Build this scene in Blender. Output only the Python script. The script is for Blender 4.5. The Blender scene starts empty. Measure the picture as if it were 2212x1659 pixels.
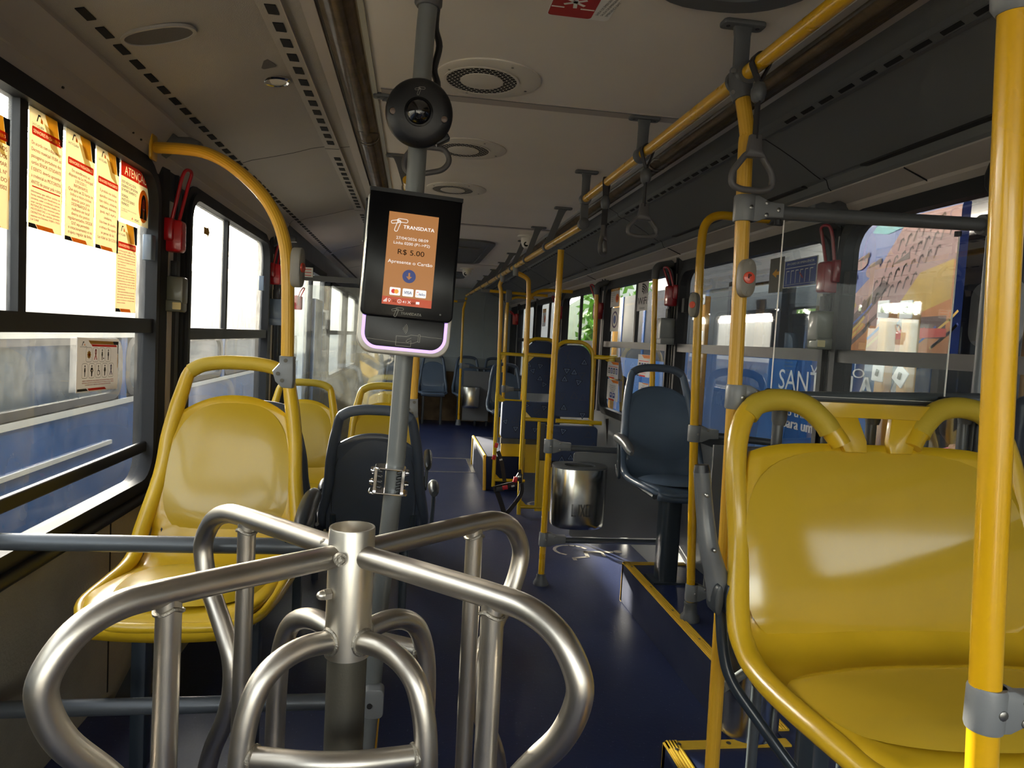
import bpy, bmesh, math, random
from math import sin, cos, pi, radians, hypot
from mathutils import Vector, Matrix
random.seed(7)
V = Vector
# ------------------------------------------------------------------ camera
F = 1534.0; CX, CY = 1106.0, 829.5
EYE = V((0, 0, 1.33))
YAW, PITCH, ROLL = radians(8.0212), radians(3.5714), radians(3.15)
fw = V((sin(YAW)*cos(PITCH), cos(YAW)*cos(PITCH), -sin(PITCH)))
rt0 = V((cos(YAW), -sin(YAW), 0)); up0 = rt0.cross(fw)
rt = rt0*cos(ROLL) + up0*sin(ROLL); up = up0*cos(ROLL) - rt0*sin(ROLL)
def ray(px, py): return fw + rt*((px-CX)/F) - up*((py-CY)/F)
def atY(px, py, y): d = ray(px, py); return EYE + d*(y/d.y)
def atX(px, py, x): d = ray(px, py); return EYE + d*(x/d.x)
def atZ(px, py, z): d = ray(px, py); return EYE + d*((z-EYE.z)/d.z)

sc = bpy.context.scene
col = sc.collection
cam = bpy.data.cameras.new('camera'); camo = bpy.data.objects.new('camera', cam); col.objects.link(camo)
M = Matrix((rt, up, -fw)).transposed().to_4x4(); M.translation = EYE; camo.matrix_world = M
cam.sensor_fit = 'HORIZONTAL'; cam.sensor_width = 36.0; cam.lens = 36.0*F/2212.0
cam.clip_start = 0.02; cam.clip_end = 400
sc.camera = camo
# ------------------------------------------------------------------ light
sd = ray(62, 196).normalized()
SUN_EL = math.asin(sd.z); SUN_AZ = math.atan2(sd.x, sd.y)
world = bpy.data.worlds.new('world'); sc.world = world; world.use_nodes = True
nt = world.node_tree; nt.nodes.clear()
sky = nt.nodes.new('ShaderNodeTexSky'); sky.sky_type = 'NISHITA'; sky.sun_disc = False
sky.sun_elevation = SUN_EL; sky.sun_rotation = SUN_AZ; sky.dust_density = 3.0; sky.air_density = 1.0
bg = nt.nodes.new('ShaderNodeBackground'); bg.inputs[1].default_value = 0.5
wo = nt.nodes.new('ShaderNodeOutputWorld')
hs = nt.nodes.new('ShaderNodeHueSaturation'); hs.inputs['Saturation'].default_value = .35; nt.links.new(sky.outputs[0], hs.inputs['Color'])
mw = nt.nodes.new('ShaderNodeMix'); mw.data_type = 'RGBA'; mw.blend_type = 'MULTIPLY'; mw.inputs[0].default_value = 1; nt.links.new(hs.outputs[0], mw.inputs[6]); mw.inputs[7].default_value = (1, .965, .90, 1)
nt.links.new(mw.outputs[2], bg.inputs[0]); nt.links.new(bg.outputs[0], wo.inputs[0])
sun = bpy.data.lights.new('sun', 'SUN'); sun.energy = 9.0; sun.angle = radians(0.6); sun.color = (1.0, 0.90, 0.72)
suno = bpy.data.objects.new('sun', sun); col.objects.link(suno)
suno.rotation_euler = sd.to_track_quat('Z', 'Y').to_euler(); suno.location = (-6, 12, 8)
sc.view_settings.view_transform = 'Standard'; sc.view_settings.look = 'None'
sc.view_settings.gamma = 1.0; sc.view_settings.use_curve_mapping = False
sc.view_settings.exposure = 2.12
sc.cycles.max_bounces = 9; sc.cycles.diffuse_bounces = 5; sc.cycles.glossy_bounces = 4
sc.cycles.transparent_max_bounces = 16; sc.cycles.transmission_bounces = 6
sc.cycles.caustics_reflective = False; sc.cycles.caustics_refractive = False
sc.cycles.sample_clamp_indirect = 6.0

# ------------------------------------------------------------------ materials
MT = {}
def lin(c):
    return tuple((x/12.92 if x <= .04045 else ((x+.055)/1.055)**2.4) for x in c)
def rgb(r, g, b): return lin((r/255., g/255., b/255.))
def mat(name, c, rough=.5, metal=0., bump=0., bscale=200., coat=0., var=0., vscale=6., aniso=None, spec=.5, emit=None, es=1., speck=None, trans=0., stretch=None):
    m = bpy.data.materials.new(name); m.use_nodes = True; n = m.node_tree.nodes; l = m.node_tree.links
    b = n['Principled BSDF']
    b.inputs['Base Color'].default_value = (*c, 1); b.inputs['Roughness'].default_value = rough
    b.inputs['Metallic'].default_value = metal; b.inputs['Coat Weight'].default_value = coat
    b.inputs['Specular IOR Level'].default_value = spec; b.inputs['Coat Roughness'].default_value = .08
    tc = n.new('ShaderNodeTexCoord'); mp = n.new('ShaderNodeMapping'); l.new(tc.outputs['Object'], mp.inputs[0])
    if stretch: mp.inputs['Scale'].default_value = stretch
    if var > 0:
        t = n.new('ShaderNodeTexNoise'); t.inputs['Scale'].default_value = vscale; t.inputs['Detail'].default_value = 6
        l.new(mp.outputs[0], t.inputs['Vector'])
        r = n.new('ShaderNodeValToRGB'); r.color_ramp.elements[0].position = .3; r.color_ramp.elements[1].position = .7
        r.color_ramp.elements[0].color = (*[x*(1-var) for x in c], 1); r.color_ramp.elements[1].color = (*[min(1, x*(1+var)) for x in c], 1)
        l.new(t.outputs[0], r.inputs[0]); last = r.outputs[0]
        rr = n.new('ShaderNodeMapRange'); rr.inputs['To Min'].default_value = max(.02, rough*.8); rr.inputs['To Max'].default_value = min(1, rough*1.25)
        l.new(t.outputs[0], rr.inputs[0]); l.new(rr.outputs[0], b.inputs['Roughness'])
        if speck:
            s = n.new('ShaderNodeTexVoronoi'); s.inputs['Scale'].default_value = speck[0]; l.new(tc.outputs['Object'], s.inputs['Vector'])
            lt = n.new('ShaderNodeMath'); lt.operation = 'LESS_THAN'; lt.inputs[1].default_value = speck[1]; l.new(s.outputs['Distance'], lt.inputs[0])
            s2 = n.new('ShaderNodeSeparateColor'); l.new(s.outputs['Color'], s2.inputs[0])
            gt = n.new('ShaderNodeMath'); gt.operation = 'GREATER_THAN'; gt.inputs[1].default_value = .55; l.new(s2.outputs[0], gt.inputs[0])
            mu = n.new('ShaderNodeMath'); mu.operation = 'MULTIPLY'; l.new(lt.outputs[0], mu.inputs[0]); l.new(gt.outputs[0], mu.inputs[1])
            mx = n.new('ShaderNodeMix'); mx.data_type = 'RGBA'; l.new(mu.outputs[0], mx.inputs[0]); l.new(last, mx.inputs[6]); mx.inputs[7].default_value = (*speck[2], 1)
            last = mx.outputs[2]
        l.new(last, b.inputs['Base Color'])
    if bump > 0:
        t = n.new('ShaderNodeTexNoise'); t.inputs['Scale'].default_value = bscale; t.inputs['Detail'].default_value = 3
        l.new(mp.outputs[0], t.inputs['Vector'])
        bp = n.new('ShaderNodeBump'); bp.inputs['Strength'].default_value = bump; bp.inputs['Distance'].default_value = .002
        l.new(t.outputs[0], bp.inputs['Height']); l.new(bp.outputs[0], b.inputs['Normal'])
    if emit:
        b.inputs['Emission Color'].default_value = (*emit, 1); b.inputs['Emission Strength'].default_value = es
    if trans > 0:
        out = n['Material Output']; tl = n.new('ShaderNodeBsdfTranslucent'); tl.inputs[0].default_value = (*c, 1)
        ms = n.new('ShaderNodeMixShader'); ms.inputs[0].default_value = trans
        l.new(b.outputs[0], ms.inputs[1]); l.new(tl.outputs[0], ms.inputs[2]); l.new(ms.outputs[0], out.inputs[0])
    MT[name] = m; return m

def ribbed(name, c, rough=.35, n_ribs=24):
    # fine lengthwise grooves around an upright tube sleeve
    m = mat(name, c, rough, coat=.2); n = m.node_tree.nodes; l = m.node_tree.links; b = n['Principled BSDF']
    at = n.new('ShaderNodeAttribute'); at.attribute_name = 'ring'
    mm = n.new('ShaderNodeMath'); mm.operation = 'MULTIPLY'; mm.inputs[1].default_value = 2*pi*n_ribs; l.new(at.outputs['Fac'], mm.inputs[0])
    sn = n.new('ShaderNodeMath'); sn.operation = 'SINE'; l.new(mm.outputs[0], sn.inputs[0])
    bp = n.new('ShaderNodeBump'); bp.inputs['Strength'].default_value = .8; bp.inputs['Distance'].default_value = .0012
    l.new(sn.outputs[0], bp.inputs['Height']); l.new(bp.outputs[0], b.inputs['Normal'])
    return m

mat('yellow_plastic', rgb(184, 152, 22), .32, coat=.3, var=.05, vscale=5)
mat('yellow_plastic_gloss', rgb(198, 164, 48), .12, coat=.9, var=.05, vscale=4)
mat('yellow_shell', rgb(204, 166, 30), .32, coat=.3, var=.08, vscale=7)
mat('yellow_grip', rgb(186, 160, 44), .6, bump=.15, bscale=260, var=.06)
mat('yellow_paint', rgb(224, 172, 18), .28, coat=.35, var=.04, vscale=9)
mat('yellow_trim', rgb(218, 176, 50), .5, var=.06, vscale=20)
ribbed('yellow_ribbed', rgb(214, 164, 44), .38, 30)
mat('bright_yellow', rgb(214, 178, 12), .3, coat=.4, var=.04)
mat('seat_grey', rgb(84, 100, 120), .38, coat=.15, var=.08, vscale=5, bump=.12, bscale=500)
mat('seat_back_grey', rgb(58, 66, 80), .45, coat=.1, var=.08, vscale=5, bump=.12, bscale=500)
mat('seat_line', rgb(30, 36, 46), .5)
mat('grip_grey', rgb(74, 84, 100), .6, bump=.15, bscale=260)
mat('fitting_grey', rgb(122, 124, 126), .42, coat=.1, bump=.08, bscale=300, var=.05)
mat('dark_fitting', rgb(84, 86, 88), .42, bump=.08, bscale=300, var=.05)
mat('bracket_grey', rgb(88, 90, 92), .55, bump=.1, bscale=300, var=.05)
mat('handle_grey', rgb(92, 90, 90), .42, var=.06)
mat('rail_dark', rgb(86, 90, 94), .35, metal=.3, var=.05)
mat('pole_grey', rgb(108, 111, 110), .38, coat=.3, var=.06)
mat('armrest_grey', rgb(92, 94, 96), .3, coat=.25, var=.06)
mat('armrest_dark', rgb(52, 56, 60), .35, var=.05)
mat('steel', rgb(200, 194, 184), .36, metal=1., var=.04, vscale=12)
mat('steel_light', rgb(214, 208, 196), .36, metal=1., var=.06, vscale=12)
mat('weld', rgb(170, 164, 152), .45, metal=1., var=.25, vscale=120, bump=.8, bscale=420)
mat('chrome', rgb(215, 215, 215), .1, metal=1.)
mat('bin_steel', rgb(196, 196, 192), .2, metal=1., var=.08, vscale=20, stretch=(1, 1, .06))
mat('bin_dots', rgb(70, 70, 70), .4, metal=.8)
mat('post_dark', rgb(86, 82, 72), .5, metal=.5, bump=.2, bscale=240, var=.1)
mat('frame_steel_dark', rgb(46, 54, 62), .3, coat=.4, var=.05)
mat('black_plastic', rgb(22, 22, 24), .38, bump=.05, bscale=300)
mat('black_gloss', rgb(6, 6, 8), .22, spec=.2)
mat('black_matte', rgb(14, 15, 17), .7)
mat('rubber', rgb(32, 33, 36), .55, spec=.3, var=.1)
mat('rubber_dark', rgb(20, 20, 22), .5)
mat('hole_black', rgb(3, 3, 5), .9)
mat('screw', rgb(140, 138, 134), .3, metal=.9)
mat('red_plastic', rgb(196, 22, 34), .28, coat=.4, trans=.12)
mat('red_dark', rgb(150, 20, 34), .3, coat=.4)
mat('olive_box', rgb(92, 94, 82), .4, coat=.2, var=.04)
mat('blue_grey_box', rgb(98, 116, 138), .4, coat=.2)
mat('ceiling_beige', rgb(228, 221, 210), .6, bump=.12, bscale=260, var=.03, vscale=3)
mat('vent_plate', rgb(216, 210, 198), .5)
mat('cove_lit', rgb(166, 161, 154), .75, bump=.5, bscale=420, var=.05, vscale=3)
mat('cove_shaded', rgb(98, 100, 100), .7, bump=.35, bscale=420, var=.05, vscale=3)  # same grey lining as the left cove, right side's shade put into the colour
mat('trim_beige', rgb(176, 168, 160), .55, var=.03)
mat('aluminium', rgb(190, 186, 176), .35, metal=.6)
mat('wall_low', rgb(160, 152, 134), .7, bump=.9, bscale=120, var=.10, vscale=8)
mat('rear_wall', rgb(146, 154, 156), .6, bump=.1, bscale=200, var=.04)
mat('rear_dirty', rgb(118, 98, 74), .8, var=.35, vscale=7)
mat('panel_grey', rgb(112, 113, 114), .5, bump=.25, bscale=300, var=.04)
mat('floor_blue', rgb(36, 46, 82), .38, var=.14, vscale=2.2, bump=.25, bscale=70, speck=(70, .10, rgb(120, 130, 165)))
mat('riser_blue', rgb(22, 30, 58), .65, spec=.2, var=.1, vscale=5)
mat('floor_mark', rgb(176, 172, 162), .6, var=.1, vscale=30)
mat('edge_alu', rgb(150, 148, 140), .4, metal=.5, var=.2, vscale=30)
mat('belt_black', rgb(22, 18, 22), .65, bump=.4, bscale=500)
mat('belt_white', rgb(190, 190, 190), .6)
mat('buckle_red', rgb(200, 16, 34), .35)
mat('upholstery', rgb(54, 68, 100), .85, bump=.3, bscale=700, var=.08)
mat('uph_tri_dark', rgb(15, 17, 24), .85)
mat('uph_tri_light', rgb(112, 132, 168), .85)
mat('uph_tri_tan', rgb(84, 80, 88), .85)
mat('paper_cream', rgb(250, 240, 212), .6, trans=.3, var=.03)
mat('paper_white', rgb(222, 218, 214), .6, trans=.2)
mat('ink_red', rgb(226, 60, 46), .6, trans=.5)
mat('ink_darkred', rgb(190, 50, 42), .6, trans=.4)
mat('ink_black', rgb(28, 26, 28), .6)
mat('ink_grey', rgb(96, 96, 92), .6, trans=.1)
mat('ink_orange', rgb(232, 132, 32), .6, trans=.35)
mat('ink_yellow', rgb(242, 190, 60), .6, trans=.35)
mat('ink_cream', rgb(244, 226, 170), .6, trans=.3)
mat('ink_white', rgb(240, 238, 232), .6)
mat('ink_skin', rgb(206, 74, 50), .6, trans=.2)
mat('ink_gold', rgb(206, 150, 46), .6)
mat('ink_purple', rgb(70, 44, 96), .6)
mat('ink_blue', rgb(46, 66, 140), .6)
mat('sticker_red', rgb(176, 40, 40), .5)
mat('ad_blue', rgb(40, 66, 140), .5)
mat('ad_pink', rgb(160, 118, 110), .6, var=.2, vscale=3)
mat('ad_orange', rgb(176, 106, 44), .6, var=.25, vscale=4)
mat('ad_brown', rgb(84, 52, 44), .6, var=.2, vscale=5)
mat('ad_yellow', rgb(186, 146, 54), .6, var=.2, vscale=4)
mat('ad_teal', rgb(120, 178, 180), .6, var=.2, vscale=8)
mat('ad_red', rgb(196, 60, 44), .6)
mat('cover_white', rgb(235, 235, 235), .5)
mat('bus_blue', rgb(14, 82, 148), .25, coat=.6, var=.12, vscale=1.5)
mat('bus_light_blue', rgb(28, 100, 170), .3, coat=.5, var=.1, vscale=1.5)
mat('bus_white', rgb(214, 214, 206), .4, coat=.3, var=.05)
mat('bus_dark', rgb(26, 34, 48), .2, coat=.6, var=.2, vscale=2)
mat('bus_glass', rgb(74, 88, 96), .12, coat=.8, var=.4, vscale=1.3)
mat('wood', rgb(206, 150, 70), .75, var=.3, vscale=6, stretch=(1, 1, .15))
mat('wall_brown', rgb(96, 62, 52), .8, var=.3, vscale=2.2, stretch=(1, 1, .3))
mat('concrete', rgb(150, 146, 138), .85, var=.2, vscale=2)
mat('net_dark', rgb(40, 46, 58), .9, var=.3, vscale=3)
mat('asphalt', rgb(130, 126, 118), .85, var=.15, vscale=1.2)
mat('leaf', rgb(96, 134, 52), .7, var=.4, vscale=9)
mat('bark', rgb(96, 76, 52), .85, var=.3)
mat('shirt_pink', rgb(226, 120, 146), .7)
mat('skin', rgb(150, 96, 70), .5)
mat('hair', rgb(24, 20, 20), .6)
mat('jeans', rgb(40, 52, 84), .8)
mat('screen_orange', rgb(110, 64, 24), .4, emit=rgb(222, 150, 82), es=.105)
mat('screen_bar', rgb(130, 50, 24), .4, emit=rgb(232, 90, 50), es=.11)
mat('screen_white', (.5, .5, .5), .4, emit=(1, 1, 1), es=.16)
mat('screen_black', rgb(10, 6, 5), .6, spec=.1)
mat('screen_navy', rgb(44, 58, 110), .4, emit=rgb(44, 58, 120), es=.12)
mat('screen_red', rgb(200, 40, 40), .4, emit=rgb(220, 40, 40), es=.12)
mat('screen_amber', rgb(236, 160, 50), .4, emit=rgb(240, 170, 60), es=.12)
mat('led_violet', rgb(150, 120, 230), .4, emit=rgb(186, 150, 255), es=.42)
mat('print_grey', rgb(160, 156, 144), .5)
mat('dome_glass', rgb(12, 12, 14), .03, coat=1.)
mat('sensor_brown', rgb(104, 84, 72), .35)
mat('lens_white', rgb(220, 216, 206), .4)

def glass_mat(name, dirt=.12, scale=30., tint=(.92, .95, .96), dirtcol=(.75, .74, .68), refl=.5, rough=.02, tl=.6, mott=.5):
    m = bpy.data.materials.new(name); m.use_nodes = True; n = m.node_tree.nodes; l = m.node_tree.links; n.clear()
    out = n.new('ShaderNodeOutputMaterial'); tr = n.new('ShaderNodeBsdfTransparent'); tr.inputs[0].default_value = (*tint, 1)
    gl = n.new('ShaderNodeBsdfGlossy'); gl.inputs['Roughness'].default_value = rough; gl.inputs[0].default_value = (1, 1, 1, 1)
    fr = n.new('ShaderNodeFresnel'); fr.inputs[0].default_value = 1.45
    fm = n.new('ShaderNodeMath'); fm.operation = 'MULTIPLY'; fm.inputs[1].default_value = refl; l.new(fr.outputs[0], fm.inputs[0])
    m1 = n.new('ShaderNodeMixShader'); l.new(fm.outputs[0], m1.inputs[0]); l.new(tr.outputs[0], m1.inputs[1]); l.new(gl.outputs[0], m1.inputs[2])
    df = n.new('ShaderNodeBsdfDiffuse'); df.inputs[0].default_value = (*dirtcol, 1)
    tn = n.new('ShaderNodeBsdfTranslucent'); tn.inputs[0].default_value = (*dirtcol, 1)
    md = n.new('ShaderNodeMixShader'); md.inputs[0].default_value = tl; l.new(df.outputs[0], md.inputs[1]); l.new(tn.outputs[0], md.inputs[2])
    tc = n.new('ShaderNodeTexCoord'); mp = n.new('ShaderNodeMapping'); mp.inputs['Scale'].default_value = (1, 1, .6); l.new(tc.outputs['Object'], mp.inputs[0])
    ns = n.new('ShaderNodeTexNoise'); ns.inputs['Scale'].default_value = scale; ns.inputs['Detail'].default_value = 8; ns.inputs['Roughness'].default_value = .75; l.new(mp.outputs[0], ns.inputs['Vector'])
    mr = n.new('ShaderNodeMapRange'); mr.inputs[1].default_value = .35; mr.inputs[2].default_value = .68
    mr.inputs['To Min'].default_value = dirt*(1-mott); mr.inputs['To Max'].default_value = min(.95, dirt*(1+mott)); l.new(ns.outputs[0], mr.inputs[0])
    m2 = n.new('ShaderNodeMixShader'); l.new(mr.outputs[0], m2.inputs[0]); l.new(m1.outputs[0], m2.inputs[1]); l.new(md.outputs[0], m2.inputs[2])
    l.new(m2.outputs[0], out.inputs[0]); MT[name] = m
glass_mat('glass_left_up', .20, 26, mott=.45, dirtcol=(.8, .8, .76))
glass_mat('glass_left_low', .05, 20)
glass_mat('glass_right', .025, 22, dirtcol=(.6, .62, .66), refl=.35)
glass_mat('acrylic', .012, 20, refl=.3)
glass_mat('partition_glass', .03, 12, refl=1.3, tint=(.86, .9, .9))
glass_mat('tube_cover', .30, 8, tint=(.55, .47, .38), dirtcol=(.16, .12, .08), refl=.5, rough=.2, tl=.2)

# ------------------------------------------------------------------ mesh helpers
WL = {}          # world location of each parent
SPLIT = {'screw', 'weld', 'bolt', 'coils', 'nuts', 'gusset', 'hand_grip', 'side_window', 'polished_edge', 'plates', 'tag', 'insulator', 'support_post', 'wheel'}
class MB:
    def __init__(s): s.v = []; s.f = []; s.ring = []; s.m = []; s.mi = 0; s.pc = []
    def add(s, vs, fs, ring=None):
        o = len(s.v); s.pc.append((o, len(s.f))); s.v += [V(p) for p in vs]; s.f += [tuple(i+o for i in f) for f in fs]
        s.m += [s.mi]*len(fs)
        s.ring += (ring if ring else [0.0]*len(vs))
        return s
    def box(s, x0, y0, z0, x1, y1, z1):
        p = [(x, y, z) for z in (z0, z1) for y in (y0, y1) for x in (x0, x1)]
        return s.add(p, [(0, 2, 3, 1), (4, 5, 7, 6), (0, 1, 5, 4), (2, 6, 7, 3), (0, 4, 6, 2), (1, 3, 7, 5)])
    def obox(s, c, u, v, w, a, b, h, ch=0.0):
        # oriented box half sizes a,b,h on axes u,v,w ; chamfer on the w face edges
        c = V(c); u = V(u).normalized(); v = V(v).normalized(); w = V(w).normalized()
        if ch <= 0:
            p = [c+u*a*i+v*b*j+w*h*k for k in (-1, 1) for j in (-1, 1) for i in (-1, 1)]
            return s.add(p, [(0, 2, 3, 1), (4, 5, 7, 6), (0, 1, 5, 4), (2, 6, 7, 3), (0, 4, 6, 2), (1, 3, 7, 5)])
        prof = rrect(a, b, ch)
        return s.slab([c+u*x+v*y for x, y in prof], w, -h, h, ch*.5)
    def slab(s, pts, w, h0, h1, bev=0.0):
        # closed outline pts extruded along w from h0 to h1 with a small bevel at both ends
        w = V(w).normalized(); n = len(pts); cen = sum((V(p) for p in pts), V())/n
        lay = []
        def ringp(h, inset):
            return [V(p)+w*h-((V(p)-cen).normalized()*inset) for p in pts]
        if bev > 0:
            bev = min(bev, (h1-h0)*.45)
            lay = [ringp(h0, bev), ringp(h0+bev*.3, bev*.3), ringp(h0+bev, 0), ringp(h1-bev, 0), ringp(h1-bev*.3, bev*.3), ringp(h1, bev)]
        else: lay = [ringp(h0, 0), ringp(h1, 0)]
        vs = [p for L in lay for p in L]; fs = []
        for k in range(len(lay)-1):
            for i in range(n):
                j = (i+1) % n; fs.append((k*n+i, k*n+j, (k+1)*n+j, (k+1)*n+i))
        fs.append(tuple(range(n-1, -1, -1))); fs.append(tuple((len(lay)-1)*n+i for i in range(n)))
        return s.add(vs, fs)
    def tube(s, path, r, seg=14, caps=True, closed=False, ell=None, nrm=None):
        path = [V(p) for p in path]; n = len(path); rs = r if isinstance(r, (list, tuple)) else [r]*n
        vs = []; ring = []; ref = None
        for i in range(n):
            if closed: t = (path[(i+1) % n]-path[i-1]).normalized()
            else:
                a = path[max(0, i-1)]; b = path[min(n-1, i+1)]; t = (b-a).normalized()
                if 0 < i < n-1:
                    t = ((path[i]-path[i-1]).normalized()+(path[i+1]-path[i]).normalized()).normalized()
            if nrm is not None: ref = V(nrm); ref = (ref-t*ref.dot(t)).normalized()
            elif ref is None:
                ref = V((0, 0, 1)) if abs(t.z) < .9 else V((0, 1, 0)); ref = (ref-t*ref.dot(t)).normalized()
            else: ref = (ref-t*ref.dot(t)).normalized()
            side = t.cross(ref)
            ea, eb = ell if ell else (1, 1)
            for k in range(seg):
                a = 2*pi*k/seg; vs.append(path[i]+(ref*cos(a)*ea+side*sin(a)*eb)*rs[i]); ring.append(k/seg if k < seg else 0.)
        fs = []
        m = n if closed else n-1
        for i in range(m):
            j2 = (i+1) % n
            for k in range(seg):
                l = (k+1) % seg; fs.append((i*seg+k, i*seg+l, j2*seg+l, j2*seg+k))
        if caps and not closed:
            fs.append(tuple(range(seg-1, -1, -1))); fs.append(tuple((n-1)*seg+k for k in range(seg)))
        return s.add(vs, fs, ring)
    def rib_tube(s, path, r, nr=14, amp=.0009, per=4):
        # fine lengthwise ribs as real geometry
        path = [V(p) for p in path]; seg = nr*per; n = len(path); vs = []; ref = None
        for i in range(n):
            a = path[max(0, i-1)]; b = path[min(n-1, i+1)]; t = (b-a).normalized()
            if ref is None: ref = V((0, 0, 1)) if abs(t.z) < .9 else V((0, 1, 0))
            ref = (ref-t*ref.dot(t)).normalized(); side = t.cross(ref)
            for k in range(seg):
                a = 2*pi*k/seg; rr = r+amp*cos(nr*a); vs.append(path[i]+(ref*cos(a)+side*sin(a))*rr)
        fs = [(i*seg+k, i*seg+(k+1) % seg, (i+1)*seg+(k+1) % seg, (i+1)*seg+k) for i in range(n-1) for k in range(seg)]
        fs.append(tuple(range(seg-1, -1, -1))); fs.append(tuple((n-1)*seg+k for k in range(seg)))
        return s.add(vs, fs)
    def lathe(s, c, axis, prof, seg=32):
        # prof: list of (r, h) along axis
        c = V(c); w = V(axis).normalized(); u = w.orthogonal().normalized(); v = w.cross(u); vs = []; fs = []
        for r, h in prof:
            for k in range(seg):
                a = 2*pi*k/seg; vs.append(c+w*h+(u*cos(a)+v*sin(a))*max(r, 1e-5))
        n = len(prof)
        for i in range(n-1):
            for k in range(seg): l = (k+1) % seg; fs.append((i*seg+k, i*seg+l, (i+1)*seg+l, (i+1)*seg+k))
        fs.append(tuple(range(seg-1, -1, -1))); fs.append(tuple((n-1)*seg+k for k in range(seg)))
        return s.add(vs, fs)
    def grid(s, fn, nu, nv):
        vs = [fn(i/nu, j/nv) for j in range(nv+1) for i in range(nu+1)]
        fs = [(j*(nu+1)+i, j*(nu+1)+i+1, (j+1)*(nu+1)+i+1, (j+1)*(nu+1)+i) for j in range(nv) for i in range(nu)]
        return s.add(vs, fs)
    def poly(s, pts): return s.add(pts, [tuple(range(len(pts)))])
    def ringplate(s, outer, inner, w, h0, h1):
        # outer/inner matched closed loops
        w = V(w).normalized(); n = len(outer)
        L = [[V(p)+w*h0 for p in outer], [V(p)+w*h1 for p in outer], [V(p)+w*h1 for p in inner], [V(p)+w*h0 for p in inner]]
        vs = [p for l in L for p in l]; fs = []
        for k in range(4):
            k2 = (k+1) % 4
            for i in range(n): j = (i+1) % n; fs.append((k*n+i, k*n+j, k2*n+j, k2*n+i))
        return s.add(vs, fs)
    def build(s, name, m, parent=None, smooth=True, sharp=40, origin=None, solid=0, recalc=True):
        if name in SPLIT and len(s.pc) > 1 and parent is not None:
            ends = s.pc[1:]+[(len(s.v), len(s.f))]; r_ = None
            for (v0, f0), (v1, f1) in zip(s.pc, ends):
                q = MB(); q.v = s.v[v0:v1]; q.f = [tuple(i-v0 for i in f) for f in s.f[f0:f1]]; q.ring = s.ring[v0:v1]; q.m = s.m[f0:f1]; q.pc = [(0, 0)]
                r_ = q.build(name, m, parent, smooth, sharp, origin, solid, recalc)
            return r_
        me = bpy.data.meshes.new(name)
        base = V((0, 0, 0))
        if parent is not None: base = WL.get(parent.as_pointer(), V((0, 0, 0)))
        elif origin is not None: base = V(origin)
        me.from_pydata([p-base for p in s.v], [], s.f)
        ms = m if isinstance(m, (list, tuple)) else [m]
        for q in ms: me.materials.append(MT[q])
        if len(ms) > 1: me.polygons.foreach_set('material_index', s.m)
        if any(s.ring):
            a = me.attributes.new('ring', 'FLOAT', 'POINT'); a.data.foreach_set('value', s.ring)
        if recalc:
            bm = bmesh.new(); bm.from_mesh(me); bmesh.ops.recalc_face_normals(bm, faces=bm.faces); bm.to_mesh(me); bm.free()
        if smooth:
            me.polygons.foreach_set('use_smooth', [True]*len(me.polygons)); me.set_sharp_from_angle(angle=radians(sharp))
        me.update()
        o = bpy.data.objects.new(name, me); col.objects.link(o)
        if parent is not None:
            o.parent = parent; WL[o.as_pointer()] = base.copy(); KEEP.append(o)
        else:
            o.location = base; WL[o.as_pointer()] = base.copy(); KEEP.append(o)
        if solid:
            md = o.modifiers.new('solid', 'SOLIDIFY'); md.thickness = solid; md.offset = 0
        return o
KEEP = []
def tag(o, label=None, cat=None, group=None, kind=None):
    if label: o['label'] = label
    if cat: o['category'] = cat
    if group: o['group'] = group
    if kind: o['kind'] = kind
    return o
def thing(name, loc, label, cat, group=None):
    o = bpy.data.objects.new(name, None); col.objects.link(o); o.location = loc; o.empty_display_size = .05
    WL[o.as_pointer()] = V(loc); KEEP.append(o)
    return tag(o, label, cat, group)
def struct(name, loc=(0, 0, 0)):
    o = bpy.data.objects.new(name, None); col.objects.link(o); o.location = loc; WL[o.as_pointer()] = V(loc); KEEP.append(o)
    o['kind'] = 'structure'; return o
def copy_tree(o, parent=None):
    c = o.copy(); col.objects.link(c); KEEP.append(c)
    if parent is not None: c.parent = parent
    for ch in list(o.children): copy_tree(ch, c)
    return c
def rrect(a, b, r, k=5):
    pts = []
    for cx, cy, a0 in ((a-r, b-r, 0), (-(a-r), b-r, 90), (-(a-r), -(b-r), 180), (a-r, -(b-r), 270)):
        for i in range(k+1):
            t = radians(a0+90*i/k); pts.append((cx+r*cos(t), cy+r*sin(t)))
    return pts
def fil(pts, r, k=7):
    # round the corners of a polyline
    pts = [V(p) for p in pts]; rs = r if isinstance(r, (list, tuple)) else [r]*len(pts); out = [pts[0]]
    for i in range(1, len(pts)-1):
        p, a, b = pts[i], pts[i-1], pts[i+1]
        d1 = (a-p); d2 = (b-p); q = min(rs[i], d1.length*.48, d2.length*.48)
        s = p+d1.normalized()*q; e = p+d2.normalized()*q
        for j in range(k+1):
            t = j/k; out.append(s*(1-t)**2+p*2*t*(1-t)+e*t*t)
    out.append(pts[-1]); return out
def smooth(pts, n=6):
    # Catmull-Rom through the points
    pts = [V(p) for p in pts]; out = []
    for i in range(len(pts)-1):
        p0 = pts[max(0, i-1)]; p1 = pts[i]; p2 = pts[i+1]; p3 = pts[min(len(pts)-1, i+2)]
        for j in range(n):
            t = j/n
            out.append(.5*((2*p1)+(p2-p0)*t+(2*p0-5*p1+4*p2-p3)*t*t+(3*p1-p0-3*p2+p3)*t**3))
    out.append(pts[-1]); return out
def lerp(a, b, t): return a+(b-a)*t
def interp(tab, z):
    if z <= tab[0][0]: return tab[0][1]
    for (a, va), (b, vb) in zip(tab, tab[1:]):
        if z <= b:
            t = (z-a)/(b-a); return va+(vb-va)*t
    return tab[-1][1]
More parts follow.
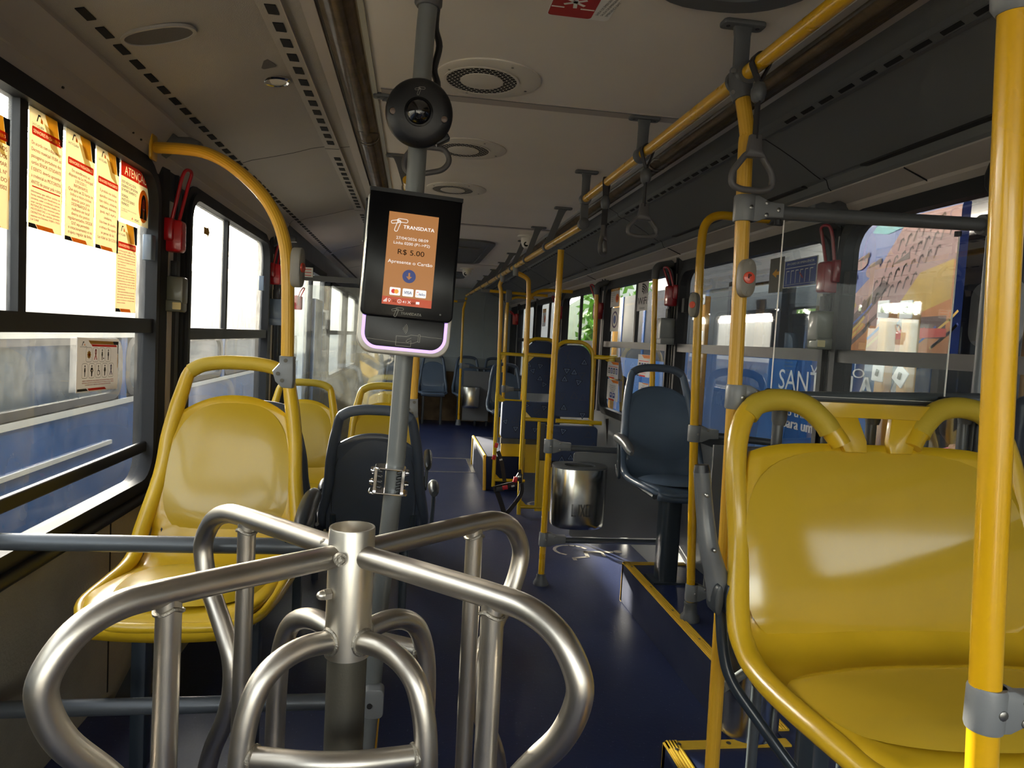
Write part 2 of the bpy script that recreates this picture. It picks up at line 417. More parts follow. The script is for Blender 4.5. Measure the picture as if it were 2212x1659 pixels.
# text -> mesh data
_tc = {}
def text_geo(s):
    if s in _tc: return _tc[s]
    cu = bpy.data.curves.new('t', 'FONT'); cu.body = s; cu.size = 1.0; cu.resolution_u = 3
    o = bpy.data.objects.new('t', cu); col.objects.link(o)
    dg = bpy.context.evaluated_depsgraph_get(); me = bpy.data.meshes.new_from_object(o.evaluated_get(dg))
    vs = [tuple(v.co) for v in me.vertices]; fs = [tuple(p.vertices) for p in me.polygons]
    bpy.data.objects.remove(o); bpy.data.curves.remove(cu); bpy.data.meshes.remove(me)
    _tc[s] = (vs, fs); return _tc[s]
class Board:
    # flat printed thing: o origin (lower left), u right, v up
    def __init__(s, o, u, v, parent): s.o = V(o); s.u = V(u).normalized(); s.v = V(v).normalized(); s.n = s.u.cross(s.v); s.p = parent; s.d = {}
    def P(s, x, y, l): return s.o+s.u*x+s.v*y+s.n*l*.0004
    def mb(s, key, m): return s.d.setdefault((key, m), MB())
    def rect(s, key, m, x0, y0, x1, y1, l=1): s.mb(key, m).poly([s.P(x0, y0, l), s.P(x1, y0, l), s.P(x1, y1, l), s.P(x0, y1, l)])
    def poly(s, key, m, pts, l=1): s.mb(key, m).poly([s.P(x, y, l) for x, y in pts])
    def disc(s, key, m, x, y, a, b=None, l=1, n=24): b = b or a; s.mb(key, m).poly([s.P(x+a*cos(2*pi*i/n), y+b*sin(2*pi*i/n), l) for i in range(n)])
    def line(s, key, m, pts, w, l=1, closed=False):
        if closed: pts = list(pts)+[pts[0]]
        for (x0, y0), (x1, y1) in zip(pts, pts[1:]):
            dx, dy = x1-x0, y1-y0; L = hypot(dx, dy) or 1; ex, ey = dx/L*w*.25, dy/L*w*.25; nx, ny = -dy/L*w/2, dx/L*w/2
            s.poly(key, m, [(x0-ex+nx, y0-ey+ny), (x1+ex+nx, y1+ey+ny), (x1+ex-nx, y1+ey-ny), (x0-ex-nx, y0-ey-ny)], l)
    def text(s, m, t, x, y, h, w=None, align='c', l=3, bold=0., key='lettering', rot=0.):
        vs, fs = text_geo(t)
        if not vs: return
        x0 = min(a[0] for a in vs); x1 = max(a[0] for a in vs); tw = (x1-x0)
        sy = h/.72; sx = sy if w is None else min(sy*1.4, w/tw) if tw > 0 else sy
        if align == 'j' and w: sx = w/tw
        ox = {'c': -(x0+x1)/2, 'l': -x0, 'r': -x1, 'j': -x0}[align]
        cr, sr = cos(rot), sin(rot)
        for b in ((0, 0),) if not bold else ((0, 0), (bold, 0), (-bold, 0)):
            pp = []
            for a in vs:
                lx = (a[0]+ox)*sx+b[0]; ly = (a[1]-.36)*sy
                pp.append(s.P(x+lx*cr-ly*sr, y+lx*sr+ly*cr, l+(.15 if b[0] else 0)))
            s.mb(key, m).add(pp, fs)
    def knock(s, key, m, outline, t, x, y, h, w, l=2):
        # printed bar with the letters left unprinted
        vs, fs = text_geo(t); x0 = min(a[0] for a in vs); x1 = max(a[0] for a in vs); sy = h/.72; sx = min(sy*1.5, w/(x1-x0))
        bm = bmesh.new(); tv = [bm.verts.new(((a[0]-(x0+x1)/2)*sx+x, (a[1]-.36)*sy+y, 0)) for a in vs]
        cnt = {}
        for f in fs:
            for i in range(len(f)):
                k = tuple(sorted((f[i], f[(i+1) % len(f)]))); cnt[k] = cnt.get(k, 0)+1
        es = []
        for (a, b), c in cnt.items():
            if c == 1:
                try: es.append(bm.edges.new((tv[a], tv[b])))
                except ValueError: pass
        bmesh.ops.delete(bm, geom=[v for v in bm.verts if not v.link_edges], context='VERTS')
        ov = [bm.verts.new((p[0], p[1], 0)) for p in outline]; es += [bm.edges.new((ov[i], ov[(i+1) % len(ov)])) for i in range(len(ov))]
        bmesh.ops.remove_doubles(bm, verts=bm.verts, dist=1e-6)
        bmesh.ops.triangle_fill(bm, edges=list(bm.edges), use_beauty=False, normal=(0, 0, 1))
        bm.verts.index_update(); s.mb(key, m).add([s.P(v.co.x, v.co.y, l) for v in bm.verts], [tuple(v.index for v in f.verts) for f in bm.faces]); bm.free()
    def done(s):
        for (key, m), mb in s.d.items(): mb.build(key, m, s.p, smooth=False, recalc=False)
# =================================================================== SETTING
XL, XR = -.87, 1.50
Y0, Y1 = -1.9, 11.25
def S(name, m, mb, parent=None, **k):
    o = mb.build(name, m, parent, **k)
    if parent is None: o['kind'] = 'structure'
    return o
# ---- floor
S('floor', 'floor_blue', MB().box(XL-.05, Y0, -.04, XR+.08, Y1, 0))
b = MB(); b.box(.765, Y0, 0, XR+.05, 1.885, .2); b.box(1.135, 1.885, 0, XR+.05, 3.525, .2)
plat = S('floor_platform_right', 'floor_blue', b, smooth=False)
for bx in ((.760, Y0, .002, .766, 1.885, .197), (1.130, 1.89, .002, 1.136, 3.525, .197), (.766, 1.884, .002, 1.13, 1.890, .197), (1.136, 3.524, .002, XR, 3.530, .197)): MB().box(*bx).build('riser', 'riser_blue', plat, smooth=False)
S('floor_platform_left', 'floor_blue', MB().box(XL-.02, Y0, 0, -.055, 2.19, .195), smooth=False)
def edge_strip(name, pts, z, w=.038, inward=(0, 0, 1)):
    # grooved yellow nosing along an edge, with a lip folding down
    mb = MB()
    for (x0, y0, ux, uy), (x1, y1, _, _) in zip(pts, pts[1:]):
        a = V((x0, y0, z)); c = V((x1, y1, z)); t = (c-a).normalized(); n = V((ux, uy, 0))
        L = (c-a).length; mid = (a+c)/2
        mb.obox(mid+n*w*.5+V((0, 0, .002)), t, n, (0, 0, 1), L/2, w/2, .0035)
        for q in (.15, .38, .62, .85): mb.obox(mid+n*w*q+V((0, 0, .0062)), t, n, (0, 0, 1), L/2, w*.055, .0012)
        mb.obox(mid-n*.002-V((0, 0, .014)), t, n, (0, 0, 1), L/2, .002, .016)
    return mb
mb = edge_strip('e', [(1.135, 1.93, 1, 0), (1.135, 3.525, 1, 0)], .2)
mb.obox((1.30, 3.506, .202), (1, 0, 0), (0, 1, 0), (0, 0, 1), .165, .018, .0035)
mb.obox((1.133, 3.515, .1), (0, 0, 1), (0, 1, 0), (1, 0, 0), .1, .012, .003)
s1 = S('trim_1', 'yellow_trim', mb)
sc_ = MB()
for i in range(6): sc_.lathe((1.154, 1.99+.29*i, .2055), (0, 0, 1), [(.006, 0), (.006, .0016), (.004, .003)], 10)
sc_.build('screw', 'screw', s1)
mb = edge_strip('e', [(.765, .4, 1, 0), (.765, 1.885, 1, 0)], .2)
mb.obox((.95, 1.866, .202), (1, 0, 0), (0, 1, 0), (0, 0, 1), .185, .018, .0035)
mb.obox((.763, 1.876, .1), (0, 0, 1), (0, 1, 0), (1, 0, 0), .1, .011, .003)
s1 = S('trim_2', 'yellow_trim', mb)
sc_ = MB()
for x, y in ((.784, 1.84), (.784, 1.5), (.80, 1.866), (.95, 1.866)): sc_.lathe((x, y, .2055), (0, 0, 1), [(.007, 0), (.007, .0016), (.004, .003)], 10)
sc_.build('screw', 'screw', s1)
mb = edge_strip('e', [(-.055, .4, -1, 0), (-.055, 2.19, -1, 0)], .195)
S('trim_3', 'yellow_trim', mb)
# floor hatch outline
h = MB()
ya, yb_ = atZ(1025, 1021, 0).y, atZ(1005, 991, 0).y
h.box(-.2, ya-.012, 0, .66, ya+.012, .003); h.box(-.2, yb_-.012, 0, .66, yb_+.012, .003); h.box(.62, ya, 0, .665, yb_, .004)
S('trim_4', 'edge_alu', h, smooth=False)
# ---- windows
def rr(y0, y1, z0, z1, r, X, k=6):
    a = (y1-y0)/2; b_ = (z1-z0)/2
    return [V((X, (y0+y1)/2+p, (z0+z1)/2+q)) for p, q in rrect(a, b_, r, k)]
WN = [0]
def window(X, y0, y1, z0, z1, zb, div, inw, gu, gl, r=.09, fr=.045, barh=.045):
    WN[0] += 1
    w = struct('window_%d' % WN[0], (X, (y0+y1)/2, z0))
    mb = MB(); mb.ringplate(rr(y0-fr, y1+fr, z0-fr, z1+fr, r+fr*.7, X), rr(y0, y1, z0, z1, r, X), (inw, 0, 0), -.03, .022)
    mb.ringplate(rr(y0-fr*.45, y1+fr*.45, z0-fr*.45, z1+fr*.45, r+fr*.3, X), rr(y0+.006, y1-.006, z0+.006, z1-.006, r, X), (inw, 0, 0), .0, .034)
    mb.build('window_frame', 'rubber', w, sharp=50)
    b = MB(); b.box(X-.012, y0, zb-barh/2, X+.026*inw if inw > 0 else X+.012, y1, zb+barh/2) if inw > 0 else b.box(X-.026, y0, zb-barh/2, X+.012, y1, zb+barh/2)
    for d in div: b.box(X-.012, d-.016, zb, X+.012, d+.016, z1)
    b.build('glazing_bar', 'rubber_dark', w, smooth=False)
    # upper and lower panes
    u = MB(); u.poly([V((X-.004*inw, p.y, max(p.z, zb))) for p in rr(y0, y1, z0, z1, r, X)]); u.build('upper_pane', gu, w, smooth=False)
    l = MB(); l.poly([V((X-.006*inw, p.y, min(p.z, zb))) for p in rr(y0, y1, z0, z1, r, X)]); l.build('lower_pane', gl, w, smooth=False)
    # latches on the divider
    return w
LW = [(-1.6, -.1, .9, 1.79, 1.32, []), (.35, 2.47, .81, 1.795, 1.31, [1.705]), (2.82, 4.26, .82, 1.80, 1.285, [3.42])]
for y0, y1, z0, z1, zb, d in LW: window(XL, y0, y1, z0, z1, zb, d, 1, 'glass_left_up', 'glass_left_low')
RW = [(-1.6, .1, .5, 1.79, 1.32, []), (.55, 2.328, .98, 1.79, 1.335, []), (2.42, 3.87, .90, 1.765, 1.335, [3.16]), (4.03, 5.45, .84, 1.765, 1.335, [4.72]),
      (5.70, 7.05, .84, 1.77, 1.335, [6.38]), (7.25, 8.60, .84, 1.77, 1.335, [7.9]), (8.8, 10.1, .84, 1.77, 1.335, [9.4])]
for y0, y1 in ((7.3, 8.8), (9.1, 10.6)): window(XL, y0, y1, .86, 1.78, 1.3, [], 1, 'glass_left_up', 'glass_left_low')  # rear left windows, out of view, added so daylight reaches the back
for y0, y1, z0, z1, zb, d in RW: window(XR, y0, y1, z0, z1, zb, d, -1, 'glass_right', 'glass_right')
# ---- walls around the windows (box strips; openings left free)
def wall(name, X, th, wins, extra, mlow, mup, zt):
    lo = MB(); up = MB(); x0, x1 = sorted((X, X+th))
    ys = Y0
    for (y0, y1, z0, z1, zb, d) in wins:
        up.box(x0, ys, z0-.03, x1, y0-.02, zt)
        lo.box(x0, ys, -.1, x1, y0-.02, z0-.03)
        lo.box(x0, y0-.02, -.1, x1, y1+.02, z0-.03); up.box(x0, y0-.02, z1+.03, x1, y1+.02, zt)
        ys = y1+.02
    ye = extra
    up.box(x0, ys, .8, x1, ye, zt); lo.box(x0, ys, -.1, x1, ye, .8)
    w = lo.build(name, mlow, None, smooth=False); w['kind'] = 'structure'
    up.build('upper_lining', mup, w, smooth=False)
    return w
wl = wall('wall_left', XL, -.04, LW, 4.95, 'wall_low', 'rubber', 2.0)
wr = wall('wall_right', XR, .04, RW, Y1, 'panel_grey', 'rubber', 2.0)
# rest of the left wall behind the doorway
b = MB(); b.box(XL-.04, 7.0, -.1, XL, Y1, .82); b.box(XL-.04, 7.0, 1.82, XL, Y1, 2.1); b.box(XL-.04, 4.95, 1.86, XL, 7.0, 2.1)
for y0, y1 in ((7.0, 7.25), (8.85, 9.05), (10.65, Y1)): b.box(XL-.04, y0, .8, XL, y1, 1.84)
S('wall_left_back', 'panel_grey', b, smooth=False)
# vertical seam and lower corner brace of the left side lining
b = MB(); b.box(XL, 2.222, .2, XL+.002, 2.228, .78); S('trim_5', 'hole_black', b, smooth=False)
b = MB(); b.box(XL, .3, .745, XL+.035, 2.50, .772); b.box(XL, .3, .772, XL+.012, 2.50, .80)
b.tube([(XL+.03, .3, .758), (XL+.03, 2.50, .758)], .016, 10)
S('trim_6', 'rubber_dark', b)
b = MB(); b.obox((XL+.05, 2.36, .21), V((0, .30, .10)), (1, 0, 0), V((0, -.1, .3)), .16, .03, .012); S('trim_7', 'frame_steel_dark', b, smooth=False)
b = MB(); b.slab([V((XL+.004, .2, .913))+V((a_, 0, c_)) for a_, c_ in rrect(.009, .0175, .006, 3)], (0, 1, 0), 0, 2.30)
g_ = thing('window_guard_bar', (XL+.02, .2, .913), 'black horizontal guard bar across the lower left window', 'bar'); b.build('bar', 'rubber_dark', g_)
# pillar linings (dark grey rubbery columns with a beige strip)
PN = [8]
def pillar(X, y0, y1, inw, z0=.2, z1=1.86):
    mb = MB(); w = y1-y0
    prof = [(y0, 0), (y0+.02, .018), (y0+w*.3, .024), (y0+w*.34, .016), (y0+w*.62, .016), (y0+w*.66, .026), (y1-.02, .02), (y1, 0)]
    vs = [V((X+inw*d, y, z)) for z in (z0, z1) for y, d in prof]; n = len(prof)
    mb.add(vs, [(i, i+1, n+i+1, n+i) for i in range(n-1)]+[tuple(range(n-1, -1, -1)), tuple(range(n, 2*n))])
    s = S('trim_%d' % PN[0], 'rubber', mb, sharp=25); PN[0] += 1
    m2 = MB(); m2.box(min(X+inw*.016, X+inw*.020), y0+w*.40, z0, max(X+inw*.016, X+inw*.020), y0+w*.58, z1-.1); m2.build('inlay_strip', 'trim_beige', s, smooth=False)
pillar(XL, 2.525, 2.755, 1, .8, 1.84)
pillar(XL, 4.32, 4.56, 1)
for a, c in ((2.348, 2.402), (3.92, 3.985), (5.50, 5.65), (7.10, 7.20), (8.65, 8.75), (10.15, 10.4)): pillar(XR, a, c, -1, .8)
# ---- ceiling
ce = S('ceiling', 'ceiling_beige', MB().box(-.155, Y0, 2.10, .91, Y1, 2.13), smooth=False)
m_ = MB()
for y in (2.36, 4.93, 7.55): m_.obox((.38, y, 2.0985), (1, 0, 0), (0, 1, 0), (0, 0, 1), .52, .028, .0015)
m_.build('seam_strip', 'trim_beige', ce, smooth=False)
m_ = MB()
for y in (2.334, 4.904): m_.obox((.38, y, 2.0975), (1, 0, 0), (0, 1, 0), (0, 0, 1), .52, .002, .0012)
m_.build('seam_gap', 'bracket_grey', ce, smooth=False)
def sweep_y(name, m, pts, y0, y1, th=.012):
    # extrude a cross-section polyline (x,z) along y with thickness (outwards/up)
    n = len(pts); vs = []
    for y in (y0, y1):
        for x, z in pts: vs.append(V((x, y, z)))
        for x, z in reversed(pts): vs.append(V((x, y, z+th)))
    N = 2*n; fs = [(i, (i+1) % N, N+(i+1) % N, N+i) for i in range(N)]+[tuple(range(N)), tuple(range(2*N-1, N-1, -1))]
    return MB().add(vs, fs)
LCOVE = [(-.300, 2.104), (-.345, 2.096), (-.347, 2.088), (-.405, 2.086), (-.407, 2.094), (-.46, 2.082), (-.53, 2.058), (-.60, 2.038), (-.70, 2.012), (-.735, 1.998), (-.742, 2.006), (-.775, 1.998), (-.790, 1.984), (-.800, 1.965)]
ysg = [Y0, -.2, 1.45, 3.12, 4.62, 6.3, 7.9, 9.5, Y1]
cv = S('ceiling_cove_left', 'cove_lit', sweep_y('', '', LCOVE, Y0, Y1), sharp=30)
g = MB()
for y in ysg[1:-1]:
    for (x0, z0), (x1, z1) in zip(LCOVE, LCOVE[1:]): g.obox(((x0+x1)/2, y, (z0+z1)/2-.0004), (x1-x0, 0, z1-z0), (0, 1, 0), (z0-z1, 0, x1-x0), hypot(x1-x0, z1-z0)/2, .0022, .0006)
g.build('seam', 'rubber_dark', cv, smooth=False)
sl = MB(); ep = MB()
def slots(mb, x, z, y0, y1, pitch, ln, wd, du=(1, 0, 0), dn=(0, 0, -1)):
    y = y0
    while y < y1:
        mb.obox((x, y, z), (0, 1, 0), du, dn, ln/2, wd/2, .0012, 0); y += pitch
for a, c in zip(ysg, ysg[1:]):
    slots(sl, -.373, 2.0862, a+.17, c-.09, .1, .052, .026)
    slots(sl, -.757, 2.0008, a+.30, c+.20, .1, .060, .020, (1, 0, .24), (.24, 0, -1))
    ep.obox((-.373, c-.055, 2.088), (0, 1, 0), (1, 0, 0), (0, 0, 1), .004, .03, .003)
sl.build('slot_row', 'hole_black', cv, smooth=False)
sl2 = MB(); sl2.box(-.3465, Y0, 2.085, -.3435, Y1, 2.100); sl2.build('lip', 'trim_beige', cv, smooth=False)
RCOVE = [(1.045, 2.104), (1.075, 2.088), (1.105, 2.072), (1.110, 2.058), (1.128, 2.048), (1.142, 2.050), (1.20, 2.022), (1.27, 1.985), (1.33, 1.948), (1.352, 1.936), (1.358, 1.944), (1.375, 1.934), (1.385, 1.908), (1.40, 1.896)]
cr = S('ceiling_cove_right', 'cove_shaded', sweep_y('', '', RCOVE, Y0, Y1), sharp=30)
ysr = [Y0, -.9, .7, 2.31, 3.95, 5.6, 7.2, 8.8, Y1]
g = MB(); sl = MB(); gr = MB()
for y in ysr[1:-1]:
    for (x0, z0), (x1, z1) in zip(RCOVE, RCOVE[1:]): g.obox(((x0+x1)/2, y+(.10 if x0 < 1.3 else 0)*0, (z0+z1)/2-.0004), (x1-x0, 0, z1-z0), (0, 1, 0), (z0-z1, 0, x1-x0), hypot(x1-x0, z1-z0)/2, .0022, .0006)
for a, c in zip(ysr, ysr[1:]):
    slots(sl, 1.119, 2.0525, a+.17, c-.12, .095, .060, .012, (1, 0, -.5), (-.5, 0, -1))
    gr.box(1.352, a+.12, 1.930, 1.376, c-.22, 1.9385)
    sl_ = None
g.build('seam', 'hole_black', cr, smooth=False); sl.build('slot_row', 'hole_black', cr, smooth=False); gr.build('groove', 'rubber_dark', cr, smooth=False)
lp = MB()
for a, c in zip(ysr, ysr[1:]): lp.box(1.128, a+.12, 2.0455, 1.1425, c-.10, 2.0485)
lp.build('lip', 'bracket_grey', cr, smooth=False)
# beige trims under the coves
S('trim_%d' % PN[0], 'trim_beige', sweep_y('', '', [(-.795, 1.963), (-.815, 1.93), (-.832, 1.905), (-.838, 1.873), (-.842, 1.870), (-.856, 1.835), (-.862, 1.812)], Y0, 4.6, .01), sharp=20); PN[0] += 1
b = MB()
for y, z in ((.95, 1.85), (.97, 1.84), (1.0, 1.855), (1.03, 1.845), (2.25, 1.872), (2.31, 1.868), (1.80, 1.90), (1.83, 1.86)): b.lathe((-.84, y, z), (1, 0, -.4), [(.003, 0), (.003, .004)], 8)
S('trim_%d' % PN[0], 'ink_black', b); PN[0] += 1
S('trim_%d' % PN[0], 'trim_beige', sweep_y('', '', [(1.395, 1.895), (1.44, 1.878), (1.47, 1.866), (1.474, 1.856), (1.496, 1.832)], Y0, Y1, .01), sharp=20); PN[0] += 1
b = MB()
for y in (1.94, 3.9, 5.8, 7.7): b.obox((1.445, y, 1.874), (1, 0, -.4), (0, 1, 0), (.4, 0, 1), .055, .0012, .002)
S('trim_%d' % PN[0], 'hole_black', b, smooth=False); PN[0] += 1
# aluminium strips beside the light tubes
for x0, x1, m in ((-.302, -.268, 'trim_beige'), (-.168, -.153, 'aluminium'), (.905, .928, 'aluminium'), (1.012, 1.047, 'aluminium')):
    S('trim_%d' % PN[0], m, MB().box(x0, Y0, 2.094, x1, Y1, 2.106), smooth=False); PN[0] += 1
# outer roof shell of the bus
b = MB(); b.slab([V((x, Y0-.3, z)) for x, z in ((-1.0, 2.02), (-.98, 2.30), (-.80, 2.44), (1.45, 2.44), (1.62, 2.30), (1.64, 2.02), (1.56, 2.02), (1.54, 2.22), (1.40, 2.36), (-.76, 2.36), (-.90, 2.22), (-.93, 2.02))], (0, 1, 0), 0, Y1-Y0+.5)
S('roof_shell', 'bus_white', b, smooth=False)
# rear wall, engine cover
rw = S('wall_back', 'rear_wall', MB().box(XL-.04, Y1, -.1, XR+.04, Y1+.05, 2.15), smooth=False)
b = MB(); b.box(XL, Y1-.07, 0, XR, Y1, .78); b.build('engine_cover', 'rear_dirty', rw, smooth=False)
b = MB(); b.box(XL, Y1-.10, .78, XR, Y1, 1.0); b.obox(((XL+XR)/2, Y1-.012, 1.22), (1, 0, 0), (0, 0, 1), (0, 1, 0), 1.1, .09, .008); b.build('ledge', 'rear_wall', rw, smooth=False)
b = MB(); b.box(XR-.42, Y1-.06, 1.0, XR, Y1, 2.0); b.build('corner_lining', 'rear_wall', rw, smooth=False)
# wall behind the camera with windscreen opening (lets daylight in from the front)
b = MB(); b.box(XL, Y0-.05, -.1, XR, Y0, .85); b.box(XL, Y0-.05, 1.9, XR, Y0, 2.15)
S('wall_front', 'panel_grey', b, smooth=False)
# header and door on the left behind the seats
S('trim_%d' % PN[0], 'bracket_grey', MB().box(XL, 4.58, 1.628, .0, 4.62, 1.66), smooth=False); PN[0] += 1
d = struct('door_1', (XL, 6.0, 0))
b = MB(); b.box(XL-.03, 4.98, -.05, XL+.02, 5.04, 1.86); b.box(XL-.03, 6.02, -.05, XL+.02, 6.10, 1.86); b.box(XL-.03, 6.92, -.05, XL+.02, 7.0, 1.86); b.box(XL-.03, 4.98, 1.80, XL+.02, 7.0, 1.86)
b.build('door_frame', 'rubber_dark', d, smooth=False)
b = MB(); b.box(XL+.01, 6.1, .0, XL+.05, 6.55, 1.58); b.build('door_leaf', 'bus_light_blue', d, smooth=False)
b = MB(); b.box(XL+.01, 6.6, .0, XL+.05, 6.9, 1.75); b.build('door_leaf', 'bus_dark', d, smooth=False)
b = MB(); b.poly([(XL, 5.04, 0), (XL, 6.02, 0), (XL, 6.02, 1.8), (XL, 5.04, 1.8)]); b.build('pane', 'glass_left_up', d, smooth=False)
# ceiling light tubes: things
def light_tube(x, y0, y1, label, grp):
    t = thing('ceiling_light', (x, y0, 2.06), label, 'light', grp)
    MB().box(x-.044, y0, 2.112, x+.044, y1, 2.128).build('housing', 'steel_light', t, smooth=False)
    vs = MB(); n = 12
    def fn(u, v): a = pi*u; return V((x-.044*cos(a), lerp(y0, y1, v), 2.102-.036*sin(a)))
    vs.grid(fn, n, 1); vs.build('lamp_cover', 'tube_cover', t)
    c = MB()
    for y in (y0+.01, y1-.01):
        c.add([V((x-.046*cos(pi*i/12), yy, 2.103-.039*sin(pi*i/12))) for yy in (y-.009, y+.009) for i in range(13)], [(i, i+1, 14+i, 13+i) for i in range(12)])
    c.build('collar', 'tube_cover', t)
    MB().tube([(x, y0+.05, 2.10), (x, y1-.05, 2.10)], .013, 10).build('lamp', 'lens_white', t)
for i, (a, c) in enumerate(((Y0, .6), (.62, 2.9), (2.92, 5.2), (5.22, 7.5), (7.52, 9.8))):
    wh = ['over the front of the bus', 'above the card reader pole', 'passing over the second ceiling fan', 'beyond the third ceiling fan', 'near the back wall'][i]
    light_tube(-.217, a, c, 'amber tinted unlit light tube along the left ceiling edge, '+wh, 'left row of ceiling light tubes')
    wh = ['beginning at the top frame edge', 'behind the first hanging strap', 'behind the second and third straps', 'beside the leaning brackets', 'near the back wall'][i]
    light_tube(.970, a, c, 'amber tinted unlit light tube above the yellow handrail, '+wh, 'right row of ceiling light tubes')
# =================================================================== PEOPLE-SIDE OBJECTS
# ---------- seats (local: x across, y to the back (+), sits facing -y, z up)
def seat_parts(root, W, shell_m, pad_m, grip_m, arches, leg='pair', back_view=False, zf=.0, grips=True, struts=True):
    H = 1.04
    hwT = [(.40, .215), (.62, .210), (.80, .196), (.90, .181), (.97, .163), (1.02, .14), (1.04, .12)]
    ext = (W-.43)/2
    def hw(z): return interp(hwT, z)+ext
    def yb(z): return .0+.17*max(0, (z-.42))/.62+.02*max(0, z-.8)
    ztop = .925
    # profile of the moulded shell: t -> (y, z, halfwidth)
    prof = []
    for i in range(15):
        z = lerp(ztop, .58, i/14); prof.append((yb(z), z, hw(z)-.020))
    for a in range(1, 7):
        t = radians(90*a/6); prof.append((yb(.58)-.105*(1-cos(t)), .58-.105*sin(t), hw(.58)-.022+.010*a/6))
    for i in range(1, 9):
        y = lerp(-.085, -.395, i/8); w_ = .203-.0*i; w_ = w_ if i < 6 else [.202, .196, .184][i-6]
        prof.append((y, .475+.022*sin(pi*.5*i/8), w_+ext))
    prof.append((-.420, .490, .168+ext)); prof.append((-.434, .468, .170+ext)); prof.append((-.428, .445, .170+ext))
    n = len(prof); ns = 16
    def fn(u, v):
        k = v*(n-1); i = min(int(k), n-2); f = k-i
        y = lerp(prof[i][0], prof[i+1][0], f); z = lerp(prof[i][1], prof[i+1][1], f); w_ = lerp(prof[i][2], prof[i+1][2], f)
        s = u*2-1; x = s*w_
        if i < 15:   # hollow of the back and curved top edge
            y += .014*(1-min(1, abs(s)**2.4)) - .012*abs(s)**4
            if ext < .05: z -= .055*max(0, (1-k/5))*abs(s)**2.2
            else: z -= .02*max(0, (1-k/5))*abs(s)**6
        elif i > 20: z -= .010*(1-abs(s)**2)
        return V((x, y, z))
    MB().grid(fn, ns, n-1).build('shell', shell_m, root, sharp=60, solid=.013)
    # backrest pad, both faces
    def pad(zc, b, a, sgn, h, taper, name, m, sq=2.8, off=.0):
        mb = MB(); nr, na = 7, 40; vs = []
        for r in range(nr+1):
            q = r/nr
            for k in range(na):
                t = 2*pi*k/na; c_, s_ = cos(t), sin(t)
                ex = math.copysign(abs(c_)**(2/sq), c_); ez = math.copysign(abs(s_)**(2/sq), s_)
                z = zc+b*ez*q; x = (a+ext)*ex*q*(1-taper*(z-zc)/b*.5)
                bul = h*(1-q**5)
                s = x/(hw(z)-.022)
                y = yb(z)+.014*(1-min(1, abs(s)**2.4))-.012*abs(s)**4
                vs.append(V((x, y-sgn*(bul+off), z)))
        fs = []
        for r in range(1, nr):
            for k in range(na): l = (k+1) % na; fs.append((r*na+k, r*na+l, (r+1)*na+l, (r+1)*na+k))
        fs.append(tuple(na+k for k in range(na)))
        mb.add(vs, fs); return mb.build(name, m, root, sharp=60)
    pad(.715, .190, .168, 1, .016, .16, 'back_pad', pad_m, off=.007) if arches == 1 else pad(.695, .217, .186, 1, .020, .10, 'back_pad', pad_m, sq=3.4, off=.008)
    if back_view:
        pad(.675, .225, .166, -1, .012, .16, 'rear_panel', pad_m, off=.0065)
        # thin moulded outline around the rear panel
        pts = []
        for k in range(48):
            t = 2*pi*k/48; c_, s_ = cos(t), sin(t); sq = 2.8
            ex = math.copysign(abs(c_)**(2/sq), c_); ez = math.copysign(abs(s_)**(2/sq), s_)
            z = .675+.23*ez; x = (.170+ext)*ex*(1-.16*(z-.675)/.225*.5)
            s = x/(hw(z)-.022); pts.append(V((x, yb(z)+.014*(1-min(1, abs(s)**2.4))-.012*abs(s)**4+.0075, z)))
        MB().tube(pts, .0018, 6, closed=True).build('groove', 'seat_line', root)
    # seat cushion
    mb = MB(); nr, na = 7, 44; vs = []
    for r in range(nr+1):
        q = r/nr
        for k in range(na):
            t = 2*pi*k/na; c_, s_ = cos(t), sin(t); sq = 3.0
            ex = math.copysign(abs(c_)**(2/sq), c_); ey = math.copysign(abs(s_)**(2/sq), s_)
            ca = .170 if arches == 1 else .192; yy = -.235+.172*ey*q; x = (ca+ext)*ex*q*(1+.10*(yy+.235)/.172*(-1 if ext < .05 else -.3)*-1)
            zz = .494+(.022 if arches == 1 else .030)*(1-q**5)-.012*(1-min(1, abs(ex*q)))*0+.010*(-(yy+.235)/.17)
            vs.append(V((x, yy, zz)))
    fs = []
    for r in range(1, nr):
        for k in range(na): l = (k+1) % na; fs.append((r*na+k, r*na+l, (r+1)*na+l, (r+1)*na+k))
    fs.append(tuple(na+k for k in range(na)))
    mb.add(vs, fs); mb.build('seat_cushion', pad_m, root, sharp=60)
    # edge frame running up the sides and over the top as hand grip
    def P(x, z, dy=0): return V((x, yb(z)+dy, z))
    if arches == 1:
        half = [(-.178, -.418, .478), (-.206, -.35, .490), (-.211, -.20, .486), (-.210, -.10, .487), (-.209, -.035, .506), (-.209, .012, .560)]
        side = [V((p[0]-ext, p[1], p[2])) for p in half]+[P(-hw(z)+.020, z) for z in (.7, .8, .87, .93)]+[P(-.138, .990), P(-.105, 1.010), P(-.055, 1.020)]
        full = side+[P(0, 1.022)]+[V((-p.x, p.y, p.z)) for p in reversed(side)]
        full += [V((.10+ext, -.436, .470)), V((0, -.438, .469)), V((-.10-ext, -.436, .470)), full[0]]
        sp = smooth(full, 4)
        MB().tube(sp[:-1], [(.0215 if p.z < .9 else lerp(.0215, .0185, min(1, (p.z-.9)/.09))) if p.z > .60 else lerp(.0110, .0215, max(0, min(1, (p.y+.40)/.42))) for p in sp[:-1]], 12, closed=True).build('edge_frame', shell_m, root)
        if grips:
            gp = smooth([P(-.137, .991), P(-.105, 1.010), P(-.055, 1.020), P(0, 1.022), P(.055, 1.020), P(.105, 1.010), P(.137, .991)], 4)
            MB().tube(gp, .0208, 14).build('hand_grip', grip_m, root)
    else:
        e = W/2
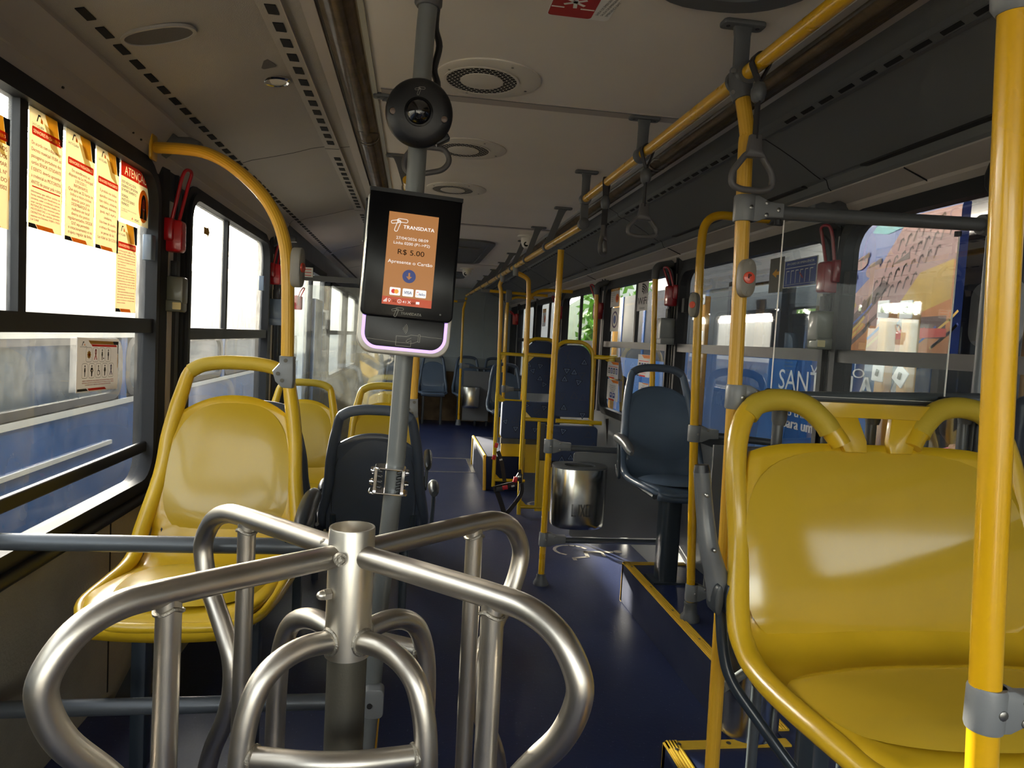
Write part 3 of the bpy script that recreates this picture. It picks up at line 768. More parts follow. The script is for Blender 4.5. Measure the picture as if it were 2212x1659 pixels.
        sideL = [V((p[0]-ext, p[1], p[2])) for p in [(.0, -.440, .466), (-.10, -.440, .468), (-.178, -.425, .478), (-.206, -.35, .490), (-.213, -.20, .486), (-.212, -.10, .488), (-.212, -.035, .508), (-.212, .012, .562)]]+[P(-e+.025, z) for z in (.7, .8)]+[P(-e+.03, .90), P(-e+.052, .975), P(-e+.09, 1.012), P(-e+.15, 1.024), P(-e+.21, 1.012), P(-e+.25, .982), P(-e+.283, .940), P(-e+.292, .925)]
        wb = MB()
        sl_ = smooth(sideL, 4); rr2 = [.0235 if p.z > .60 else lerp(.021, .0245, max(0, min(1, (p.y+.40)/.42))) for p in sl_]; wb.tube(sl_, rr2, 14)
        wb.tube([V((-p.x, p.y, p.z)) for p in sl_], rr2, 14)
        wb.build('edge_frame', shell_m, root)
        gg = MB()
        for sx in (-1, 1): gg.tube(smooth([P(sx*(-e+.062), .984), P(sx*(-e+.09), 1.012), P(sx*(-e+.15), 1.024), P(sx*(-e+.21), 1.012), P(sx*(-e+.252), .978), P(sx*(-e+.268), .955)], 4), .026, 14)
        gg.build('hand_grip', grip_m, root)
        cm = MB()
        h0 = e-.245
        cm.slab([P(-h0, 1.018), P(-h0*.45, .90), P(h0*.45, .90), P(h0, 1.018), P(h0, 1.003), P(h0*.78, .995)]+[P(h0*.30, .915), P(-h0*.30, .915), P(-h0*.78, .995), P(-h0, 1.003)], (0, 1, 0), -.012, .012, .002) if False else None
        for sx in (-1, 1):
            cm.slab([P(sx*h0*1.02, 1.022), P(sx*h0*.34, .998), P(sx*h0*.20, .935), P(sx*h0*.22, .910), P(sx*h0*.62, .910)], (0, 1, 0), -.009, .010, .004)
        cm.slab([P(-h0*1.05, 1.024), P(h0*1.05, 1.024), P(h0*.9, .990), P(-h0*.9, .990)], (0, 1, 0), -.0145, .0145, .004)
        cm.build('centre_strut', shell_m, root)
    # under-frame
    fm = MB()
    for sx in (-1, 1):
        fm.tube(fil([(sx*(W/2-.05), .05, .57), (sx*(W/2-.05), .02, .45), (sx*(W/2-.05), -.38, .45)], .04), .013, 8)
    fm.box(-W/2+.05, -.30, .435, W/2-.05, -.26, .455); fm.box(-W/2+.05, -.08, .435, W/2-.05, -.04, .455)
    fm.build('under_frame', 'frame_steel_dark', root)
    if leg == 'pair':
        for sx in (-1, 1):
            MB().slab([V((sx*(W/2-.08)+p, -.18+q, 0)) for p, q in rrect(.018, .025, .005, 2)], (0, 0, 1), 0, .44).build('leg', 'frame_steel_dark', root)
    elif leg == 'post':
        m = MB(); m.slab([V((p-.02, -.20+q, 0)) for p, q in rrect(.045, .055, .02, 3)], (0, 0, 1), .01, .44)
        m.box(-.10, -.27, 0, .06, -.13, .010); m.build('leg', 'frame_steel_dark', root)
def armrest(root, x, side, m='armrest_dark', up=False, y0=.0):
    # padded arm on a bent tube
    t = MB(); t.tube(fil([(x, y0+.03, .52), (x+.01*side, y0-.06, .46), (x+.015*side, y0-.04, .60), (x+.015*side, y0-.02, .66)], .03), .009, 8)
    t.build('arm_bracket', 'frame_steel_dark', root)
    pts = smooth([(x+.015*side, y0+.03, .66), (x+.015*side, y0-.05, .668), (x+.015*side, y0-.16, .655), (x+.015*side, y0-.25, .625)], 4)
    MB().tube(pts, [(.022+.006*sin(pi*i/(len(pts)-1)))*(.55 if i in (0, len(pts)-1) else .86 if i in (1, len(pts)-2) else 1) for i in range(len(pts))], 14, ell=(1.0, .85)).build('armrest', m, root)

def local(o): WL[o.as_pointer()] = V((0, 0, 0)); return o
def glob(o): WL[o.as_pointer()] = o.location.copy(); return o
# near left yellow seat
s = thing('bus_seat', (-.508, 2.03, .195), 'glossy yellow single seat facing the turnstile beside the left window, nearest of all', 'seat', 'yellow moulded seats')
local(s)
seat_parts(s, .43, 'yellow_shell', 'yellow_plastic', 'yellow_grip', 1)
armrest(s, .235, 1, 'armrest_dark')
near_yellow = s
# mid-left pair turned away
g0 = thing('bus_seat', (-.135, 3.02, 0), 'dark grey seat with its back to us directly behind the card reader pole', 'seat', 'grey seats turned away')
g0.rotation_euler = (0, 0, pi)
local(g0)
seat_parts(g0, .43, 'seat_back_grey', 'seat_back_grey', 'grip_grey', 1, back_view=True)
armrest(g0, -.235, -1, 'armrest_dark')
g1 = copy_tree(g0); g1.location = (-.60, 3.02, 0); g1['label'] = 'dark grey seat with its back to us, half hidden behind the near yellow window seat'
# yellow pair beyond
y1 = copy_tree(near_yellow); y1.location = (-.145, 4.0, 0); y1['label'] = 'yellow seat seen through the handle of the grey seat behind the card reader pole'
y2 = copy_tree(near_yellow); y2.location = (-.60, 4.0, 0); y2['label'] = 'yellow seat by the glass partition, just right of the curved ribbed pole'
# right grey single on platform
r0 = thing('bus_seat', (1.285, 3.46, .2), 'blue-grey single seat on one post on the yellow-edged platform by the right windows', 'seat', 'blue-grey seats')
local(r0)
seat_parts(r0, .43, 'seat_grey', 'seat_grey', 'grip_grey', 1, leg='post')
armrest(r0, -.23, -1, 'armrest_grey')
# rear seats
rb = thing('bus_seat', (0, 0, 0), 'blue-grey seat of the back row, alone left of the thin rear pole', 'seat', 'back row of blue-grey seats')
seat_parts(rb, .43, 'seat_grey', 'seat_grey', 'grip_grey', 1, leg='pair')
rb.location = (.31, 10.85, 0)
for x, y, lab in ((.83, 10.85, 'blue-grey back row seat behind the small rear bin'), (1.275, 10.85, 'blue-grey back row seat in the right rear corner'),
                  (-.2, 10.85, 'blue-grey back row seat seen through the glass partition, right one'), (-.62, 10.85, 'blue-grey back row seat seen through the glass partition, against the left wall'),
                  (1.12, 8.47, 'blue-grey single seat standing ahead of the back row, behind the yellow cage posts')):
    c = copy_tree(rb); c.location = (x, y, 0); c['label'] = lab
# big double seat on the right
D = thing('double_bus_seat', (1.095, 1.395, .2), 'big glossy yellow double seat with two hand grips filling the lower right', 'seat')
local(D)
seat_parts(D, .765, 'yellow_shell', 'yellow_plastic_gloss', 'yellow_grip', 2)
glob(D)
# scuffs
MB().tube([atY(1919, 1367, 1.42)+V((0, 0, 0)), atY(1950, 1357, 1.42), atY(1983, 1346, 1.42)], [.0004, .0014, .0004], 6).build('scuff_mark', 'ink_black', D) if False else None
# folded-up armrest with its tube
A = MB()
ap = [atY(1516, 1018, 1.47), atY(1522, 1100, 1.47), atY(1531, 1180, 1.46), atY(1546, 1240, 1.46), atY(1556, 1290, 1.46)]
A.tube(smooth(ap, 4), [.017+.010*(i/16)**1.6 for i in range(17)], 14, ell=(.75, 1.1)); A.build('armrest', 'armrest_grey', D)
c = MB(); c.tube([atY(1516, 1004, 1.47), atY(1516, 1020, 1.47)], [.014, .0175], 14, ell=(.75, 1.1)); c.build('armrest_cap', 'black_plastic', D)
A = MB()
for dx in (-.012, .012): A.slab([atY(1556, 1290, 1.45)+V((dx+.010*cos(a), -.022, .034*sin(a))) for a in [2*pi*i/16 for i in range(16)]], (0, 1, 0), 0, .05, .003)
A.build('armrest_hinge', 'armrest_dark', D)
A = MB(); A.tube(smooth([atY(1557, 1316, 1.47), atY(1562, 1400, 1.46), atY(1580, 1470, 1.44), atY(1640, 1560, 1.40), atY(1705, 1650, 1.36), atY(1790, 1760, 1.30)], 5), .0125, 12); A.build('arm_tube', 'frame_steel_dark', D)
sm = MB()
for x, y in ((1528, 1071), (1544, 1190), (1550, 1304), (1572, 1304)):
    sm.lathe(atY(x, y, 1.435), (0, -1, 0), [(.0045, -.006), (.0045, .001), (.003, .002)], 10)
sm.build('screw', 'screw', D)

# ---------- fittings
def clamp(root, p, d, axis=(0, 0, 1), L=.085, rad=.024, arm=.075, m='fitting_grey', scr=4, name='tube_clamp'):
    p = V(p); d = V(d).normalized(); w = V(axis).normalized(); f = w.cross(d).normalized()
    if f.y > 0: f = -f
    mb = MB(); mb.lathe(p-w*L/2, w, [(rad*.93, 0), (rad, .004), (rad, L-.004), (rad*.93, L)], 24)
    a = [(0, -L*.5), (rad, -L*.5), (rad+arm*.45, -L*.30), (rad+arm, -L*.27), (rad+arm, L*.27), (rad+arm*.45, L*.30), (rad, L*.5), (0, L*.5)]
    mb.slab([p+d*x+w*z for x, z in a], f, -rad*.78, rad*.78, .004)
    o = mb.build(name, m, root)
    s = MB()
    for x, z in [(rad*.2, 0), (rad+arm*.32, .02*L/.085), (rad+arm*.32, -.02*L/.085), (rad+arm*.78, 0)][:scr]:
        s.lathe(p+d*x+w*z+f*(rad*.78 if x > rad*.5 else rad*.97), f, [(.0055, -.002), (.0055, .0012), (.0035, .0022)], 10)
    s.build('screw', 'screw', o)
    return o
def pole(name, pts, r, m, label, cat='pole', grp=None, base=None, ribs=None, **k):
    t = thing(name, pts[0], label, cat, grp)
    MB().tube(pts, r, 20).build('tube', m, t)
    if base:
        MB().lathe(V(pts[0]), (0, 0, 1), [(.034, 0), (.034, .012), (.026, .02), (.024, .05), (.021, .055)], 20).build('foot', base, t)
    return t
R_ = .0168
# big near pole on the right
p0, p1 = atY(2121, 1640, .66), atY(2193, 20, .66)
dd = (p1-p0).normalized(); pb = p0-dd*((p0.z-.2)/dd.z)
t = thing('yellow_pole', pb, 'thick bright yellow pole nearest the camera at the right edge', 'pole')
MB().tube([pb, p1+dd*.02], .0155, 24).build('tube', 'yellow_paint', t)
pc = lerp(p0, p1, (1640-1527)/1620)
clamp(t, atY(2129, 1527, .66), (1, .0, 0), L=.048, rad=.0195, arm=.05, m='fitting_grey', scr=4)
MB().lathe(atY(2193, 30, .66), dd, [(.017, 0), (.022, .008), (.023, .05), (.02, .07)], 20).build('top_cup', 'fitting_grey', t)
# ribbed pole carrying the stop button, right of centre
pA = V((.7775, 1.60, .2)); pm = atY(1597, 640, 1.60); pt = atY(1603, 205, 1.61)
t = thing('yellow_pole', pA, 'ribbed yellow pole carrying the red stop button beside the double seat', 'pole')
MB().rib_tube(smooth([pA, atY(1540, 1620, 1.6), atY(1572, 1100, 1.6), pm, atY(1610, 330, 1.6), atY(1614, 290, 1.6), pt], 6), R_, 16, .0004).build('tube', 'yellow_ribbed', t)
clamp(t, atY(1608, 451, 1.6), (1, .02, 0), L=.06, rad=.0255, arm=.065, scr=4)
clamp(t, atY(1590, 857, 1.6), (1, .02, 0), L=.058, rad=.0255, arm=.060, scr=4)
def stop_button(root, p, face, hgt=.088, showp=True):
    p = V(p); f = V(face).normalized(); z = V((0, 0, 1)); u = z.cross(f).normalized()
    prof = []
    for k in range(36):
        a = 2*pi*k/36; prof.append((.0195*math.copysign(abs(cos(a))**.75, cos(a)), hgt/2*math.copysign(abs(sin(a))**.72, sin(a))))
    o = thing('stop_button', p, root, 'button', 'stop request buttons')
    mb = MB(); mb.slab([p+u*x+z*y for x, y in prof], f, -.004, .026, .006); mb.build('housing', 'lens_white' if False else 'handle_light', o)
    MB().lathe(p+f*.026, f, [(.0138, -.002), (.0138, .0012), (.0128, .0026), (.008, .0030)], 28).build('button', 'button_red', o)
    if showp:
        bd = Board(p+f*.0296, u, z, o); bd.text('ink_black', 'P', 0, .0035, .011, l=1, bold=.0005); bd.done()
    s = MB()
    for q in (-.034, .034): s.lathe(p+f*.026+z*q, f, [(.004, -.002), (.004, .001)], 12)
    s.build('screw', 'handle_light', o)
    return o
mat('handle_light', rgb(126, 121, 112), .5, bump=.05, bscale=300)
mat('button_red', rgb(216, 66, 30), .35, coat=.4)
stop_button('grey stop button box with red round P on the ribbed pole by the double seat', atY(1600, 603, 1.60)+V((0, -.0165, 0)), (0, -1, .0))
# second pole with curved top (behind)
q0 = V((1.195, 2.77, .2)); q1 = atY(1500, 900, 2.77); q2 = atY(1512, 560, 2.77)
t = thing('yellow_pole', q0, 'smooth yellow pole curving over to the right wall, standing on the platform edge', 'pole')
MB().tube(fil([q0+V((0, 0, .04)), q1, q2, atY(1522, 462, 2.77), V((1.48, 2.77, atY(1522, 462, 2.77).z))], [0, .3, .3, .09, 0], 10), .0175, 20).build('tube', 'yellow_paint', t)
MB().lathe(q0, (0, 0, 1), [(.040, 0), (.040, .018), (.030, .03), (.026, .06), (.028, .075), (.022, .08)], 20).build('foot', 'dark_fitting', t)
clamp(t, q0+V((0, 0, .12)), (1, 0, 0), L=.07, rad=.027, arm=.07, scr=2)
clamp(t, atY(1500, 936, 2.77), (1, 0, 0), L=.068, rad=.027, arm=.07, scr=2)
clamp(t, V((1.44, 2.77, atY(1522, 462, 2.77).z)), (0, 0, 1), axis=(1, 0, 0), L=.06, rad=.024, arm=.03, m='dark_fitting', scr=0, name='wall_socket')
MB().tube([atY(1527, 940, 2.77), (1.49, 2.77, atY(1527, 940, 2.77).z-.02)], .015, 14).build('side_rail', 'rail_dark', t)
MB().tube([q0+V((.07, 0, .12)), (1.49, 2.77, .32)], .014, 14).build('lower_rail', 'rail_dark', t)
MB().box(q0.x+.05, 2.765, .33, 1.49, 2.775, atY(1527, 940, 2.77).z-.04).build('panel', 'panel_grey', t, smooth=False)
stop_button('grey stop button box seen from the side, on the pole behind the double seat', atY(1508, 660, 2.77)+V((-.8, -.6, 0))*.0185, (-.8, -.6, 0), .10, False)
# centre pole B with bin panel
b0 = V((.749, 3.757, 0)); b1 = atY(1212, 540, 3.757)
t = thing('yellow_pole', b0, 'yellow pole in the middle of the aisle beside the LIXO bin', 'pole')
MB().tube([b0+V((0, 0, .03)), b1], .0175, 20).build('tube', 'yellow_paint', t)
MB().lathe(b0, (0, 0, 1), [(.042, 0), (.042, .012), (.032, .03), (.026, .045), (.024, .06)], 20).build('foot', 'dark_fitting', t)
clamp(t, atY(1186, 963, 3.757), (1, .0, 0), L=.075, rad=.028, arm=.09, scr=3)
clamp(t, atY(1175, 1164, 3.757), (1, .0, 0), L=.075, rad=.028, arm=.09, scr=2)
t = thing('modesty_panel', (.88, 3.76, .22), 'low grey partition panel between two tubes behind the LIXO bin', 'partition')
zt = atY(1300, 970, 3.757).z; zl = atY(1300, 1168, 3.757).z
MB().tube([(.85, 3.757, zt), (1.49, 3.757, zt-.012)], .017, 16).build('top_rail', 'rail_dark', t)
MB().tube([(.85, 3.757, zl), (1.49, 3.757, zl-.004)], .016, 16).build('bottom_rail', 'rail_dark', t)
MB().slab([V((1.19+x, 3.757, (zt+zl)/2+z)) for x, z in rrect(.30, (zt-zl)/2-.02, .02)], (0, 1, 0), -.005, .005).build('panel', 'panel_grey', t)
# bins
def bin_(loc, label, text=True, w=.145, d=.11, h=.29, grp='steel waste bins', grpn='waste_bin'):
    t = thing(grpn, loc, label, 'bin', grp); x, y, z = loc
    def oval(s, zz, q=18): # flattened D plan
        return [V((x+w*s*math.copysign(abs(cos(2*pi*k/40))**.7, cos(2*pi*k/40)), y+d*s*math.copysign(abs(sin(2*pi*k/40))**.85, sin(2*pi*k/40)), zz)) for k in range(40)]
    mb = MB(); L = [oval(.90, z), oval(.97, z+.008), oval(1, z+.03), oval(1, z+h-.004), oval(.985, z+h)]
    vs = [p for l in L for p in l]; n = 40
    fs = [(k*n+i, k*n+(i+1) % n, (k+1)*n+(i+1) % n, (k+1)*n+i) for k in range(4) for i in range(n)]+[tuple(range(n-1, -1, -1))]
    mb.add(vs, fs); mb.build('body', 'bin_steel', t)
    mb = MB(); o1 = oval(1.0, z+h); i1 = [V((x+(p.x-x)*.56, y+(p.y-y)*.52-.0*d, z+h)) for p in o1]
    mb.ringplate(o1, i1, (0, 0, 1), -.004, .006); mb.build('lid', 'dark_fitting', t)
    mb = MB(); L = [i1, [p-V((0, 0, .05)) for p in i1], [V((x+(p.x-x)*.9, y+(p.y-y)*.9, z+h-.16)) for p in i1]]
    vs = [p for l in L for p in l]; fs = [(k*n+i, k*n+(i+1) % n, (k+1)*n+(i+1) % n, (k+1)*n+i) for k in range(2) for i in range(n)]+[tuple(2*n+i for i in range(n))]
    mb.add(vs, fs); mb.build('inner_funnel', 'bin_steel', t)
    if text:
        mb = MB(); seg = {'L': [((0, 1), (0, 0)), ((0, 0), (.7, 0))], 'I': [((.3, 1), (.3, 0))], 'X': [((0, 1), (.75, 0)), ((.75, 1), (0, 0))], 'O': [((0, 0), (0, 1)), ((0, 1), (.7, 1)), ((.7, 1), (.7, 0)), ((.7, 0), (0, 0))]}
        xo = -.052
        for ch in 'LIXO':
            for (a, b_), (c_, d_) in seg[ch]:
                L_ = hypot((c_-a)*.026, (d_-b_)*.058); nn = int(L_/.0042)
                nx, nz = -(d_-b_)*.058/L_, (c_-a)*.026/L_
                for lane in (-.0022, .0022):
                    for i in range(nn+1):
                        q = i/max(nn, 1); px_ = x+xo+(a+(c_-a)*q)*.026+nx*lane; pz = z+.075+(b_+(d_-b_)*q)*.058+nz*lane
                        yy = y-d*(max(0, 1-abs((px_-x)/w)**(2/.7)))**(.85/2)
                        mb.obox((px_, yy-.0003, pz), (1, 0, 0), (0, 0, 1), (0, 1, 0), .0016, .0016, .0014)
            xo += {'L': .027, 'I': .018, 'X': .029, 'O': .03}[ch]
        mb.build('lettering', 'bin_dots', t, smooth=False)
    return t
bin_((atY(1250, 1010, 3.62).x+.005, 3.62, atY(1250, 1143, 3.5).z-.01), 'brushed steel LIXO waste bin hung on the low grey panel', h=.315)
bin_((.845, 10.18, .32), 'small steel waste bin far back beside the thin rear pole', False, .13, .09, .30)
bt = thing('waste_bin', (.945, 1.79, .29), 'brushed steel bin mostly hidden under and behind the double seat', 'bin', 'steel waste bins')
MB().lathe((.945, 1.76, .295), (0, 0, 1), [(.05, 0), (.074, .012), (.08, .03), (.08, .38), (.075, .39)], 32).build('body', 'bin_steel', bt)
MB().tube([(.79, 1.61, .50), (.90, 1.70, .50)], .012, 10).build('mount', 'fitting_grey', bt)
# ---------- turnstile
HB = V((-.0885, 1.206, 0))
T = thing('turnstile', (HB.x, HB.y, 0), 'four-armed brushed steel turnstile filling the lower left foreground', 'turnstile')
h = MB(); h.lathe(HB+V((0, 0, .778)), (0, 0, 1), [(.030, 0), (.0385, .002), (.0385, .220), (.0375, .2225), (.0345, .2225), (.0345, .195), (.0001, .195)], 40)
h.build('hub', 'steel_light', T)
MB().lathe(HB, (0, 0, 1), [(.06, 0), (.06, .01), (.0335, .012), (.0335, .80)], 32).build('post', 'post_dark', T)
k = MB(); k.box(HB.x+.004, HB.y-.012, .974, HB.x+.014, HB.y-.006, .978); k.build('cable_end', 'ink_darkred', T, smooth=False)
PROF = [(.02, .955), (.16, .9565), (.30, .957), (.365, .953), (.415, .93), (.447, .885), (.448, .845), (.425, .79), (.375, .725), (.338, .665), (.333, .60), (.355, .53), (.395, .455), (.415, .39), (.41, .32), (.36, .25), (.25, .20), (.03, .20)]
INN = [(.02, .808), (.075, .815), (.12, .808), (.155, .785), (.175, .745), (.186, .69), (.19, .60), (.19, .45), (.19, .30), (.17, .24), (.12, .21), (.03, .205)]
angs = (220, 317, 136, 41)
for i, a in enumerate(angs):
    ar = radians(a); d = V((cos(ar), sin(ar), 0)); n = V((-sin(ar), cos(ar), 0))
    arm = MB().tube(smooth([HB+d*r+V((0, 0, z)) for r, z in PROF], 6), .0192, 20).build('arm', 'steel', T)
    bar = MB().tube([HB+d*.300+V((0, 0, .955)), HB+d*.302+V((0, 0, .60)), HB+d*.305+V((0, 0, .22))], .0172, 18); bar.build('upright', 'steel', arm)
    w = MB(); w.tube([HB+d*.3+V((.0185*cos(q)*1, .0185*sin(q), .9385-.010*abs(cos(q-ar)))) for q in [2*pi*j/20 for j in range(20)]], .0032, 6, closed=True); w.build('weld', 'weld', arm)
    inn = MB().tube(smooth([HB+d*r+V((0, 0, z)) for r, z in INN], 5), .0185, 18).build('inner_hoop', 'steel', T)
    w = MB(); c = HB+d*.039+V((0, 0, .811)); u2 = n
    w.tube([c+u2*.0195*cos(q)+V((0, 0, .0205*sin(q)))-d*.004*abs(cos(q)) for q in [2*pi*j/22 for j in range(22)]], .0038, 7, closed=True); w.build('weld', 'weld', inn)
for a, c_, z in ((220, 317, .672), (136, 41, .728)):
    A_, C_ = radians(a), radians(c_); p = HB+V((cos(A_), sin(A_), 0))*.183; q = HB+V((cos(C_), sin(C_), 0))*.183
    mid = (p+q)/2; out = (mid-HB).normalized()
    pp = V((0, 0, z)); pts = fil([p+pp, mid+out*.045+pp+V((0, 0, .012)), q+pp], .10, 10)
    o = MB().tube(pts, .0172, 18).build('cross_tube', 'steel', T)
    w = MB()
    for e in (p, q):
        dr = (mid+out*.045-e).normalized(); dr = V((dr.x, dr.y, 0)).normalized(); s_ = dr.cross(V((0, 0, 1)))
        w.tube([e+pp+dr*.017+s_*.0185*cos(t_)+V((0, 0, .0185*sin(t_))) for t_ in [2*pi*j/18 for j in range(18)]], .0036, 6, closed=True)
    w.build('weld', 'weld', o)
# bolts and the domed nut
bo = MB(); c = atY(735, 1209, 1.155); f = V((.35, -.93, .05)).normalized()
bo.lathe(c, f, [(.010, -.008), (.0105, .002), (.0105, .004)], 20); bo.lathe(c, f, [(.0065, .004), (.0065, .009), (.004, .0105)], 6)
c = atY(703, 1172, 1.24); bo.lathe(c, (-.4, -.9, .1), [(.008, -.01), (.008, .006), (.005, .009)], 10); bo.build('bolt', 'weld', T)
nb = MB(); c = HB+V((-.030, -.024, .893)); f = V((-.86, -.5, 0)).normalized()
nb.lathe(c, f, [(.0098, .0), (.0098, .012)], 6); nb.lathe(c+f*.012, f, [(.0078, 0), (.0076, .004), (.006, .0085), (.003, .011), (0.0003, .0118)], 20); nb.build('domed_nut', 'steel_light', T)
# guard rails of the turnstile
G = thing('guard_rail', (-.45, 1.58, .195), 'two level grey tubes running from the left wall to the card reader pole', 'rail')
for ya, yb2, lab in ((1170, 1181, 0), (1533, 1513, 1)):
    pL = atY(20, ya, 1.58); pR = atY(640 if not lab else 800, yb2, 1.58)
    xr = -.05; pts = [V((XL, 1.58, pL.z)), V((xr, 1.58, pR.z))]
    MB().tube(pts, .0178, 20).build('rail_tube', 'rail_dark', G)
b = MB(); pe = atY(808, 1510, 1.58)
b.slab([pe+V((x, 0, z)) for x, z in rrect(.022, .034, .012)], (0, 1, 0), -.026, .012, .004); b.build('end_clamp', 'fitting_grey', G)
b = MB(); b.lathe(atY(798, 1526, 1.553), (0, -1, 0), [(.006, -.003), (.006, .002)], 12)
b.lathe(atY(618, 1169, 1.563), (0, -1, 0), [(.0035, -.003), (.0035, .001)], 10); b.build('screw', 'black_matte', G)
for z in (.86,):
    pass
# ---------- card reader pole
PP = [atY(x, y, 1.60) for x, y in ((805, 1470), (822, 1290), (850, 1050), (878, 700), (895, 430), (916, 110), (925, 12))]
pbase = V((PP[0].x-.02, 1.6, .195))
t = thing('reader_pole', pbase, 'grey sparkling metal pole that holds the card reader and the round camera', 'pole')
MB().tube(smooth([pbase]+PP+[PP[-1]+V((.004, 0, 2.10-PP[-1].z))], 5), .0205, 28).build('tube', 'pole_grey', t)
MB().lathe(PP[-1]-V((0, 0, .004)), (0.03, 0, 1), [(.025, 0), (.030, .006), (.030, .03), (.024, .036), (.03, .05), (.05, .066)], 24).build('ceiling_socket', 'handle_grey', t)
cb = MB(); cb.tube(smooth([atY(945, 10, 1.625), atY(941, 60, 1.63), atY(949, 100, 1.63), atY(938, 150, 1.63), atY(945, 185, 1.62), atY(935, 230, 1.62)], 5), .0075, 8); cb.build('cable', 'black_plastic', t)
# clamp bracket halfway
cc = atY(841, 1034, 1.585); t2 = thing('pole_bracket', cc, 'shiny steel bracket with coiled cable clamped halfway up the card reader pole', 'bracket')
mb = MB(); tilt = V((.055, 0, 1)).normalized(); ux = V((1, 0, -.055)).normalized()
for hz, wd in ((.0255, .034), (-.0295, .043)): mb.obox(cc+tilt*hz, ux, (0, 1, 0), tilt, wd, .028, .0025, .012)
for sx in (-1, 1): mb.obox(cc+ux*sx*.030, ux, (0, 1, 0), tilt, .003, .018, .027)
mb.build('plates', 'chrome', t2, smooth=False)
mb = MB()
for sx in (-1, 1):
    for i in range(4): mb.obox(cc+ux*sx*.021+tilt*(-.018+.012*i)+V((0, -.014, 0)), V((1, 0, .25*sx)), (0, 1, 0), tilt, .006, .006, .003, .002)
mb.build('coils', 'black_plastic', t2)
mb = MB()
for sx in (-1, 1): mb.lathe(cc+ux*sx*.034+tilt*.016, ux*sx, [(.008, 0), (.009, .003), (.007, .008)], 12); mb.lathe(cc+ux*sx*.034-tilt*.010, ux*sx, [(.007, 0), (.008, .003), (.005, .009)], 12)
mb.build('nuts', 'chrome', t2)
# ---------- card reader (validator)
TL, TR, BL = atY(797, 419, 1.462), atY(997, 447, 1.476), atY(777, 745, 1.445)
u = (TR-TL).normalized(); v = (TL-BL); v = (v-u*v.dot(u)).normalized(); nrm = u.cross(v)   # nrm towards camera
cen = atY(887, 583, 1.461)
Rd = thing('card_reader', cen, 'black fare card reader with a lit orange screen showing R$ 5.00', 'card reader')
W2, H2 = .0955, .152
def RP(x, y, z=0): return cen+u*x+v*y+nrm*z
def outl(a0, a1, b0, b1, rt_, rb): # rounded bottom corners rb, top rt
    pts = []
    for (cx, cy, r, s0) in ((a1-rt_, b1-rt_, rt_, 0), (a0+rt_, b1-rt_, rt_, 90), (a0+rb, b0+rb, rb, 180), (a1-rb, b0+rb, rb, 270)):
        for i in range(9):
            q = radians(s0+90*i/8); pts.append((cx+r*cos(q), cy+r*sin(q)))
    return pts
MB().slab([RP(x, y) for x, y in outl(-.0955, .0935, -.1735, .148, .010, .034)], nrm, -.034, -.008, .005).build('rear_shell', 'aluminium', Rd)
MB().slab([RP(x, y) for x, y in outl(-.0935, .0915, -.1710, .060, .01, .032)], nrm, -.009, -.004, .001).build('base_plate', 'aluminium', Rd)
# violet light ring along the lower edge
ring = [(-.0865, -.088), (-.0865, -.128)]+[(-.0865+.032-.032*cos(radians(90*i/8)), -.1325-.032*sin(radians(90*i/8))) for i in range(9)]+[(.0845-.032+.032*sin(radians(90*i/8)), -.1325-.032*cos(radians(90*i/8))) for i in range(9)]+[(.0845, -.128), (.0845, -.088)]
ri = []
cx_, cy_ = -.001, -.09
mb = MB(); L1 = []; L2 = []
for i, (x, y) in enumerate(ring):
    a = ring[max(0, i-1)]; b_ = ring[min(len(ring)-1, i+1)]; tx, ty = b_[0]-a[0], b_[1]-a[1]; l_ = hypot(tx, ty); nx, ny = -ty/l_, tx/l_
    L1.append(RP(x, y, -.0025)); L2.append(RP(x+nx*.0062, y+ny*.0062, -.0025))
mb.add(L1+L2, [(i, i+1, len(L1)+i+1, len(L1)+i) for i in range(len(L1)-1)]); mb.build('light_strip', 'led_violet', Rd)
MB().slab([RP(x, y) for x, y in outl(-.0800, .0782, -.1582, -.08, .002, .026)], nrm, -.004, -.0018, .0006).build('tap_area', 'black_plastic', Rd)
MB().slab([RP(x, y) for x, y in outl(-.0925, .0925, -.1005, .152, .004, .014)], nrm, -.012, .0085, .004).build('front_face', 'black_gloss', Rd)
MB().slab([RP(x, y) for x, y in [(-.0935, .147), (.0935, .147), (.0935, .155), (-.0935, .155)]], nrm, -.034, .010, .002).build('top_cap', 'black_plastic', Rd)
MB().slab([RP(-.0955, y, z) for y, z in [(.05, -.03), (.05, -.014), (.13, -.014), (.14, -.03)]], u, -.004, .0, .001).build('side_key', 'black_plastic', Rd)
SC = MB(); so = RP(-.0520, -.0745, .0089)
sb = Board(so, u, v, Rd); SW, SH = .099, .185
sb.rect('screen', 'screen_orange', 0, 0, SW, SH, 0); sb.rect('status_bar', 'screen_bar', 0, 0, SW, .016, 1)
def tlogo(bd, m, x, y, s, w, l=2):
    # three rounded loops forming the maker's mark
    def cap(x0, y0, x1, y1, r):
        L = hypot(x1-x0, y1-y0); dx, dy = (x1-x0)/L, (y1-y0)/L; nx, ny = -dy, dx; p = []
        for i in range(7): a = pi*i/6; p.append((x1+r*(nx*cos(a)+dx*sin(a)), y1+r*(ny*cos(a)+dy*sin(a))))
        for i in range(7): a = pi*i/6; p.append((x0-r*(nx*cos(a)+dx*sin(a)), y0-r*(ny*cos(a)+dy*sin(a))))
        return p
    for a in ((0, .62, .42, .72, .11), (.48, .80, 1.02, .80, .13), (.30, .05, .50, .68, .12)): bd.line('logo', m, [(x+px*s, y+py*s) for px, py in cap(*a)], w, l, True)
tlogo(sb, 'screen_white', .008, .148, .026, .0011, 2)
sb.text('screen_white', 'TRANSDATA', .030, .1572, .0072, .062, 'j', 2, bold=.0001)
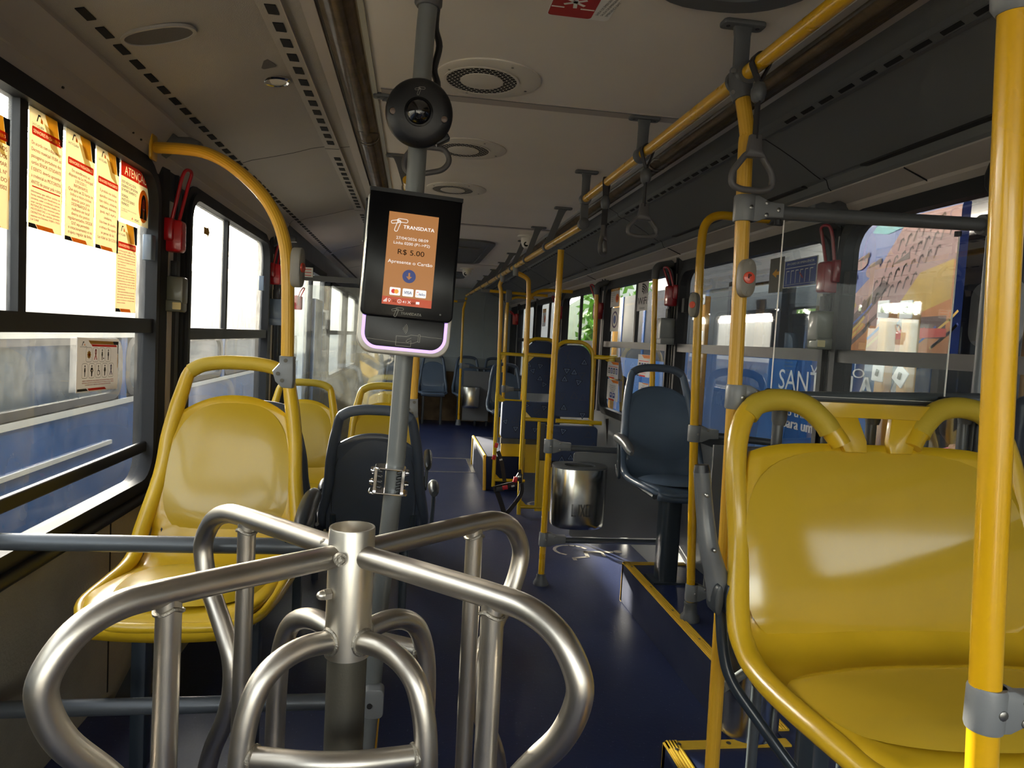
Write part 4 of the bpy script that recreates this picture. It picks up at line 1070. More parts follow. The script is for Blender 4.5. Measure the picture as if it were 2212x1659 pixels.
sb.text('screen_white', '27/04/2026 08:09', SW*.5, .1345, .0057, .064, 'j'if 0 else 'c', 2)
sb.text('screen_white', 'Linha 0200 (P1->P2)', SW*.5, .1245, .0057, .072, 'c', 2)
sb.text('screen_black', 'R$ 5.00', SW*.5, .1072, .0105, .053, 'c', 2)
sb.text('screen_white', 'Apresente o Cartão', SW*.5, .0868, .0068, .089, 'c', 2)
sb.disc('arrow_disc', 'screen_navy', SW*.5, .0595, .0133, l=2, n=36)
sb.poly('arrow', 'screen_orange', [(SW*.5-.0018, .0665), (SW*.5-.0018, .059), (SW*.5-.006, .059), (SW*.5, .0525), (SW*.5+.006, .059), (SW*.5+.0018, .059), (SW*.5+.0018, .0665)], 3)
for i in range(3):
    x0 = .0135+.0257*i; sb.poly('card_badge', 'screen_white', [(x0+.0108+p, .0270+q) for p, q in rrect(.0108, .0078, .002, 3)], 2)
sb.disc('lettering', 'screen_red', .0212, .027, .0044, l=3); sb.disc('lettering', 'screen_amber', .0270, .027, .0044, l=3.3)
sb.text('screen_navy', 'VISA', .0500, .027, .0062, .0155, 'c', 3, bold=.0001)
sb.text('screen_navy', 'elo', .0790, .0265, .0055, .0105, 'c', 3, bold=.0001)
for i, c_ in enumerate(('screen_red', 'screen_amber', 'screen_navy')):
    a0 = radians(70+120*i); sb.line('lettering', c_, [(.0700+.0030*cos(a0+q*.35), .0268+.0034*sin(a0+q*.35)) for q in range(5)], .0009, 3)
for i in range(4): sb.rect('lettering', 'screen_white', .003+.0018*i, .0045, .0042+.0018*i, .0070+.0018*i, 3)
sb.line('lettering', 'screen_white', [(.0145+.0022*cos(a), .0090+.0022*sin(a)) for a in [2*pi*i/10 for i in range(10)]], .0007, 3, True); sb.poly('lettering', 'screen_white', [(.0130, .0075), (.0160, .0075), (.0145, .0040)], 3)
sb.text('screen_black', '5G', .0245, .0080, .0052, .0075, 'c', 3)
sb.line('lettering', 'screen_white', [(.0345+.0036*cos(a), .0080+.0036*sin(a)) for a in [2*pi*i/14 for i in range(14)]], .0007, 3, True); sb.text('screen_white', 'i', .0345, .008, .005, None, 'c', 3)
sb.text('screen_white', '41', .044, .0078, .005, .007, 'c', 3); sb.text('screen_white', '✕', .054, .008, .005, .006, 'c', 3) if False else sb.line('lettering', 'screen_white', [(.0515, .0055), (.0565, .0105)], .0009, 3)
sb.line('lettering', 'screen_white', [(.0565, .0055), (.0515, .0105)], .0009, 3); sb.text('screen_black', 'm', .0625, .0075, .0065, .007, 'c', 3)
sb.poly('lettering', 'screen_white', [(.0675, .0055), (.0745, .0055), (.0745, .0105), (.0675, .0105)], 3)
sb.done()
fb = Board(RP(0, 0, .0089), u, v, Rd)
tlogo(fb, 'print_grey', -.030, -.1005+.0008, .0185, .0008, 1) if False else tlogo(fb, 'print_grey', -.0290, -.0965, .0185, .0008, 1)
fb.text('print_grey', 'TRANSDATA', -.0125, -.0895, .0056, .041, 'j', 1, bold=.00018)
fb.disc('sensor', 'print_grey', .0665, -.0850, .0016, l=1); fb.disc('sensor', 'black_matte', .0665, -.0850, .0009, l=2); fb.done()
tb = Board(RP(0, -.0145, -.0016), u, v, Rd)
for i in range(4):
    r_ = .003+.0033*i; tb.line('lettering', 'print_grey', [(-.0062+r_*cos(q)*.8, -.1050+r_*sin(q)*1.0) for q in [radians(-48+16*j) for j in range(7)]], .0008, 1)
tb.line('lettering', 'print_grey', [(-.0775, -.1305), (-.0170, -.1332), (.0130, -.1332)], .0006, 1)
tb.line('lettering', 'print_grey', [(-.0170, -.1205), (-.0170, -.1400), (.0130, -.1400), (.0130, -.1285)], .0008, 1)
tb.line('lettering', 'print_grey', [(-.0170, -.1205), (.0030, -.1205), (.0120, -.1165), (.0270, -.1165), (.0270, -.1280), (.0190, -.1320), (.0130, -.1335)], .0008, 1)
tb.line('lettering', 'print_grey', [(.0130, -.1225), (.0055, -.1265), (.0030, -.1300), (.0060, -.1320), (.0110, -.1290), (.0130, -.1275)], .0007, 1)
tb.line('lettering', 'print_grey', [(.0272, -.1140), (.0305, -.1140), (.0305, -.1295), (.0272, -.1295), (.0272, -.1140)], .0008, 1)
tb.line('lettering', 'print_grey', [(.0305, -.1170), (.0755, -.1180)], .0006, 1); tb.done()
mt_ = MB(); mt_.tube([RP(0, -.02, -.03), V((-.024, 1.6, RP(0, -.02, 0).z))], .02, 12); mt_.tube([RP(0, .09, -.03), V((-.018, 1.6, RP(0, .09, 0).z))], .02, 12); mt_.build('pole_mount', 'black_plastic', Rd)
# ---------- round camera on the pole
dc = atY(905, 243, 1.535)
Dm = thing('round_camera', dc, 'black round camera with a glass dome on the grey pole above the card reader', 'camera')
fa = V((-.05, -1, -.12)).normalized()
MB().lathe(dc+fa*-.028, fa, [(.058, 0), (.069, .006), (.0705, .014), (.0705, .020), (.066, .027), (.050, .033), (.030, .036), (.0285, .034)], 56).build('housing', 'black_plastic', Dm)
MB().tube([dc-fa*.02, V((dc.x+.004, 1.6, dc.z))], .026, 16).build('pole_mount', 'black_plastic', Dm)
MB().lathe(dc+fa*.0075, fa, [(.0300, 0), (.0300, .0015), (.026, .0025)], 48).build('lens_ring', 'black_gloss', Dm)
MB().lathe(dc+fa*.008, fa, [(.0260, 0), (.0245, .006), (.020, .0125), (.0125, .0175), (.005, .0197), (.0002, .020)], 40).build('lens_dome', 'dome_glass', Dm)
cu_ = V((1, 0, 0)); cu_ = (cu_-fa*cu_.dot(fa)).normalized(); cv_ = cu_.cross(fa)*-1
if cv_.z < 0: cv_ = -cv_
rr_ = rt*(F/1.535)
for sx in (-1, 1):
    c = dc+cu_*sx*.0535-cv_*.006*(1 if sx < 0 else 1)+fa*.0035-V((0, 0, .004*sx))
    MB().lathe(c, fa, [(.0078, -.006), (.0078, .0008), (.0066, .0008)], 24).build('sensor_rim', 'black_gloss', Dm)
    MB().lathe(c, fa, [(.0064, -.006), (.0064, .0016), (.005, .0022)], 24).build('sensor_window', 'sensor_brown', Dm)
s = MB()
for x, y in ((-.046, .043), (.052, .036), (0, -.058)): s.lathe(dc+cu_*x+cv_*y+fa*.0012, fa, [(.0038, -.008), (.0038, .0008)], 12)
s.build('screw', 'hole_black', Dm)
bd = Board(dc+fa*.0078+cv_*.034, cu_, cv_, Dm); tlogo(bd, 'print_grey', -.008, .0, .0165, .0006, 1); bd.done()
MB().obox(atY(955, 303, 1.56), (1, 0, .6), (0, 1, 0), (-.6, 0, 1), .016, .014, .006, .003).build('side_latch', 'black_plastic', Dm)
# ---------- handrails
def rail(pts, label, name='ceiling_handrail', r=.0168):
    t = thing(name, pts[0], label, 'handrail'); MB().tube(pts, r, 20).build('tube', 'yellow_paint', t); return t
rail([V((.733, -.3, 1.972)), V((.731, 1.63, 1.972)), V((.730, 3.16, 1.975))], 'upper yellow overhead handrail running along the right, carrying the hanging straps')
rail([V((.729, 3.15, 1.862)), V((.725, 6.3, 1.885)), V((.720, 10.3, 1.93))], 'lower yellow overhead handrail continuing from the double bracket to the back wall')
rail([V((-.06, 3.0, 1.96)), V((-.05, 10.6, 1.93))], 'left overhead handrail mostly hidden behind the grey card reader pole')
def bracket(top, bot, label, grp='ceiling brackets of the handrails', ring=True, low=None):
    t = thing('ceiling_bracket', top, label, 'bracket', grp); top = V(top); bot = V(bot)
    mb = MB(); mb.slab([top+V((x, y, 0)) for x, y in rrect(.052, .020, .010)], (0, 0, -1), 0, .011, .003)
    dr = (bot-top); L = dr.length; dr.normalize(); sx = V((1, 0, 0))-dr*dr.x; sx.normalize()
    mid = [(0, .030), (.06, .022), (.25, .0185), (.7, .0175), (1, .019)]
    pts = [top+dr*L*q-sx*w_ for q, w_ in mid]+[top+dr*L*q+sx*w_ for q, w_ in reversed(mid)]
    mb.slab(pts, sx.cross(dr), -.0065, .0065, .002); mb.build('arm', 'bracket_grey', t)
    MB().lathe(bot-V((0, .02, 0)), (0, 1, 0), [(.0175, 0), (.0245, .001), (.026, .006), (.026, .034), (.0245, .039), (.0175, .040)], 24).build('rail_ring', 'bracket_grey', t)
    s = MB()
    for x in (-.036, .036): s.lathe(top+V((x, 0, -.011)), (0, 0, -1), [(.005, 0), (.005, .001), (.003, .001)], 10)
    s.build('screw', 'rubber_dark', t)
    if low is not None:
        mb = MB(); dd = V(low)-bot; mb.slab([bot+V((-.017, 0, 0)), bot+V((.017, 0, 0)), V(low)+V((.017, 0, 0)), V(low)+V((-.017, 0, 0))], (0, 1, 0), -.008, .008, .003); mb.build('drop_arm', 'bracket_grey', t)
        MB().lathe(V(low)-V((0, .02, 0)), (0, 1, 0), [(.022, 0), (.0245, .002), (.0245, .038), (.022, .04)], 24).build('lower_ring', 'bracket_grey', t)
    return t
tops = [((.729, 1.63, 2.10), (.731, 1.63, 1.972), 'over the ribbed pole'), ((.732, 2.36, 2.10), (.730, 2.36, 1.974), 'beside the large middle strap'),
        ((.730, 3.16, 2.10), (.730, 3.16, 1.975), 'joining the upper and lower yellow handrails')]
for i, (a, c, l) in enumerate(tops):
    bracket(a, c, 'straight dark grey ceiling bracket '+l, low=(.729, 3.16, 1.866) if i == 2 else None)
for i, (x, y) in enumerate(((.811, 4.05), (.800, 4.80), (.813, 5.51), (.835, 6.35), (.850, 7.16), (.855, 7.95), (.855, 8.8), (.85, 9.6))):
    z = 1.862+(y-3.15)*.0095
    bracket((x, y, 2.10), (.727, y, z), 'slanted grey ceiling bracket, number %s of eight leading away along the lower handrail' % ['one', 'two', 'three', 'four', 'five', 'six', 'seven', 'eight'][i])
for i, (x, y) in enumerate(((-.115, 2.40), (-.105, 3.17), (-.08, 4.02))):
    bracket((x, y, 2.10), (-.058, y, 1.96 if i else 2.03), 'grey ceiling bracket on the left, '+('half hidden behind the round camera', 'just below the round camera', 'above the card reader')[i], 'left ceiling brackets')
# big elbow joint where the ribbed pole meets the handrail
J = thing('pole_joint', (.735, 1.61, 1.92), 'dark grey moulded joint linking ribbed pole and overhead handrail', 'fitting')
mb = MB(); mb.tube([V((.731, 1.585, 1.972)), V((.731, 1.655, 1.972))], [.026, .026], 24); mb.tube(smooth([V((.732, 1.62, 1.985)), atY(1600, 185, 1.615), atY(1605, 215, 1.61)], 5), [.030-.006*i/10 for i in range(11)], 20); mb.build('body', 'dark_fitting', J)
s = MB()
for x, y in ((1585, 152), (1583, 199)): s.lathe(atY(x, y, 1.585), (-.2, -1, 0), [(.005, -.004), (.005, .001)], 10)
s.build('screw', 'screw', J)
# ---------- hanging straps
def strap(top, zball, zh0, zh1, wd, label, yaw=0, depth=None, scale=1):
    t = thing('hanging_strap', (top[0], top[1], zh1), label, 'strap handle', 'hanging strap handles'); top = V(top)
    ca, sa = cos(yaw), sin(yaw); X = V((ca, sa, 0)); Yv = V((-sa, ca, 0)); zb = zball
    b = MB()
    def band(pts, wv, th=.0018, w_=.011):
        n = len(pts); vs = []; fs = []
        for i, p in enumerate(pts):
            tt = (pts[min(n-1, i+1)]-pts[max(0, i-1)]).normalized(); nn = tt.cross(wv).normalized()
            for sa_, sb_ in ((-1, -1), (1, -1), (1, 1), (-1, 1)): vs.append(p+wv*w_*sa_+nn*th*sb_)
        for i in range(n-1):
            for k in range(4): l_ = (k+1) % 4; fs.append((i*4+k, i*4+l_, i*4+4+l_, i*4+4+k))
        fs += [(3, 2, 1, 0), (n*4-4, n*4-3, n*4-2, n*4-1)]
        b.add(vs, fs)
    loop = [V((top.x, top.y, zb+.02))]+[top+X*.0205*cos(q)+V((0, 0, .0205*sin(q))) for q in [radians(200-220*i/10) for i in range(11)]]+[V((top.x, top.y, zb+.02))]
    band(smooth(loop, 2), Yv, w_=.010*scale); band([V((top.x, top.y, zb+.01)), V((top.x, top.y, zh0-.01))], Yv, .0022, .010*scale)
    b.build('webbing', 'belt_black', t, smooth=False)
    MB().lathe(V((top.x, top.y, zb-.022*scale)), (0, 0, 1), [(.008*scale, 0), (.014*scale, .006), (.017*scale, .02*scale), (.0165*scale, .030*scale), (.012*scale, .042*scale), (.006, .046*scale)], 20).build('slider', 'dark_fitting', t)
    c = V((top.x, top.y, 0)); k = MB()
    k.slab([c+X*x+V((0, 0, z)) for x, z in [(-.012*scale, zh0), (.012*scale, zh0), (.017*scale, zh0-.035*scale), (.026*scale, zh0-.05*scale), (-.026*scale, zh0-.05*scale), (-.017*scale, zh0-.035*scale)]], Yv, -.0095, .0095, .004)
    k.build('neck', 'handle_grey', t)
    w_ = wd/2; zt_ = zh0-.040*scale
    pts = fil([c+V((0, 0, zt_)), c+X*-w_*.35+V((0, 0, zt_-.002)), c-X*w_*.98+V((0, 0, lerp(zt_, zh1, .55))), c-X*w_*.96+V((0, 0, zh1+.008)), c-X*w_*.5+V((0, 0, zh1)), c+X*w_*.5+V((0, 0, zh1)), c+X*w_*.96+V((0, 0, zh1+.008)), c+X*w_*.98+V((0, 0, lerp(zt_, zh1, .55))), c+X*w_*.35+V((0, 0, zt_-.002)), c+V((0, 0, zt_))], .022*scale, 6)
    MB().tube(pts, .0072*scale, 12).build('handle_loop', 'handle_grey', t)
ya = 1.46
def zpx(y, x, Y): return atY(x, y, Y).z
rz = lambda y: 1.972
c1 = V((.7320, 1.530, 1.972))

strap(c1, zpx(200, 1634, 1.53), zpx(292, 1630, 1.53), zpx(411, 1625, 1.53), .100, 'large hanging strap handle in front of the ribbed yellow pole', 0)
strap((.7308, 2.30, 1.9735), zpx(380, 1390, 2.30), zpx(440, 1388, 2.30), zpx(511, 1383, 2.30), .100, 'middle hanging strap handle, just past the first ceiling bracket', 0, scale=1.1)
strap((.7303, 2.80, 1.9745), zpx(438, 1307, 2.8), zpx(487, 1305, 2.8), zpx(549, 1303, 2.8), .100, 'hanging strap handle turned nearly edge-on, smallest and furthest of the straps', radians(62), scale=1.15)
H_ = thing('grab_loop', (-.0, 2.2, 1.8), 'curved grey grab handle sticking out behind the reader pole under the round camera', 'strap handle')
MB().tube(fil([atY(925, 318, 2.2), atY(962, 322, 2.2), atY(973, 348, 2.2), atY(957, 368, 2.2), atY(910, 376, 2.2), atY(876, 372, 2.2), atY(872, 345, 2.2), atY(893, 316, 2.2)], .04, 7), .0085, 12, closed=True).build('handle_loop', 'handle_grey', H_)
MB().tube([atY(905, 316, 2.2), V((-.02, 2.2, 2.10))], .006, 8).build('webbing', 'belt_black', H_)
# ---------- ceiling fans / vents
def vent(x, y, label):
    t = thing('ceiling_fan', (x, y, 2.10), label, 'vent', 'round ceiling fans'); z = 2.0995
    MB().lathe((x+.004, y, 2.1), (0, 0, -1), [(.156, 0), (.156, .0035), (.150, .006), (.112, .007)], 64).build('cover_plate', 'vent_plate', t)
    MB().lathe((x-.016, y+.004, 2.094), (0, 0, -1), [(.108, -.002), (.108, .0022)], 56).build('opening', 'hole_black', t)
    g = MB(); cx, cy = x-.016, y+.004; a = .0092; rows = int(.11/(a*1.5))+1
    for i in range(-rows, rows+1):
        for j in range(-14, 15):
            hx = cx+j*a*math.sqrt(3)+(i % 2)*a*math.sqrt(3)/2; hy = cy+i*a*1.5; d_ = hypot(hx-cx, hy-cy)
            if .058 < d_ < .106:
                P = [V((hx+a*cos(radians(30+60*k)), hy+a*sin(radians(30+60*k)), 2.0905)) for k in range(6)]; Q = [V((hx+a*.87*cos(radians(30+60*k)), hy+a*.87*sin(radians(30+60*k)), 2.0905)) for k in range(6)]
                g.add(P+Q, [(k, (k+1) % 6, 6+(k+1) % 6, 6+k) for k in range(6)])
    g.build('honeycomb_grille', 'vent_plate', t, smooth=False)
    MB().lathe((cx, cy, 2.0915), (0, 0, -1), [(.064, 0), (.064, .002), (.060, .003)], 48).build('centre_disc', 'vent_plate', t)
    o = MB()
    ro, ri_ = [V((cx+.112*cos(q), cy+.112*sin(q), 2.0925)) for q in [2*pi*k/56 for k in range(56)]], [V((cx+.105*cos(q), cy+.105*sin(q), 2.0925)) for q in [2*pi*k/56 for k in range(56)]]
    o.ringplate(ro, ri_, (0, 0, -1), 0, .0022); o.build('inner_rim', 'vent_plate', t)
    s = MB()
    for q in (25, 115, 205, 295): s.lathe((x+.004+.132*cos(radians(q)), y+.132*sin(radians(q)), 2.0945), (0, 0, -1), [(.004, 0), (.004, .0022), (.002, .003)], 10)
    s.build('screw', 'screw', t)
vent(.180, 2.160, 'round honeycomb ceiling fan right of the black round camera, largest of three')
vent(.180, 2.965, 'round honeycomb ceiling fan partly behind the grey pole, middle of three')
vent(.180, 3.775, 'smallest round honeycomb ceiling fan, just above the card reader')
# roof hatches
def hatch(x0, x1, y0, y1, label):
    t = thing('roof_hatch', ((x0+x1)/2, (y0+y1)/2, 2.1), label, 'hatch', 'roof hatches'); c = V(((x0+x1)/2, (y0+y1)/2, 2.10)); a, b_ = (x1-x0)/2, (y1-y0)/2
    o1 = [c+V((x, y, 0)) for x, y in rrect(a, b_, .16, 7)]; i1 = [c+V((x, y, 0)) for x, y in rrect(a-.05, b_-.05, .12, 7)]
    MB().ringplate(o1, i1, (0, 0, -1), 0, .016).build('frame', 'bracket_grey', t)
    MB().slab([c+V((x, y, 0)) for x, y in rrect(a-.05, b_-.05, .12, 7)], (0, 0, -1), 0, .005).build('lid', 'bracket_grey', t)
    m = MB(); m.obox(c+V((0, -b_*.45, -.012)), (1, 0, 0), (0, 1, 0), (0, 0, 1), a*.6, .015, .008, .006); m.build('handle', 'dark_fitting', t)
hatch(.10, .62, 5.65, 7.4, 'large grey roof hatch beyond the three ceiling fans'); hatch(.05, .6, 8.5, 9.4, 'small grey roof hatch near the back wall')
hatch(.43, .80, .75, 1.563, 'dark grey roof hatch corner peeking in at the top edge beside the red exit sign')
# small white dome cameras
for x, y, l in ((atZ(1140, 510, 2.1).x, atZ(1140, 510, 2.1).y, 'white mini dome camera on the ceiling beside the roof hatch'), (.55, 8.05, 'white mini dome camera far back on the ceiling')):
    t = thing('dome_camera', (x, y, 2.1), l, 'camera', 'white ceiling cameras')
    MB().lathe((x, y, 2.1), (0, 0, -1), [(.075, 0), (.075, .010), (.062, .016)], 32).build('base', 'lens_white', t)
    MB().lathe((x, y, 2.086), (.1, -.25, -1), [(.05, 0), (.052, .03), (.045, .06), (.03, .075), (.01, .08)], 28).build('head', 'lens_white', t)
    MB().lathe(V((x, y, 2.05))+V((-.012, -.035, -.012)), (-.3, -1, -.35), [(.018, 0), (.018, .014), (.012, .016)], 18).build('lens', 'black_gloss', t)
# exit sign on the ceiling
t = thing('exit_sign', (.35, 1.6, 2.0995), 'red and white emergency exit sticker on the ceiling at the top edge', 'sign')
bd = Board((.275, 1.69, 2.099), (1, 0, 0), (0, -1, 0), t)   # seen from below: right=+x, up=-y
bd.poly('backing', 'ink_white', [(.0725+p, .06+q) for p, q in rrect(.0745, .075, .012)], 0)
bd.poly('red_panel', 'sticker_red', [(.0525+p, .06+q) for p, q in rrect(.0520, .0725, .010)], 1)
bd.rect('pictogram', 'ink_white', .002, .030, .032, .036, 2); bd.rect('pictogram', 'ink_white', .070, .030, .103, .036, 2)
for a in (90, 210, 330, 30, 150): bd.line('pictogram', 'ink_white', [(.052, .062), (.052+.026*cos(radians(a)), .062+.026*sin(radians(a)))], .008, 2)
bd.line('pictogram', 'ink_white', [(.052, .062), (.056, .036)], .009, 2)
for i, tx in enumerate(('SAÍDA DE EMERGÊNCIA', 'SALIDA DE EMERGENCIA', 'EMERGENCY EXIT')): bd.text('ink_black', tx, .113+.0115*i, .012, .0062, .10 if i < 2 else .075, 'l', 2, rot=radians(80))
bd.done()
# oval loudspeaker and spotlight on the left cove
def covep(x): return interp([(-p[0], p[1]) for p in LCOVE], -x)
sc0 = V((-.650, 1.885, 2.0245)); cn = V((.245, 0, -1)).normalized(); cu2 = V((0, 1, 0)); cw = V((1, 0, .245)).normalized()
t = thing('ceiling_speaker', sc0, 'oval perforated grey loudspeaker grille in the left ceiling panel', 'speaker')
pr = [(.090*math.copysign(abs(cos(a))**.8, cos(a)), .048*math.copysign(abs(sin(a))**.9, sin(a))) for a in [2*pi*k/48 for k in range(48)]]
diag = (atZ(408, 102, 2.02)-atZ(275, 92, 2.02)).normalized(); diag = (diag-cn*diag.dot(cn)).normalized(); dg2 = cn.cross(diag)
o1 = [sc0+diag*x+dg2*y for x, y in pr]; i1 = [sc0+diag*x*.9+dg2*y*.86 for x, y in pr]
MB().ringplate(o1, i1, cn, 0, .007).build('rim', 'cove_lit', t)
MB().slab(i1, cn, -.002, .004).build('grille', 'speaker_mesh', t) if False else None
mat('speaker_mesh', rgb(118, 114, 108), .6, bump=2.5, bscale=900)
MB().slab([sc0+diag*x*.9+dg2*y*.86 for x, y in pr], cn, 0, .0045).build('grille', 'speaker_mesh', t)
sp0 = V((-.455, 2.32, 2.083))
cn = V((.12, 0, -1)).normalized()
t = thing('ceiling_spotlight', sp0, 'small round chromed spotlight in the left ceiling panel', 'light')
MB().lathe(sp0, cn, [(.043, 0), (.043, .003), (.036, .007), (.030, .005), (.030, -.002)], 36).build('rim', 'chrome', t)
MB().lathe(sp0, cn, [(.029, 0), (.029, .003), (.010, .0035), (.002, .0036)], 36).build('lens', 'vent_plate', t)
MB().obox(V((-.46, 2.18, 2.082)), (.3, 1, 0), (1, -.3, .2), cn, .03, .022, .0012, .006).build('sticker', 'speaker_mesh', t)
t = thing('ceiling_handle', (-.05, 0, 0), 'x', 'x') if False else None
# grey grab fitting above the curved pole
def hook(p, sgn, label):
    t = thing('wall_fitting', p, label, 'fitting', 'grey fittings at the pillar tops'); p = V(p)
    MB().slab([p+V((sgn*x, 0, z)) for x, z in [(-.01, .035), (.035, .03), (.05, .02), (.09, .022), (.12, .01), (.12, -.018), (.03, -.022), (-.01, -.055)]], (0, 1, 0), -.025, .025, .008).build('body', 'dark_fitting', t)
hook((-.845, 2.52, 1.912), 1, 'dark grey fitting on the left wall above the curved ribbed pole'); hook((1.475, 2.36, 1.845), -1, 'dark grey hooked fitting high on the right wall above the red hammer box')
hook((-.845, 4.45, 1.86), 1, 'dark grey fitting at the second pillar top on the left')
# curved ribbed pole on the left
cp = [V((-.825, 2.40, 1.868)), atY(395, 322, 2.34), atY(450, 332, 2.27), atY(505, 362, 2.2), atY(560, 412, 2.13), atY(595, 465, 2.09), atY(614, 520, 2.07), atY(621, 580, 2.06), atY(622, 680, 2.06), atY(621, 775, 2.06), atY(622, 800, 2.06)]
t = thing('curved_pole', cp[-1], 'ribbed yellow pole curving from the left wall down to the yellow seat', 'pole')
MB().rib_tube(smooth(cp, 6), .0172, 16, .0004).build('tube', 'yellow_ribbed', t)
MB().slab([cp[0]+V((-.012, y, z)) for y, z in rrect(.026, .040, .010)], (1, .25, 0), -.002, .006, .002).build('wall_flange', 'yellow_paint', t)
cl = MB(); a_ = atY(622, 800, 2.05)
cl.slab([atY(x, y, 2.06) for x, y in ((607, 768), (637, 770), (637, 820), (634, 838), (612, 836), (598, 822), (592, 800), (607, 784))], (0, 1, 0), -.030, .018, .005); c_ = cl.build('seat_clamp', 'fitting_grey', t)
s = MB()
for x, y in ((617, 779), (598+2, 807), (609, 822)): s.lathe(atY(x, y, 2.029), (0, -1, 0), [(.0055, -.003), (.0055, .001), (.003, .001)], 10)
s.build('screw', 'post_dark', c_)
stop_button('pale stop button box seen edge-on, on the curved ribbed pole at left', atY(622, 577, 2.06)+V((.954, -.3, 0))*.0175, (.954, -.3, 0), .110, True)
# yellow ribbed pole rising from the grey seat
z0 = atY(893, 880, 3.15); z1 = atY(899, 640, 3.15)
t = thing('yellow_pole', z0, 'ribbed yellow pole clamped to the shoulder of the grey seat behind the reader pole', 'pole')
MB().rib_tube([z0-V((0, 0, .06)), V((z0.x+.004, 3.15, 1.93))], .0168, 14, .0005).build('tube', 'yellow_ribbed', t)
cl = MB(); cl.slab([atY(x, y, 3.13) for x, y in ((884, 862), (903, 862), (903, 900), (888, 905), (877, 896), (876, 880), (884, 874))], (0, 1, 0), -.028, .028, .004); c_ = cl.build('seat_clamp', 'fitting_grey', t)
s = MB()
for x, y in ((895, 869), (883, 884), (890, 893)): s.lathe(atY(x, y, 3.10), (0, -1, 0), [(.007, -.003), (.007, .001)], 8)
s.build('screw', 'post_dark', c_)
# ---------- grey transverse rail, acrylic screen, dark rail with posts
ra = atY(1650, 459, 1.6); rb_ = atY(2150, 487, 1.6)
t = thing('cross_rail', ra, 'thick grey horizontal tube from the ribbed pole to the right wall', 'rail')
MB().tube([ra-V((.04, 0, 0)), rb_], .0165, 24).build('tube', 'dark_fitting', t)
MB().tube([atY(2118, 485, 1.6), atY(2135, 486, 1.6), rb_+V((.03, 0, 0))], [.024, .027, .024], 24).build('end_socket', 'dark_fitting', t)
s = MB(); s.lathe(atY(2150, 487, 1.575), (0, -1, 0), [(.006, -.004), (.006, .001)], 10); s.lathe(atY(1680, 475, 1.6), (0, 0, -1), [(.008, 0), (.008, .012)], 12); s.lathe(atY(2070, 500, 1.6), (0, 0, -1), [(.008, 0), (.008, .012)], 12); s.build('screw', 'rubber_dark', t)
zA = atY(1685, 474, 1.6).z; zB = atY(1680, 852, 1.6).z; xa = atY(1684, 600, 1.6).x; xb = atY(2064, 600, 1.6).x
t = thing('acrylic_screen', ((xa+xb)/2, 1.6, zB), 'clear acrylic screen between the thick grey tube and the dark rail above the double seat', 'screen')
MB().box(xa, 1.5985, zB, xb, 1.6015, zA).build('sheet', 'acrylic', t, smooth=False)
e = MB(); e.box(xa-.0006, 1.598, zB, xa+.0006, 1.602, zA); e.box(xb-.0006, 1.598, zB, xb+.0006, 1.602, zA); e.box(xa, 1.598, zB-.001, xb, 1.602, zB); e.build('polished_edge', 'ink_white', t, smooth=False)
for x in (xa, xb):
    m = MB(); m.lathe((x, 1.6, zB+.002), (0, 1, 0), [(.012, -.012), (.012, .012)], 16); m.build('edge_clip', 'black_plastic', t)
da = atY(1630, 858, 1.63); db = atY(2100, 863, 1.63)
t = thing('barrier_rail', da, 'dark horizontal rail with grey uprights just behind the double seat', 'rail')
MB().tube(fil([da-V((.03, .02, 0)), db, V((1.455, 1.63, db.z)), V((1.46, 1.63, .3))], .05), .0165, 20).build('rail_tube', 'rail_dark', t)
for x in (1683, 1790, 1885, 2000, 2085):
    p = atY(x, 880, 1.66); pz = atY(x, 870, 1.66).z
    o = MB().tube([V((p.x, 1.66, .2)), V((p.x, 1.66, pz-.02))], .0135, 16).build('upright', 'rail_dark', t)
    MB().lathe((p.x, 1.655, pz-.055), (0, 0, 1), [(.015, 0), (.018, .01), (.0195, .04), (.021, .055)], 18).build('socket', 'dark_fitting', o)
# dark tube on the wall seen right of the acrylic
t = thing('wall_tube', (1.44, 1.75, .4), 'dark vertical tube against the right wall behind the thick yellow pole', 'pole')
MB().tube(smooth([V((1.455, 1.66, .3)), V((1.455, 1.66, 1.55)), V((1.462, 1.67, 1.84))], 4), .013, 14).build('tube', 'rail_dark', t)
MB().lathe((1.458, 1.665, 1.77), (0, 0, 1), [(.014, 0), (.026, .02), (.028, .05), (.02, .08)], 18).build('top_cap', 'rubber', t)
# ---------- pole pair by right windows
for x, ya_, yb3, Y, l in ((1416, 592, 850, 4.05, 'plain yellow pole against the right windows behind the blue-grey single seat'), (1289, 628, 830, 5.45, 'plain yellow pole against the right windows above the fabric folding seats')):
    p = atY(x, ya_, Y); q = atY(x-8, yb3, Y)
    t = thing('yellow_pole', (q.x, Y, .3), l, 'pole')
    dd = (q-p).normalized()
    MB().tube([p, q, q+dd*((q.z-.25)/-dd.z)], .0165, 16).build('tube', 'yellow_paint', t)
    MB().tube(fil([p-V((0, 0, .03)), p+V((0, 0, .045)), V((1.49, Y+.02, p.z+.07))], .05), .0225, 16).build('elbow', 'dark_fitting', t)
